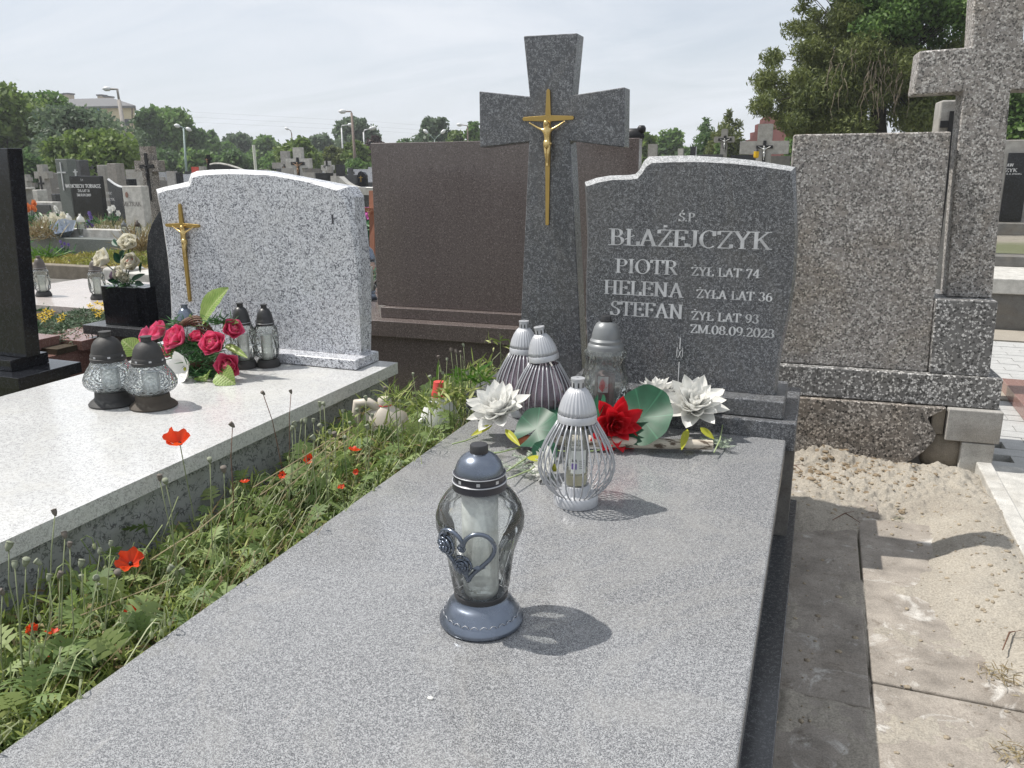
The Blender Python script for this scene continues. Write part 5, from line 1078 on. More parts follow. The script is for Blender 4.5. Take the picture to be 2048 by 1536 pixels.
# upright seed heads, each a plant of its own
CAPS = plain('poppy_capsule', (.22, .24, .17), .8, 0, .3, 200, .3); DCAP = plain('dry_capsule', (.15, .13, .11), .85, 0, .3, 200, .3); STM = plain('poppy_stem', (.20, .23, .12), .8)
caps_mesh = MB().lathe([(0, -.0085), (.0022, -.0078), (.0050, -.002), (.0062, .003), (.0056, .0065), (.0068, .0072), (.0064, .0082), (0, .0094)], 10).mesh('seed_head', CAPS, True)
caps_dry = caps_mesh.copy(); caps_dry.materials.clear(); caps_dry.materials.append(DCAP)
heads = [(527, 790, 580, 900), (582, 787, 565, 960), (465, 854, 440, 980), (130, 1075, 60, 1200), (110, 1030, 40, 1180), (30, 1135, 20, 1260), (52, 1130, 30, 1260), (18, 1098, 10, 1240), (98, 1160, 60, 1290), (120, 1155, 100, 1300), (140, 1095, 90, 1230), (163, 1132, 140, 1290), (163, 1160, 140, 1300), (222, 1092, 180, 1220), (200, 1107, 165, 1240), (195, 1162, 150, 1290), (196, 1176, 170, 1320), (237, 1152, 190, 1290), (213, 1176, 190, 1310), (5, 1190, 0, 1300), (78, 1130, 30, 1240), (340, 1142, 240, 1240), (352, 1150, 250, 1250), (366, 1148, 300, 1230), (320, 960, 330, 1060), (332, 968, 340, 1070), (420, 925, 410, 1040), (448, 944, 430, 1050),
  (640, 812, 655, 900), (648, 812, 650, 900), (590, 852, 580, 930), (603, 845, 590, 940), (611, 845, 600, 950), (641, 856, 610, 960), (660, 868, 640, 960), (686, 826, 690, 900), (715, 824, 700, 900), (670, 873, 650, 950), (627, 845, 620, 940), (584, 861, 560, 950), (627, 880, 610, 960), (735, 858, 720, 920), (770, 781, 800, 860), (826, 752, 850, 830), (861, 758, 850, 840), (886, 750, 905, 830), (902, 703, 915, 810), (912, 706, 930, 800), (921, 708, 930, 800), (927, 693, 935, 790), (877, 718, 910, 820), (926, 718, 940, 810), (935, 750, 940, 820), (894, 722, 900, 800), (778, 799, 790, 870), (800, 806, 810, 880), (732, 800, 735, 880), (870, 815, 900, 870), (880, 805, 905, 870), (690, 880, 680, 950), (700, 850, 690, 930), (745, 835, 740, 900)]
ORD = ['leftmost', 'second from left', 'third from left', 'fourth from left', 'fifth from left', 'sixth from left', 'seventh from left', 'eighth from left', 'ninth from left', 'tenth from left', 'eleventh from left', 'twelfth from left', 'thirteenth from left', 'fourteenth from left', 'fifteenth from left', 'sixteenth from left', 'seventeenth from left', 'eighteenth from left', 'nineteenth from left', 'twentieth from left', 'twenty first from left', 'twenty second from left', 'twenty third from left', 'twenty fourth from left', 'twenty fifth from left']
band = lambda x: 0 if x < 260 else 1 if x < 560 else 2 if x < 760 else 3
byx = {b_: sorted([hh for hh in heads if band(hh[0]) == b_]) for b_ in range(4)}
for i, (x, y, x2, y2) in enumerate(heads):
    X0 = -1.30 if i not in (0, 1, 2) else -1.42
    if x > 720: X0 = -1.18-.1*random.random()
    X0 += random.uniform(-.07, .07); top = onx(x, y, X0); low = onx(x2, y2, X0+.02); low.z = min(low.z, -.14)
    where = ORD[byx[band(x)].index((x, y, x2, y2))]+[' in the near left corner', ' before the pale grave wall', ' above the straws', ' around the plastic bottles'][band(x)]
    dry = i < 3 or x > 850 and random.random() < .4 or random.random() < .2
    t = thing('poppy_seed_head', ('tall dark ' if i < 3 else 'dry brown ')+'poppy seed head '+where if dry else 'pale green poppy seed head '+where, 'seed head', low, 0, 'dry poppy seed heads' if dry else 'green poppy seed heads')
    md_ = top.lerp(low, .5)+Vector((random.uniform(-.01, .01), random.uniform(-.02, .02), 0)); md2 = top.lerp(low, .2)+Vector((random.uniform(-.004, .004), random.uniform(-.008, .008), 0))
    MB().tube([low-Vector((0, 0, .1)), md_, md2, top], [.0016, .0013, .0011, .0011], 5).build('stem', WICKER if dry and i < 3 else STM, t, world=True, smooth=True)
    h = inst('capsule', caps_dry if dry else caps_mesh, t, top+Vector((0, 0, .005))-low, (random.uniform(-.6, .6), random.uniform(-.6, .6), 0), random.uniform(.7, 1.15))
# red poppies
def poppy(label, x, y, X0, r, nrm, crumple=.15, stem=None, npet=4, opening=25):
    r *= .82; c = onx(x, y, X0); t = thing('poppy', label, 'poppy', c, 0, 'red poppies in the weed strip'); R3 = Vector(nrm).to_track_quat('Z', 'Y').to_matrix()
    for k in range(npet):
        a0 = 2*math.pi*k/npet; e = rad(opening+random.uniform(-8, 8)); mb = MB()
        def f(u, v):
            a = (u-.5)*1.9; rr = r*v*(1-.10*abs(u-.5)+.12*math.sin(a*5+k*3)*v); up_ = r*(v**1.5)*math.tan(e)*.9+crumple*r*.35*v*math.sin(a*7+k*2)+random.uniform(-1, 1)*r*crumple*.12*v
            p = Vector((rr*math.sin(a), rr*math.cos(a), up_)); return tuple(R3 @ (Matrix.Rotation(a0, 3, 'Z') @ p))
        mb.grid(f, 8, 5).build('petal', POPPY, t, smooth=True)
    MB().ball((0, 0, 0), r*.16, 8, 6, (1, 1, 1.2)).build('flower_centre', IRON, t, smooth=True, loc=R3 @ Vector((0, 0, r*.12)))
    lo_ = Vector((c.x+.01, c.y+.03, -.25)); MB().tube([lo_, lo_.lerp(c, .6)+Vector((-.008, .008, 0)), c-(R3 @ Vector((0, 0, r*.05)))], .0013, 5).build('stem', STM, t, world=True)
poppy('wide open red poppy rising highest, against the pale granite slab edge', 360, 889, -1.46, .036, (.15, -.45, .9), .22, opening=48)
poppy('crumpled bright red poppy half way down the strip, against the pale grave wall', 262, 1129, -1.36, .034, (.25, -.35, .8), .5, opening=40)
poppy('small folded red poppy near the middle of the green leaves', 264, 1221, -1.25, .016, (.1, -.8, .5), .5)
poppy('red poppy seen edge on, low in the left corner weeds', 62, 1256, -1.36, .014, (.9, -.4, .1), .4)
poppy('flattened orange red poppy petals left of the lowest poppies', 103, 1268, -1.30, .016, (0, .3, 1), .4, npet=2)
poppy('tiny torn red poppy low among pale stems', 151, 1284, -1.30, .010, (.3, -.8, .3), .5)
poppy('tiny red poppy nearest the bottom left corner', 98, 1308, -1.30, .007, (0, -.8, .5), .5)
poppy('ragged orange poppy with narrow petals beside dry stems', 489, 965, -1.38, .015, (0, .1, 1), .5, npet=3)
poppy('faded red poppy leaning left above the brown leaves', 618, 918, -1.35, .018, (.4, -.8, .4), .6)
poppy('broad red poppy hanging over the dark wall, right of the straws', 709, 902, -1.28, .024, (0, .2, 1), .4, npet=3)
poppy('small red poppy below the broad one on the right', 712, 944, -1.22, .011, (.3, -.8, .4), .5)
poppy('pale orange faded poppy in the dry tangle', 565, 950, -1.33, .013, (.2, -.8, .4), .7)
poppy('small salmon poppy at the edge of the grey slab', 683, 975, -1.18, .012, (0, -.3, .9), .6, npet=3)
for p_, lb_ in LITTER:
    t = thing('dry_litter', lb_, 'dry grass', (p_.x, p_.y, GZ)); tuft('blades', t, (p_.x, p_.y, p_.z-.01), 110, .035, .0025, .025, WG[1], .06, .5)
# taller leafy weeds at the back of the gap
for i, (x, y, n_, L) in enumerate(((940, 760, 46, .09), (905, 790, 60, .09), (960, 745, 30, .10), (790, 800, 60, .10), (860, 815, 40, .08), (930, 800, 50, .08), (1000, 690, 16, .07))):
    c = onx(x, y, -1.15-.02*i); t = thing('weed_plant', ['leafy weed with bright arrow shaped leaves left of the wire lanterns', 'bushy weed right of the white bottle', 'tall weed leaning against the grey slab corner', 'feathery dill like weed above the beige jug', 'short weed before the white bottle', 'weed clump at the slab edge near the lilies', 'curled bindweed shoot beside the purple lanterns'][i], 'weed', (c.x, c.y, GZ)); 
    tuft('foliage', t, (c.x, c.y, c.z), n_, L, .004 if i == 3 else .009, .035, WG[0] if i != 0 else WG[3], .6, .5)
    P3 = [Vector((c.x+.02, c.y, GZ)), c.lerp(Vector((c.x+.02, c.y, GZ)), .4), c+Vector((0, 0, .05))]; MB().tube(P3, .0022, 5).build('stem', STM, t, world=True)
ya = thing('bindweed', 'bright green pointed leaves beside the wire lanterns, at the slab corner', 'weed', onx(965, 745, -1.12))
for b, t2, w in (((955, 745), (940, 735), .03), ((960, 742), (978, 728), .028), ((950, 752), (935, 758), .028), ((975, 735), (985, 722), .02)):
    blade_leaf(ya, onx(*b, -1.12), onx(*t2, -1.13), w, WG[3], (0, -.7, .7), n=5)
MB().tube([onx(965, 800, -1.12), onx(960, 760, -1.12), onx(958, 742, -1.12)], .002, 5).build('stem', STM, ya, world=True)
MB().tube([onx(975, 790, -1.12), onx(985, 720, -1.11), onx(1000, 705, -1.10), onx(1015, 722, -1.1)], .0015, 5).build('stem', STM, ya, world=True)
# thin summer haze over the whole cemetery
hz = MB().box(-170, 60, -30, 240, GZ-1.1, 22).build('haze', [], None); hm = bpy.data.materials.new('haze'); hm.use_nodes = True; ht = hm.node_tree; ht.nodes.clear()
pv_ = ht.nodes.new('ShaderNodeVolumePrincipled'); pv_.inputs['Color'].default_value = (.93, .96, 1, 1); pv_.inputs['Density'].default_value = .0010; ho = ht.nodes.new('ShaderNodeOutputMaterial'); ht.links.new(pv_.outputs[0], ho.inputs['Volume'])
hz.data.materials.clear(); hz.data.materials.append(hm); hz['kind'] = 'stuff'; hz['label'] = 'thin bluish summer haze softening the far trees and buildings'
# a dropped leaf chip on the slab
o = MB().ball((0, 0, 0), .006, 7, 5, (1, .7, .4)).build('white_pebble', WHITEPET, smooth=True, loc=onz(861, 1396, .002)); tag(o, 'single small white pebble lying on the bare front of the grey slab', 'pebble')

# ------------------------------------------------------------------ trees
TR = [leafm('leaves_mid', [(.07, .14, .04), (.13, .23, .06), (.20, .30, .09)], .6, .5), leafm('leaves_yellow', [(.07, .12, .025), (.14, .21, .05), (.21, .28, .08)], .6, .45),
      leafm('leaves_dark', [(.055, .11, .04), (.10, .175, .06), (.15, .23, .09)], .6, .5), leafm('leaves_olive', [(.06, .085, .025), (.13, .16, .045), (.20, .23, .07)], .6, .35), leafm('leaves_grey', [(.075, .12, .07), (.13, .18, .105), (.18, .24, .15)], .6, .5), leafm('leaves_purple', [(.03, .015, .02), (.06, .03, .03), (.08, .05, .04)], .6, .2)]
def leaf_cloud(C, R_, n, size, aspect=.6, shell=.5, droop=0.0, rng=RNG):
    """n leaf faces spread through the lobes (centres C, radii R_)"""
    C = np.asarray(C, float); R_ = np.asarray(R_, float); w = (R_.prod(1))**.67; w /= w.sum(); k = rng.choice(len(C), n, p=w)
    d = rng.normal(size=(n, 3)); d /= np.linalg.norm(d, axis=1, keepdims=True); rr = rng.random(n)**shell; rr = np.where(rng.random(n) < .12, rr*1.16, rr)
    P0 = C[k]+d*R_[k]*rr[:, None]
    # clumps: pull leaves towards a set of twig ends
    a = rng.normal(size=(n, 3)); a[:, 2] -= droop; a /= np.linalg.norm(a, axis=1, keepdims=True); b = np.cross(a, rng.normal(size=(n, 3))); b /= np.linalg.norm(b, axis=1, keepdims=True)
    s = size*rng.uniform(.6, 1.3, n)[:, None]; V = np.stack([P0-a*s, P0-b*s*aspect, P0+a*s, P0+b*s*aspect], 1)
    F = np.arange(n*4).reshape(n, 4); T = np.clip(.5+.25*rng.normal(size=n)+.35*(rng.random(len(C))[k]-.5), 0, 1); return V.reshape(-1, 3), F, T
def tree(label, px, ytop, D, wpx, m, kind='round', n=5000, leaf=.10, group=None, name='deciduous_tree', low=None, cat='tree', trunk=.03, colm=None):
    tp = ond(px, ytop, D); b = Vector((tp.x, tp.y, GZ)); H = tp.z-GZ; W_ = wpx/FPX*D/2; t = thing(name, label, cat, b, 0, group)
    lowf = low if low is not None else .15; C = []; R_ = []
    rg = random.Random(int(px*7+ytop)); nl = {'round': 26, 'cone': 44, 'bush': 16, 'poplar': 22}[kind]
    for i in range(nl):
        u = (i+.5)/nl; z = H*(lowf+(1-lowf)*u)
        if kind == 'round': w = math.sin(math.pi*min(.97, .18+.78*u))**.6
        elif kind == 'cone': w = (1-u)**.85+.04
        elif kind == 'poplar': w = (math.sin(math.pi*min(.98, .12+.86*u))**.5)*.95
        else: w = math.sin(math.pi*(.3+.55*u))
        a = rg.uniform(0, 6.28); q = rg.uniform(.15, .68)*w*W_; r_ = W_*w*rg.uniform(.30, .46)+.03*W_
        if kind == 'cone': q = w*W_*rg.uniform(.3, .6); r_ = W_*w*.42+.03*W_
        hz = r_*rg.uniform(.7, 1.05) if kind != 'poplar' else r_*1.3
        C.append((q*math.cos(a), q*math.sin(a), min(z, H-hz*.95))); R_.append((r_, r_, hz))
    C.append((0, 0, H*.55)); R_.append((W_*.55, W_*.55, H*.33)) if kind != 'cone' else R_.append((W_*.3, W_*.3, H*.3))
    V, F, T = leaf_cloud(C, R_, n, leaf, .55 if kind != 'cone' else .3, .45); tint_mesh('crown', V, F, T, m, t)
    tb_ = MB(); tb_.tube([(0, 0, 0), (W_*.03, 0, H*.3), (0, W_*.03, H*.6), (0, 0, H*.86)], [H*trunk, H*trunk*.75, H*trunk*.4, H*trunk*.1], 8)
    for c in C[::2]: tb_.tube([(0, 0, max(.2, c[2]*.65)), (c[0]*.5, c[1]*.5, c[2]*.85), c], [H*trunk*.3, H*trunk*.2, H*trunk*.06], 5)
    tb_.build('trunk', BARK, t, smooth=True); return t
TL = [
 # label, px, ytop, D, width px, mat, kind, n, leaf
 ('big bright green tree at the far left edge, hiding the building', -10, 165, 42, 260, 1, 'round', 9000, .17), ('dense leafy tree left of the building, top level with its roof', 70, 182, 46, 150, 0, 'round', 6000, .17), ('dark tree trunk and crown behind the black headstone', 20, 300, 34, 120, 2, 'bush', 3000, .12),
 ('round silvery green tree in front of the blue panel of the building', 165, 212, 40, 170, 4, 'round', 6500, .15), ('yellow green tree before the foot of the concrete lamp post', 195, 258, 34, 150, 1, 'round', 5000, .13), ('yellow green shrubby tree below the building corner', 130, 275, 36, 110, 1, 'bush', 3000, .13),
 ('dark tree directly right of the building corner', 292, 216, 70, 62, 2, 'poplar', 3500, .26), ('tall full tree behind the green lamp post', 335, 216, 72, 110, 0, 'poplar', 6500, .26), ('tree sloping down right of the green lamp post', 388, 258, 74, 80, 2, 'round', 4000, .26), ('small pointed dark tree in the far tree line, left of the gap', 421, 262, 80, 36, 2, 'poplar', 2200, .28),
 ('low tree right of the pointed one in the far line', 450, 285, 85, 60, 0, 'round', 2200, .3), ('broad hazy green tree above the pale concrete post', 490, 268, 95, 90, 4, 'round', 4500, .34), ('green tree joined to the broad one, left of the two stone crosses', 530, 272, 90, 70, 0, 'round', 3500, .32), ('yellowish leafy tree right behind the two stone crosses', 592, 276, 50, 84, 1, 'round', 3500, .17),
 ('pale willow like tree right of the stone crosses', 640, 268, 90, 70, 4, 'round', 3500, .3), ('large domed grey green tree behind the lamp posts', 712, 236, 85, 92, 4, 'round', 6500, .28), ('small golden bush left of the tall lamp post', 668, 292, 55, 44, 3, 'round', 2200, .16), ('yellow green young tree right of the tall lamp post', 712, 280, 52, 52, 1, 'round', 2200, .16),
 ('dark red leaved tree at the brown monument corner', 752, 272, 60, 44, 5, 'round', 2000, .18), ('low dark hedge tree below the pale willow', 630, 305, 60, 90, 2, 'bush', 2600, .2), ('leafy hedge bush behind the dark tombs', 715, 318, 48, 70, 0, 'bush', 2200, .15),
 ('small dark tree just left of the big domed crown above the brown stone', 808, 278, 80, 40, 2, 'round', 1800, .28), ('bright willow rising above the brown monument', 868, 235, 70, 84, 4, 'round', 5000, .22), ('low green crown between the willow and granite cross', 915, 262, 68, 60, 1, 'round', 2500, .22), ('tree just left of the granite cross arm', 948, 243, 66, 44, 0, 'round', 2500, .2),
 ('yellow green bush right of the brown monument corner', 1292, 264, 50, 44, 1, 'round', 2200, .15), ('spreading green tree above the arched headstone', 1342, 258, 60, 72, 0, 'round', 3500, .18), ('second dark crown touching the spreading tree', 1312, 272, 62, 40, 2, 'round', 1800, .18)]
for i, (lb, px, yt, D, w, mi_, kd, n, lf_) in enumerate(TL): tree(lb, px, yt, D, w*1.38, TR[mi_], kd, int(n*1.7), lf_, 'trees along the far edge of the cemetery')
tree('small blue green spruce left of the pointed conifer', 1412, 234, 38, 150, TR[2], 'cone', 9000, .12, None, 'spruce_tree', .05)
tree('broad pointed green conifer behind the small stone cross', 1462, 218, 34, 175, TR[3], 'cone', 16000, .10, None, 'conifer_tree', .05)
tree('small thuja hugging the foot of the broad conifer', 1438, 275, 30, 80, TR[0], 'cone', 5000, .07, None, 'conifer_tree', .05)
tree('low green bush in front of the red church', 1592, 262, 30, 84, TR[0], 'round', 3500, .09, None, 'bush', .05, 'bush')
tree('green tree seen past the right side of the terrazzo cross', 2080, 120, 22, 260, TR[0], 'round', 9000, .10, None, 'deciduous_tree', .1)
for k, (px, yt) in enumerate(((30, 285), (90, 290), (250, 292), (320, 296), (400, 298), (470, 300), (560, 300), (640, 318), (1300, 290), (1385, 296))):
    tree(['dark hedge behind the small crosses at the far left', 'dark hedge below the building', 'dark hedge at the foot of the concrete lamp post', 'dark hedge right of the terrazzo cross', 'hedge behind the red sign', 'hedge behind the pale post', 'hedge left of the stone crosses', 'hedge between the stone crosses and dark tombs', 'hedge right of the brown monument', 'hedge below the spruce'][k], px, yt, 60, 120, TR[2 if k % 2 else 0], 'bush', 2600, .2, 'dark hedges closing off the cemetery', 'hedge', .0, 'hedge')
# the big yew on the right: feathery boughs hanging from a dark trunk
def yew():
    D = 17; tr = ond(1760, 262, D); b = Vector((tr.x, tr.y, GZ)); t = thing('yew_tree', 'big dark olive yew tree with a bare dark trunk, rising behind the terrazzo headstone', 'tree', b)
    L = lambda x, y, d=0: ond(x, y, D+d)-b; rg = random.Random(3); P0 = []; TT = []; C = []; R_ = []
    prof = [(-260, 1640, 2050), (-120, 1625, 2060), (-20, 1622, 2020), (40, 1640, 2000), (85, 1600, 1980), (120, 1560, 1960), (165, 1556, 1950), (205, 1548, 1930), (235, 1545, 1910), (262, 1600, 1740)]
    C2 = []; R2 = []
    for i in range(460):
        y = rg.uniform(-250, 262); xl = np.interp(y, [p[0] for p in prof], [p[1] for p in prof]); xr = np.interp(y, [p[0] for p in prof], [p[2] for p in prof]); x = rg.uniform(xl+14, xr-10)
        r_ = rg.uniform(.24, .50); r_ *= .6 if abs(x-xl) < 50 else 1
        if y > 215 and abs(x-1760) < 45: continue
        if rg.random() < .16: x = xl-rg.uniform(0, 34); r_ *= .6
        c = L(x, y, rg.uniform(-1.3, 1.6) if y < 150 else rg.uniform(-.8, .8)); (C2 if (x > 1700 and y < 95 and x < 1960) else C).append(c); (R2 if (x > 1700 and y < 95 and x < 1960) else R_).append((r_*1.15, r_*1.15, r_*.8))
    V, F, T = leaf_cloud(C, R_, 190000, .05, .28, .55, .9); tint_mesh('crown', V, F, T, TR[3], t)
    V, F, T = leaf_cloud(C2, R2, 52000, .05, .5, .5, .3); tint_mesh('crown', V, F, T, TR[0], t)
    m = MB(); m.tube([(0, 0, 0), L(1757, 300), L(1755, 240), L(1765, 150), L(1790, 0), L(1800, -200)], [.24, .20, .17, .12, .08, .04], 10)
    for c in (C+C2)[::3]: m.tube([L(1762, min(235, 150+rg.uniform(-60, 60))), Vector(c)*.5+L(1765, 170)*.5+Vector((0, 0, .1)), c], [.022, .014, .004], 5)
    m.build('trunk', plain('dark_bark', (.028, .024, .02), .9, 0, .9, 30, .4), t, smooth=True)
    tw = MB()
    for k in range(46):
        x = rg.choice((1690+rg.gauss(0, 22), 1750+rg.gauss(0, 14), 1790+rg.gauss(0, 14))); y0 = rg.uniform(95, 190); p = L(x, y0, -1.5); pts = [p]
        for j in range(5): pts.append(pts[-1]+Vector((rg.gauss(0, .03), rg.gauss(0, .02), -rg.uniform(.06, .13))))
        tw.tube(pts, [.007, .006, .005, .004, .003, .002], 4)
    tw.build('bare_twigs', plain('bare_twig', (.20, .165, .12), .9), t); return t
yew()

# ------------------------------------------------------------------ buildings, lamps, wires
YELW = plain('yellow_render', (.58, .50, .33), .9); ROOFM = plain('grey_roof', (.13, .13, .135), .85); BLUEP = plain('blue_panel', (.16, .33, .52), .6); CHIM = plain('chimney_render', (.50, .43, .33), .9); REDB = plain('red_brick_wall', (.25, .085, .07), .9, 0, .3, 8); WIN = plain('dark_window', (.03, .035, .045), .2)
bd = thing('apartment_building', 'pale yellow apartment block with grey roof, blue panel and five chimneys behind trees', 'building', ond(170, 330, 120)); bd.location.z = GZ
D0 = 120; a = ond(20, 220, D0); b = ond(268, 213, D0*.97); a.z = b.z = 0
xd = (b-a).normalized(); yd = Vector((-xd.y, xd.x, 0)); zt = ond(268, 212, D0*.97).z
def bpos(px, py, off=0):            # on the facade plane
    d = ray(px, py); n = yd; o_ = a-yd*off; return C0+d*((o_-C0).dot(n)/d.dot(n))
MB().prism([(p.x, p.y, GZ) for p in (a, b, b+Vector((ray(268, 213).x, ray(268, 213).y, 0)).normalized()*11-xd*.3, a+yd*11)], (0, 0, zt-GZ)).build('wall', YELW, bd, world=True)
rid = ond(170, 200, D0+5).z
m = MB(); A_, B_ = a-xd*.5-yd*.5, b+xd*.6-yd*.5; yb_ = ray(268, 213); yb_.z = 0; yb_.normalize(); E_, F_ = b+xd*.3+yb_*11.5, a-xd*.5+yd*11.5; R1, R2_ = a+yd*5.5, b-xd*3.5+yb_*5.5
m.add([(A_.x, A_.y, zt+.02), (B_.x, B_.y, zt+.02), (E_.x, E_.y, zt+.02), (F_.x, F_.y, zt+.02), (R1.x, R1.y, rid), (R2_.x, R2_.y, rid)], [(0, 1, 5, 4), (1, 2, 5), (2, 3, 4, 5), (3, 0, 4), (0, 3, 2, 1)]); m.build('roof', ROOFM, bd, world=True)
MB().prism([A_+Vector((0, 0, zt-.28)), B_+Vector((0, 0, zt-.28)), B_+Vector((0, 0, zt+.0)), A_+Vector((0, 0, zt+.0))], -yd*.12).build('gutter', ROOFM, bd, world=True)
for (x0, x1, y0, y1, m_, nm) in ((113, 141, 211, 236, BLUEP, 'blue_panel'), (186, 200, 214, 240, BLUEP, 'blue_panel'), (250, 259, 238, 252, WIN, 'window'), (232, 239, 240, 252, WIN, 'window'), (263.5, 265.5, 213, 280, plain('downpipe', (.16, .11, .08), .7), 'downpipe')):
    P4 = [bpos(*p, .06) for p in ((x0, y1), (x1, y1), (x1, y0), (x0, y0))]; MB().prism(P4, -yd*.08).build(nm, m_, bd, world=True)
for (x0, x1, yt, dd) in ((88, 98, 186, 4), (120, 129, 189, 6), (128, 138, 188, 4), (194, 204, 191, 6), (207, 218, 194, 4)):
    p = ond(x0, yt-2, D0+dd); q2 = ond(x1, yt-2, D0+dd); w = (q2-p).length; c = Vector((p.x, p.y, 0))
    MB().prism([Vector((v.x, v.y, p.z-3.2)) for v in (c, c+xd*w, c+xd*w+yd*1.2, c+yd*1.2)], (0, 0, 3.0)).build('chimney', CHIM, bd, world=True)
    MB().prism([Vector((v.x, v.y, p.z-.19)) for v in (c-xd*.12-yd*.1, c+xd*(w+.12)-yd*.1, c+xd*(w+.12)+yd*1.3, c-xd*.12+yd*1.3)], (0, 0, .2)).build('chimney_cap', ROOFM, bd, world=True)
ch = thing('church', 'red church with stepped and curved gable and a small cross, partly behind the yew', 'church', ond(1540, 330, 75)); ch.location.z = GZ
G_ = [(1488, 300), (1491, 281), (1500, 279), (1500, 266), (1509, 264), (1510, 250), (1519, 247), (1520, 240), (1525, 236), (1533, 231), (1537, 233), (1546, 226), (1570, 238), (1592, 252), (1620, 262), (1645, 268), (1660, 300)]
gp = [ond(x, y, 75) for x, y in G_]; gp[0].z = gp[-1].z = GZ
MB().prism(gp, Vector((.3, 6, 0))).build('gable', REDB, ch, world=True); r0, r1 = ond(1546, 228, 76), ond(1665, 240, 79)
MB().prism([ond(1546, 229, 75.2), ond(1700, 238, 78), ond(1700, 300, 78), ond(1560, 300, 75.2)], Vector((.3, 8, 0))).build('nave_roof', plain('red_roof', (.23, .085, .065), .9), ch, world=True)
c = ond(1537, 224, 75); MB().box(c.x-.05, c.x+.05, c.y, c.y+.1, c.z-.8, c.z+.4).box(c.x-.28, c.x-.055, c.y, c.y+.1, c.z-.02, c.z+.08).box(c.x+.055, c.x+.28, c.y, c.y+.1, c.z-.02, c.z+.08).build('roof_cross', IRON, ch, world=True)
LAMPC = plain('lamp_concrete', (.28, .26, .24), .9); LAMPG = plain('green_grey_paint', (.22, .29, .27), .6); LHEAD = plain('lamp_head', (.62, .63, .63), .4); RUSTP = plain('rusty_pole', (.17, .13, .11), .8)
def lamp(label, base, top, D, arms, r, m, head=.28, r2=None):
    b = ond(*base, D); tp = ond(*top, D); b = Vector((tp.x, tp.y, GZ)) if abs(base[0]-top[0]) < 3 else ond(base[0], base[1], D); g0 = b+(b-tp).normalized()*((b.z-GZ)/max(.1, (tp-b).normalized().z))
    t = thing('street_lamp', label, 'street lamp', Vector((g0.x, g0.y, GZ)), 0, 'lamp posts along the cemetery road')
    MB().tube([g0, tp], [r, r2 or r*.6], 8).build('pole', m, t, world=True, smooth=True)
    for (mid, end) in arms:
        e = ond(*end, D); mm_ = ond(*mid, D); MB().tube([tp, mm_, e], r*.4, 6).build('arm', m, t, world=True, smooth=True)
        dv_ = (e-mm_).normalized(); MB().tube([e, e+dv_*head*.3, e+dv_*head, e+dv_*head*1.5], [.05, .12, .13, .03], 8).build('lamp_head', LHEAD, t, world=True, smooth=True)
lamp('tall leaning concrete lamp post before the apartment block', (254, 296), (238, 200), 45, [((234.5, 178.5), (222, 178))], .16, LAMPC, .33)
lamp('green two headed lamp post right of the building', (373, 345), (367, 257), 55, [((364, 254), (360, 253)), ((370, 255), (372, 256))], .09, LAMPG)
lamp('tallest lamp post, dark pole before the domed tree', (712, 344), (703, 226), 48, [((702, 223), (692, 223))], .11, RUSTP, .3)
lamp('pale slim two headed lamp left of the tall one', (685, 325), (683, 256), 60, [((684, 251), (695, 250))], .08, LHEAD)
lamp('pale slim two headed lamp right of the tall one', (729, 320), (727, 264), 60, [((729, 260), (738, 258)), ((731, 260), (742, 257))], .08, LHEAD)
lamp('small single lamp above the stone crosses', (584, 300), (583, 266), 80, [((581, 261), (577, 259))], .09, RUSTP)
lamp('lamp rising above the brown monument near the granite cross', (937, 300), (935, 255), 60, [((934, 251), (924, 250))], .09, RUSTP)
lamp('double armed lamp with curved arms over the brown monument', (869, 320), (869, 280), 60, [((862, 272), (856, 267)), ((876, 272), (882, 267))], .06, LAMPG, .3)
lamp('low lamp left of the spreading tree, right of the granite cross', (1306, 300), (1306, 274), 60, [((1304, 273), (1300, 274))], .06, LAMPG, .3)
p = ond(512, 340, 40); o = MB().tube([Vector((p.x, p.y, GZ)), ond(507, 290, 40)], .07, 6).build('concrete_post', plain('pale_post', (.55, .56, .48), .8), centre=True); tag(o, 'pale slightly leaning post above the white headstone', 'post')
WIREM = plain('cable', (.30, .31, .33), .7)
for k, (y0, y1, y2) in enumerate(((226, 244, 262), (236, 254, 270), (246, 262, 277))):
    o = MB().tube([ond(-40, y0-26, 150), ond(420, y0, 150), ond(760, y1, 150), ond(980, y2, 150), ond(1300, y2+14, 150)], .012, 4).build('power_line', WIREM); o['label'] = ['highest thin power line crossing the sky above the far trees', 'middle thin power line crossing the sky above the far trees', 'lowest thin power line crossing the sky above the far trees'][k]; o['category'] = 'power line'

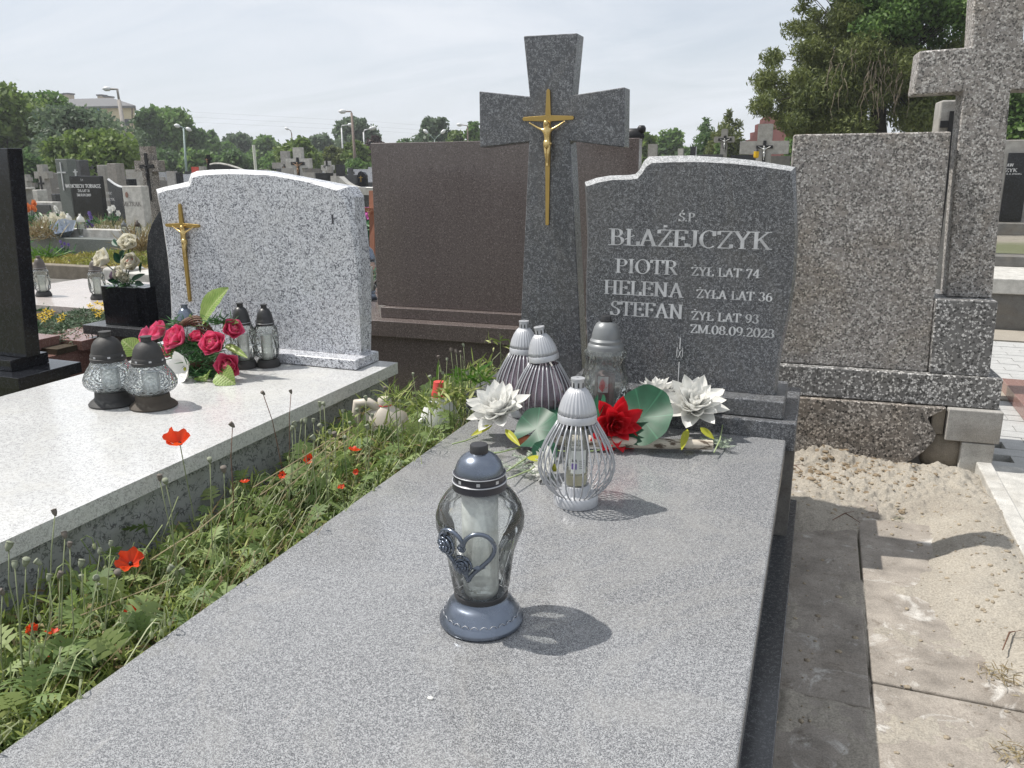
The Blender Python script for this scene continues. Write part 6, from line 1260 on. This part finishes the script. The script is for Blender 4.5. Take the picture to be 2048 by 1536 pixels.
# ------------------------------------------------------------------ the rest of the cemetery
def pxbox(px0, px1, ytop, D, th, m, name, parent, ybot=None, off=0):
    a = ond(px0, ytop, D); b = ond(px1, ytop, D); z0 = GZ-.01 if ybot is None else ond((px0+px1)/2, ybot, D).z; w = (b-a).length; cx = (a.x+b.x)/2; cy = (a.y+b.y)/2+off
    w = w*.98; return MB().box(cx-w/2, cx+w/2, cy, cy+th, z0, a.z).build(name, m, parent, world=True, bevel=.012 if D < 30 else 0)
def cross_px(label, cx, ytop, D, tw, aw, ay0, ay1, m, crux=None, figm=None, fl=0, th=.16, ybot=None, group=None, name='stone_cross', round_=False):
    tp = ond(cx, ytop, D); base = Vector((tp.x, tp.y, GZ)); t = thing(name, label, 'cross', base, 0, group); s = D/FPX
    z = lambda y: ond(cx, y, D).z-GZ; hw, ha = tw*s/2, aw*s/2; zt, z1, z0 = z(ytop), z(ay0), z(ay1); e = hw*.35 if round_ else hw*.06
    o_ = [(-hw*1.15, 0), (hw*1.15, 0), (hw, z0), (ha-e, z0), (ha, z0+e), (ha, z1-e), (ha-e, z1), (hw, z1), (hw, zt-e), (hw-e, zt), (-hw+e, zt), (-hw, zt-e), (-hw, z1), (-ha+e, z1), (-ha, z1-e), (-ha, z0+e), (-ha+e, z0), (-hw, z0)]
    MB().prism([(x, -th/2, zz) for x, zz in o_], (0, th, 0)).build('cross_body', m, t)
    if crux:
        x, y, hh, ww, bb = crux; c = ond(x, y, D); c.y = base.y-th/2-.002; simple_crucifix(t, c, hh*s, ww*s, bb*s, IRON, figm)
    return t
mt = lambda c, ro=.7: concrete('c%d' % random.randint(0, 9999), c) 
# nearer ones on the left
D = 13.5
tc2 = cross_px('tall terrazzo cross with a long black metal crucifix, behind the pale stone slab', 295, 293, D, 24, 60, 321, 343, TZ3, (294, 333, 92, 36, 7), IRON)
st_ = thing('headstone', 'pale worn stone slab with faded carved name and small oval portrait', 'headstone', ond(262, 447, 13)); st_.location.z = GZ
pxbox(237, 288, 372, 13, .16, CONL, 'stele', st_); yy = ond(262, 372, 13).y-.0005
Pf = lambda x, y: ony(x, y, yy)
text_px('METRAK', 246, 411, 282, 414, 9, Pf, 'inscription', plain('faded_letter', (.16, .15, .14), .9), st_); text_px('ZYŁ LAT 62', 252, 422, 280, 424, 4, Pf, 'inscription', plain('faded_letter', (.2, .19, .18), .9), st_) if False else None
ov = [(ond(246, 390, 13)+Vector((.028*math.cos(a), 0, .045*math.sin(a)))) for a in np.linspace(0, 6.283, 17)[:-1]]
for q in ov: q.y = yy-.002
MB().prism(ov, (0, -.006, 0)).build('oval_portrait', plain('portrait', (.22, .12, .09), .4), st_, world=True)
tb_ = thing('headstone', 'polished black headstone with white carved name, beside a grey pillar with slender cross', 'headstone', ond(168, 445, 16)); tb_.location.z = GZ
pxbox(127, 209, 352, 16, .1, GR_BLACK, 'stele', tb_); pxbox(122, 213, 440, 16, .35, GR_DARK, 'base_step', tb_, off=-.15)
yy2 = ond(168, 352, 16).y-.0005; Pf = lambda x, y: ony(x, y, yy2)
text_px('Ś.P.', 161, 362, 167, 362, 4, Pf, 'inscription', LETW, tb_); text_px('WOJCIECH TOBIASZ', 131, 375.5, 201, 375.5, 7, Pf, 'inscription', LETW, tb_, thick=.2, thin=.1); text_px('ŻYŁ LAT 38', 156, 384, 179, 384, 5, Pf, 'inscription', LETW, tb_, thick=.2, thin=.1); text_px('ZM.10.09.2009', 154, 392.5, 182, 392.5, 5, Pf, 'inscription', LETW, tb_, thick=.2, thin=.1)
SGREY = granite('granite_sage', (.11, .125, .115), (.2, .21, .2), 90, .03, rough=.3)
pl3 = thing('headstone', 'tall sage grey granite pillar with a thin steel cross, left of the black headstone', 'headstone', ond(121, 445, 16.2)); pl3.location.z = GZ
pxbox(105, 137, 318, 16.3, .22, SGREY, 'stele', pl3); c = ond(118, 345, 16.3); c.y = ond(121, 318, 16.3).y-.004; STEEL = plain('steel', (.55, .56, .57), .35, .8)
s = 16.3/FPX; MB().box(c.x-1.5*s, c.x+1.5*s, c.y-.02, c.y, c.z-35*s, c.z+20*s).box(c.x-12*s, c.x-1.6*s, c.y-.02, c.y, c.z-1.5*s, c.z+1.5*s).box(c.x+1.6*s, c.x+12*s, c.y-.02, c.y, c.z-1.5*s, c.z+1.5*s).build('steel_cross', STEEL, pl3, world=True)
o = thing('headstone', 'dark upright granite block just behind the black headstone', 'headstone', ond(151, 400, 18.5)); o.location.z = GZ; pxbox(141, 161, 320, 18.5, .25, GR_DARK, 'stele', o)
cr_ = ond(151, 352, 16.05); cr2 = thing('small_cross', 'small steel cross fixed on top of the black headstone', 'cross', cr_); MB().box(cr_.x-.012, cr_.x+.012, cr_.y, cr_.y+.02, cr_.z, cr_.z+.13).box(cr_.x-.05, cr_.x-.0125, cr_.y, cr_.y+.02, cr_.z+.07, cr_.z+.09).box(cr_.x+.0125, cr_.x+.05, cr_.y, cr_.y+.02, cr_.z+.07, cr_.z+.09).build('cross_body', STEEL, cr2, world=True)
o = thing('headstone', 'dark headstone with a curved silver upper edge, between black and pale stones', 'headstone', ond(222, 430, 15.5)); o.location.z = GZ
pp = [ond(x, y, 15.5) for x, y in ((206, 430), (242, 430), (242, 376), (232, 374), (222, 370), (212, 364), (206, 360))]
for q in pp[:2]: q.z = GZ
for q in pp: q.y = pp[2].y
MB().prism(pp, (0, .1, 0)).build('stele', GR_DARK, o, world=True); MB().tube([q+Vector((0, .04, .01)) for q in pp[2:]], .025, 6).build('silver_edge', LHEAD, o, world=True)
yy3 = pp[0].y-.0005; text_px('DEC', 213, 389, 224, 389, 5, lambda x, y: ony(x, y, yy3), 'inscription', LETW, o); text_px('DECYK', 213, 401, 229, 401, 5, lambda x, y: ony(x, y, yy3), 'inscription', LETW, o)
for (lb, x0, x1, yt, D, m_) in (('rough concrete block headstone, left half of the pair below the hedge', 190, 211, 330, 19, CON), ('rough concrete block headstone, right half of the pair below the hedge', 210, 234, 327, 18.6, mt((.29, .27, .25))), ('glossy low dark tomb behind the curved headstone', 223, 262, 358, 20, GR_BLACK), ('pale grey stone block by the left concrete cross', 55, 77, 380, 17.5, CONL), ('small dark stone block beside the pale one', 100, 112, 388, 17, GR_DARK)):
    o = thing('headstone', lb, 'headstone', ond((x0+x1)/2, 400, D)); o.location.z = GZ; pxbox(x0, x1, yt, D, .25, m_, 'stele', o)
cross_px('concrete cross with dark inset crucifix at the far left', 84, 329, 20, 15, 36, 343, 357, CON, (79, 367, 50, 16, 4), None)
cross_px('small pale concrete cross left of the crucifix one', 53, 349, 24, 8, 18, 355, 362, CON)
cross_px('lowest pale stone cross beside the black headstone edge', 24, 352, 22, 10, 20, 360, 368, CONL)
fr_ = thing('headstone', 'light framed headstone with a dark inner panel near the black slab', 'headstone', ond(40, 420, 16.5)); fr_.location.z = GZ
pxbox(24, 56, 378, 16.5, .15, CON, 'stele', fr_); pxbox(33, 53, 394, 16.45, .03, GR_BLACK, 'name_plate', fr_, 416, off=-.03); pxbox(22, 58, 376, 16.4, .25, CONL, 'cornice', fr_, 379, off=-.04)
lw = thing('headstone', 'low dark name stone with a pale rim behind the orange flowers', 'headstone', ond(76, 425, 15)); lw.location.z = GZ
pxbox(56, 112, 404, 15, .2, CONL, 'stele', lw); pxbox(62, 107, 409, 14.95, .03, GR_DARK, 'name_plate', lw, 428, off=-.02)
# kerbed beds and tombs in the middle distance on the left
K1 = thing('grave', 'kerbed grave bed with sedum and weeds, behind the pinkish polished grave', 'grave', onz(120, 560, -.2)); K1.location.z = GZ
def zbox(p0, p1, z0, z1, nm, m_, par, th=None, bev=.01): a, b = onz(*p0, z1), onz(*p1, z1); return MB().box(min(a.x, b.x), max(a.x, b.x), min(a.y, b.y), max(a.y, b.y), z0, z1).build(nm, m_, par, world=True, bevel=bev)
a = onz(45, 530, -.12); b = onz(195, 520, -.12)
MB().box(-8.6, -5.9, 6.35, 6.47, GZ, -.12).build('kerb_stone', CONB, K1, world=True, bevel=.01); MB().box(-6.0, -5.88, 6.48, 8.3, GZ, -.12).build('kerb_stone', CONB, K1, world=True, bevel=.01)
MB().box(-9.6, -5.2, 5.75, 6.33, GZ, -.26).build('kerb_stone', COND, K1, world=True, bevel=.01)
MB().box(-8.6, -6.02, 6.48, 8.2, GZ, -.16).build('bed_soil', DARKSOIL, K1, world=True)
MB().box(-6.75, -6.4, 6.2, 6.44, GZ, -.10).build('kerb_stone', CONL, K1, world=True, bevel=.03)
n_ = 5000; P0 = np.stack([RNG.uniform(-8.5, -6.1, n_), RNG.uniform(6.5, 8.1, n_), np.full(n_, -.15)], 1); d = RNG.normal(size=(n_, 3)); d[:, 2] = np.abs(d[:, 2])+.5
V, F = ribbons(P0, d, RNG.uniform(.03, .07, n_), RNG.uniform(.008, .015, n_), RNG.uniform(0, .5, n_)); o = tint_mesh('sedum', V, F, np.repeat(np.clip(fbm(P0[:, 0], P0[:, 1], 1.4, 3, 4)*1.4-.2, 0, 1), 3), leafm('sedum_leaf', [(.10, .17, .03), (.26, .28, .05), (.40, .30, .08)], .7, .2)); tag(o, 'yellow green sedum carpet filling the kerbed grave bed', 'ground cover', kind='stuff')
gt = thing('grass_tuft', 'bright green grass tuft in the sedum bed, left one', 'grass tuft', onz(68, 515, -.15)); tuft('blades', gt, onz(68, 517, -.15), 60, .28, .012, .05, WG[3], .8, .4)
gt = thing('grass_tuft', 'bright green leafy tuft in the sedum bed, right one', 'grass tuft', onz(98, 515, -.15)); tuft('blades', gt, onz(98, 517, -.15), 50, .26, .014, .05, WG[3], .8, .4)
T2 = thing('grave', 'dark green granite grave with pale rim holding many flowers and lanterns', 'grave', onz(120, 480, 0)); T2.location.z = GZ
MB().box(-12.4, -7.6, 8.1, 8.3, GZ, -.02).build('edging', SGREY, T2, world=True, bevel=.01); MB().box(-12.3, -7.7, 8.31, 10.6, GZ, -.05).build('top_slab', CON, T2, world=True)
MB().box(-11.4, -8.6, 8.35, 8.5, -.05, .08).build('inner_rim', CONL, T2, world=True, bevel=.01)
T3 = thing('grave', 'low grey grave slab with white sunlit top beneath the white roses', 'grave', onz(240, 540, -.05)); T3.location.z = GZ
MB().box(-6.0, -3.9, 5.75, 7.6, -.16, -.07).build('top_slab', CONL, T3, world=True, bevel=.01); MB().box(-5.9, -4.0, 5.85, 7.5, GZ, -.161).build('side_wall', CON, T3, world=True)
T4 = thing('grave', 'grey concrete ledge with a square end post beside the sedum bed', 'grave', onz(160, 540, -.2)); T4.location.z = GZ
MB().box(-6.9, -6.05, 5.3, 5.72, GZ, -.22).build('end_post', CON, T4, world=True, bevel=.03)
# scrubby dry weeds between the graves
n_ = 7000; P0 = np.stack([RNG.uniform(-12, -6.5, n_), RNG.uniform(8.6, 11.5, n_), np.full(n_, -.1)], 1); P0[:, 0] -= (P0[:, 1]-8.6)*.5; d = RNG.normal(size=(n_, 3)); d[:, 2] = np.abs(d[:, 2])+.8
V, F = ribbons(P0, d, RNG.uniform(.08, .26, n_), RNG.uniform(.006, .014, n_), RNG.uniform(0, .5, n_)); o = tint_mesh('dry_weeds', V, F, np.repeat(np.clip(RNG.normal(.5, .25, n_), 0, 1), 3), leafm('scrub', [(.12, .12, .06), (.22, .22, .10), (.30, .24, .14)], .8, .2)); tag(o, 'grey green and tan scrub growing over the graves on the left', 'weeds', kind='stuff')
def bunch(label, spots, m, stemm, group=None, z=None, nm='flower_bouquet', r=None):
    """spots: (px, py, radius_px); a bouquet at depth D"""
    D = spots[0][3]; c = ond(spots[0][0], spots[0][1], D); t = thing(nm, label, 'flowers', Vector((c.x, c.y, c.z-.25)), 0, group)
    for (x, y, rr, D_) in spots:
        p = ond(x, y, D_); R_ = rr*1.45/FPX*D_; mb = MB()
        for ring, (k_, e, l) in enumerate(((6, .25, 1), (5, .8, .8), (3, 1.3, .5))):
            for k in range(k_):
                a = 6.283*k/k_+ring; v = Vector((math.cos(a)*math.cos(e), -math.sin(e)*.8-.1, math.sin(a)*math.cos(e)+.2))*R_*l; s_ = Vector((-math.sin(a), 0, math.cos(a)))*R_*.5*l
                mb.add([p, p+v*.6+s_, p+v, p+v*.6-s_], [(0, 1, 2, 3)])
        mb.ball(p, R_*.4, 7, 5); mb.build('flower_head', m, t, world=True)
        MB().tube([p, Vector((c.x, c.y, c.z-.25))], .006, 4).build('stem', stemm, t, world=True)
    tuft('foliage', t, Vector((c.x, c.y, c.z-.14)), 40, .16, .02, .07, NEEDLE, .5, .4); return t
bunch('orange artificial flowers in a vase beside the low name stone', [(57, 417, 8, 11.5), (48, 420, 6, 11.5), (64, 416, 5, 11.5), (70, 408, 6, 11.5), (46, 430, 5, 11.5), (71, 419, 5, 11.5)], ORANGEP, PADLEAF)
bunch('white roses above the folded wrapper on the dark green grave', [(110, 439, 10, 11), (128, 433, 7, 11), (124, 446, 9, 11)], CREAMPET, PADLEAF)
bunch('small white flowers at the black headstone edge', [(34, 437, 5, 11), (33, 444, 4, 11), (41, 446, 5, 11), (40, 452, 4, 11), (53, 434, 5, 11)], WHITEPET, PADLEAF)
bunch('white lilies on the ledge left of the pale stone slab', [(222, 421, 6, 12.8), (228, 417, 5, 12.8), (238, 428, 5, 12.8)], WHITEPET, PADLEAF)
bunch('single red flower in a dark vase at the black headstone edge', [(36, 461, 5, 10.5), (34, 465, 3, 10.5)], REDPET, PADLEAF)
bunch('cream flowers low in the dry grass clump', [(90, 440, 5, 11), (98, 457, 5, 11), (93, 436, 4, 11)], CREAMPET, PADLEAF)
bunch('purple lavender like flowers before the black headstone', [(180, 428, 4, 12.5), (183, 436, 4, 12.5), (179, 446, 5, 12.5), (176, 452, 4, 12.5), (186, 450, 4, 12.5)], PURPLEP, PADLEAF)
bunch('small purple flowers at the foot of the dark grave', [(122, 484, 3, 10.5), (130, 488, 3, 10.5), (138, 490, 3, 10.5), (125, 494, 3, 10.5)], PURPLEP, PADLEAF)
bunch('small green and white sprig right of the low name stone', [(112, 416, 4, 12), (115, 422, 4, 12)], WHITEPET, PADLEAF)
gt = thing('dry_grass', 'rust coloured dry grass clump on the dark green grave', 'grass clump', onz(75, 475, -.02)); tuft('blades', gt, ond(75, 474, 10.8), 220, .34, .012, .13, WG[1], .9, .3)
gt = thing('dry_grass', 'rust coloured dry grass beside the dark leaf shaped panel', 'grass clump', onz(280, 500, -.1)); tuft('blades', gt, ond(281, 500, 9), 160, .38, .012, .07, WG[1], .9, .3)
wr = MB().lathe([(.01, 0), (.10, .12), (.16, .2)], 14, flute=.15, nf=5, cap=False).build('paper_wrapper', plain('silver_paper', (.45, .5, .58), .3, .5), loc=ond(136, 476, 11), rot=(.5, .3, 0)); tag(wr, 'crumpled silver blue paper wrapper standing on the dark green grave', 'wrapper')
for (lb, x, yt, yb, D, cap_) in (('white capped lantern left of two before the black headstone', 141, 426, 470, 11.2, WHITEPET), ('white capped lantern right of two before the black headstone', 166, 427, 476, 11, WHITEPET), ('lantern with grey cap before the pale stone slab', 251, 441, 476, 10.5, GREYCAP), ('brown capped lantern beside the terrazzo cross foot', 278, 440, 478, 10, plain('brown_cap2', (.08, .06, .05), .5))):
    b = ond(x, yb, D); H = ond(x, yt, D).z-b.z; t = thing('lantern', lb, 'lantern', b, 0, 'small lanterns on the left hand graves'); k = H/.3
    MB().lathe([(.05*k, 0), (.045*k, .03*k), (0, .03*k)], 16).build('base', LHEAD, t); MB().lathe([(.035*k, .03*k), (.055*k, .10*k), (.05*k, .2*k)], 16, cap=False).build('glass', GLASSF, t, smooth=True)
    MB().lathe([(0, .03*k), (.03*k, .03*k), (.03*k, .17*k), (0, .17*k)], 12).build('candle_insert', FROST, t); MB().lathe([(.05*k, .2*k), (.04*k, .25*k), (.012*k, .28*k), (.012*k, .3*k), (0, .3*k)], 16).build('cap', cap_, t, smooth=True)
# between the white and brown headstones
wc = thing('wooden_cross', 'slim reddish wooden cross with a small metal figure, beside the brown headstone', 'cross', onz(742, 560, GZ)); WOOD = plain('reddish_wood', (.22, .085, .045), .7, 0, .3, 120, .25)
D = 6.5; p0_, p1_ = ond(741, 350, D), ond(744, 560, D); q = MB().prism([p0_+Vector((-.022, 0, 0)), p0_+Vector((.022, 0, 0)), p1_+Vector((.022, 0, 0)), p1_+Vector((-.022, 0, 0))], (0, .03, 0)).build('upright', WOOD, wc, world=True)
p1_ = ond(744, 700, D)
a, b = ond(706, 387, D), ond(775, 391, D); MB().prism([a+Vector((0, -.02, -.018)), b+Vector((0, -.02, -.018)), b+Vector((0, -.02, .018)), a+Vector((0, -.02, .018))], (0, .018, 0)).build('crossbar', WOOD, wc, world=True); corpus(wc, ond(742, 407, D)+Vector((0, -.04, 0))-wc.location, .075, COPPER)
wc.location.z = p1_.z
t = thing('headstone', 'dark headstone with white curved rim, seen between the white and brown stones', 'headstone', ond(705, 400, 11)); t.location.z = GZ
pxbox(676, 760, 374, 11, .12, GR_DARK, 'stele', t); cu = [ond(x, y, 11) for x, y in ((676, 353), (682, 358), (690, 365), (702, 371), (715, 374), (760, 375))]
for q in cu: q.y = cu[2].y
MB().prism(cu+[Vector((q.x, q.y, q.z-.10)) for q in cu[::-1]], (0, .14, 0)).build('curved_rim', CONL, t, world=True)
t = thing('grave', 'dark granite grave top with light edge behind the wooden cross', 'grave', ond(730, 500, 8.5)); t.location.z = GZ
MB().box(-5.0, -3.55, 6.3, 8.2, -.06, 0).build('top_slab', GR_DARK, t, world=True, bevel=.006); MB().box(-4.95, -3.6, 6.35, 8.1, GZ, -.061).build('side_wall', GR_BLACK, t, world=True)
t = tall_lantern('frosted lantern with grey cap behind the wooden cross', 713, 414, GREYCAP, GLASSF, 1.0, z0=.02, col=None); pz = ond(712, 458, 8.2); t.location = (pz.x, pz.y, 0.0)
bunch('bright pink peony with green leaves before the dark curved headstone', [(735, 424, 7, 7.6), (738, 434, 5, 7.6)], plain('peony_pink', (.62, .12, .42), .6), PADLEAF)
bunch('cream rose above the heart shaped lantern', [(736, 515, 11, 5.2), (724, 512, 7, 5.2)], CREAMPET, PADLEAF)
bunch('small pink flower glimpsed in the gap right of the granite cross', [(1148, 420, 5, 5.2), (1152, 430, 4, 5.2)], PINKPET, PADLEAF)
# middle distance crosses and stones
cross_px('large pale stone cross, left and rear of the pair', 570, 302, 27, 17, 60, 325, 337, CON, (566, 334, 20, 10, 2), COPPER)
cross_px('large stone cross with a dark crucifix, right and front of the pair', 596, 295, 24, 19, 56, 317, 336, CONL, (594, 327, 42, 32, 6), COPPER)
cross_px('small stone cross with dark crucifix left of the dark tombs', 655, 322, 28, 11, 26, 330, 340, CONL, (655, 333, 44, 15, 4), SILVERFIG)
cross_px('small rounded grey stone cross above the arched headstone, before the conifer', 1450, 258, 20, 12, 40, 273, 285, CON, (1450, 279, 26, 26, 5), SILVERFIG, round_=True)
cross_px('large light stone cross with black crucifix and silver figure, before the church', 1532, 248, 13, 28, 94, 282, 308, CON, (1529, 294, 44, 32, 6), SILVERFIG)
cross_px('dark cross with bronze figure poking above the white headstone', 416, 309, 14, 5, 14, 315, 320, IRON, (416, 318, 26, 13, 3), COPPER, th=.05, name='iron_cross')
cross_px('dark headstone cross right of the tall lamp foot', 701, 336, 24, 8, 14, 343, 349, GR_DARK, th=.1)
t = thing('headstone', 'dark headstone with an arched silver edge peeping over the white headstone', 'headstone', ond(460, 340, 12)); t.location.z = GZ
cu = [ond(x, y, 12) for x, y in ((418, 331), (430, 329), (445, 329), (465, 332), (485, 337), (505, 343))]
for q in cu: q.y = cu[0].y
MB().prism(cu+[Vector((cu[-1].x, cu[0].y, GZ)), Vector((cu[0].x, cu[0].y, GZ))], (0, .12, 0)).build('stele', GR_BLACK, t, world=True); MB().tube([q+Vector((0, .03, .012)) for q in cu], .018, 6).build('silver_edge', CONL, t, world=True)
t = thing('headstone', 'black arched headstone with a small gold cross, left of the brown monument', 'headstone', ond(726, 360, 20)); t.location.z = GZ
cu = [ond(x, y, 20) for x, y in ((716, 366), (716, 352), (720, 345), (726, 342), (732, 344), (737, 350), (737, 366))]
for q in cu: q.y = cu[0].y
cu[0].z = cu[-1].z = GZ; MB().prism(cu, (0, .1, 0)).build('stele', GR_BLACK, t, world=True); c = ond(725, 355, 20); c.y = cu[0].y-.001; simple_crucifix(t, c, .15, .10, .018, BRASS, None)
def simple_stone(lb, x0, x1, yt, D, m_, grp='distant headstones below the tree line', nm='headstone', cat='headstone', th=.15, arch=0):
    t = thing(nm, lb, cat, ond((x0+x1)/2, yt, D), 0, grp); t.location.z = GZ
    a = ond(x0, yt, D)-t.location; b = ond(x1, yt, D)-t.location; w = (b-a).length; zt = a.z; ar = arch*w
    MB().prism([(-w/2, 0, -.01), (w/2, 0, -.01), (w/2, 0, zt-ar), (w*.3, 0, zt-ar*.3), (0, 0, zt), (-w*.3, 0, zt-ar*.3), (-w/2, 0, zt-ar)] if ar else [(-w/2, 0, -.01), (w/2, 0, -.01), (w/2, 0, zt), (-w/2, 0, zt)], (0, th, 0)).build('stele', m_, t)
    MB().box(-w*.6, w*.6, -.15, -.001, -.01, .12).build('base_step', m_, t); MB().box(-w*.5, w*.5, -1.9, -.16, -.01, .25).build('top_slab', m_, t); return t
for a in (('grey pillar stone at the left end of the arched headstone top', 1296, 1314, 288, 22, CON), ('small pale stone above the arched headstone', 1356, 1366, 297, 24, CONL), ('black upright stone left of the spruce foot', 1381, 1392, 293, 24, GR_BLACK), ('long low dark tomb right of the small cross', 1462, 1512, 310, 16, GR_BLACK), ('low dark tomb below the spruce', 1395, 1445, 309, 20, GR_DARK), ('dark tomb under the large light cross', 1540, 1580, 312, 17, COND),
          ('dark tomb slab right of the two stone crosses', 628, 662, 346, 20, GR_BLACK), ('pale stone post beside the dark tomb', 660, 672, 352, 19, CONL), ('dark stone with curved flower carving', 670, 686, 329, 26, GR_BLACK), ('grey block under the front stone cross', 604, 630, 345, 22, CON), ('dark arched stone at the tall lamp foot', 688, 712, 350, 22, GR_DARK), ('purplish dark slab below the left stone cross', 548, 592, 336, 30, GR_DARK), ('pale pedestal right of the terrazzo cross', 330, 350, 342, 27, CON), ('dark round topped stone right of the pale pedestal', 350, 360, 345, 26, GR_BLACK), ('grey slab left of the red sign', 359, 378, 350, 28, CON)):
    simple_stone(*a)
o = MB().box(0, .32, 0, .05, -.3, .13).build('red_sign', plain('red_paint', (.5, .07, .05), .6), loc=ond(383, 341, 30)); tag(o, 'small red board behind the corner of the white headstone', 'sign')
rf = ond(441, 331, 45); t = thing('hut', 'low hut with a maroon roof beyond the white headstone', 'hut', Vector((rf.x, rf.y, GZ))); s = 45/FPX
MB().box(-20*s, 20*s, 0, 2, 0, 1.0).build('wall', COND, t); MB().add([(-23*s, -.2, 1.0), (23*s, -.2, 1.0), (23*s, 2.2, 1.0), (-23*s, 2.2, 1.0), (-17*s, 1, 1.0+10*s), (17*s, 1, 1.0+10*s)], [(0, 1, 5, 4), (1, 2, 5), (2, 3, 4, 5), (3, 0, 4), (0, 3, 2, 1)]).build('roof', plain('maroon_roof', (.16, .05, .055), .8), t)
o = thing('lantern', 'tiny yellow lantern beside the large light cross', 'lantern', ond(1512, 316, 12.6)); MB().lathe([(.03, 0), (.04, .02), (.04, .1), (0, .11)], 12).build('glass', YELLOWP, o); MB().lathe([(.04, .1), (.02, .13), (0, .14)], 12).build('cap', IRON, o)
o = MB().ball((0, 0, 0), .04, 8, 6, (1.4, .6, 1)).ball((.04, 0, .03), .022, 6, 5).build('bird_ornament', IRON, loc=ony(1266, 272, 4.0)+Vector((0, 0, 0)), smooth=True); tag(o, 'small dark bird like ornament on the brown headstone by the cross arm', 'ornament')
# rows of far graves, each stone or cross on its own
FM = [CON, CONL, COND, GR_DARK, GR_BLACK, GR_LIGHT, CON, COND]; rg = random.Random(11)
kinds = {'s': 'small distant headstone among the rows of far graves', 'c': 'small distant stone cross among the rows of far graves'}
spots = []
for D in (24, 28, 33, 39, 46, 54):
    step = 1250/D
    for seg in ((8, 335), (372, 745), (1275, 1590)):
        x = seg[0]+rg.uniform(0, step)
        while x < seg[1]: spots.append((x, D)); x += step*rg.uniform(.8, 1.9)
LM = ((60, 'by the edge of the glossy black headstone'), (108, 'left of the sage grey pillar'), (210, 'behind the black carved headstone'), (262, 'above the dark curved headstone'), (340, 'around the tall terrazzo cross'), (450, 'over the left part of the white headstone'), (555, 'below the pale leaning post'), (640, 'around the two big stone crosses'), (760, 'below the tall lamp posts'), (1345, 'just right of the brown monument'), (1420, 'below the spruce'), (1500, 'around the rounded stone cross'), (1700, 'below the church'))
for i, (x, D) in enumerate(spots[:170]):
    near_ = next(l for q_, l in LM if x < q_)+(', nearer rows' if D < 30 else ', middle rows' if D < 42 else ', last rows')
    Dj = D+rg.uniform(-2, 2); p = ond(x, 337, Dj); H = rg.uniform(.75, 1.35); b = Vector((p.x, p.y, GZ)); m_ = rg.choice(FM)
    if rg.random() < .38:
        t = thing('far_cross', {0: 'small grey', 1: 'small pale', 2: 'small dark'}[min(2, FM.index(m_))]+' stone cross '+near_, 'cross', b, 0, 'distant crosses')
        w = .09; MB().box(-w, w, 0, .12, 0, H+.25).build('upright', m_, t); MB().box(-.34, -w-.001, 0, .12, H-.15, H+.02).box(w+.001, .34, 0, .12, H-.15, H+.02).build('crossbar', m_, t)
    else:
        w = rg.uniform(.35, .6); nmm = 'pale' if m_ in (CONL, GR_LIGHT) else 'grey' if m_ is CON else 'dark'; t = thing('far_headstone', nmm+(' round topped' if False else '')+' headstone '+near_, 'headstone', b, 0, 'distant headstones')
        ar = rg.choice((0, 0, .12)); MB().prism([(-w, 0, 0), (w, 0, 0), (w, 0, H-ar), (w*.6, 0, H-ar*.3), (0, 0, H+.001), (-w*.6, 0, H-ar*.3), (-w, 0, H-ar)], (0, .12, 0)).build('stele', m_, t); MB().box(-w, w, -1.8, -.01, 0, .3).build('top_slab', m_, t)
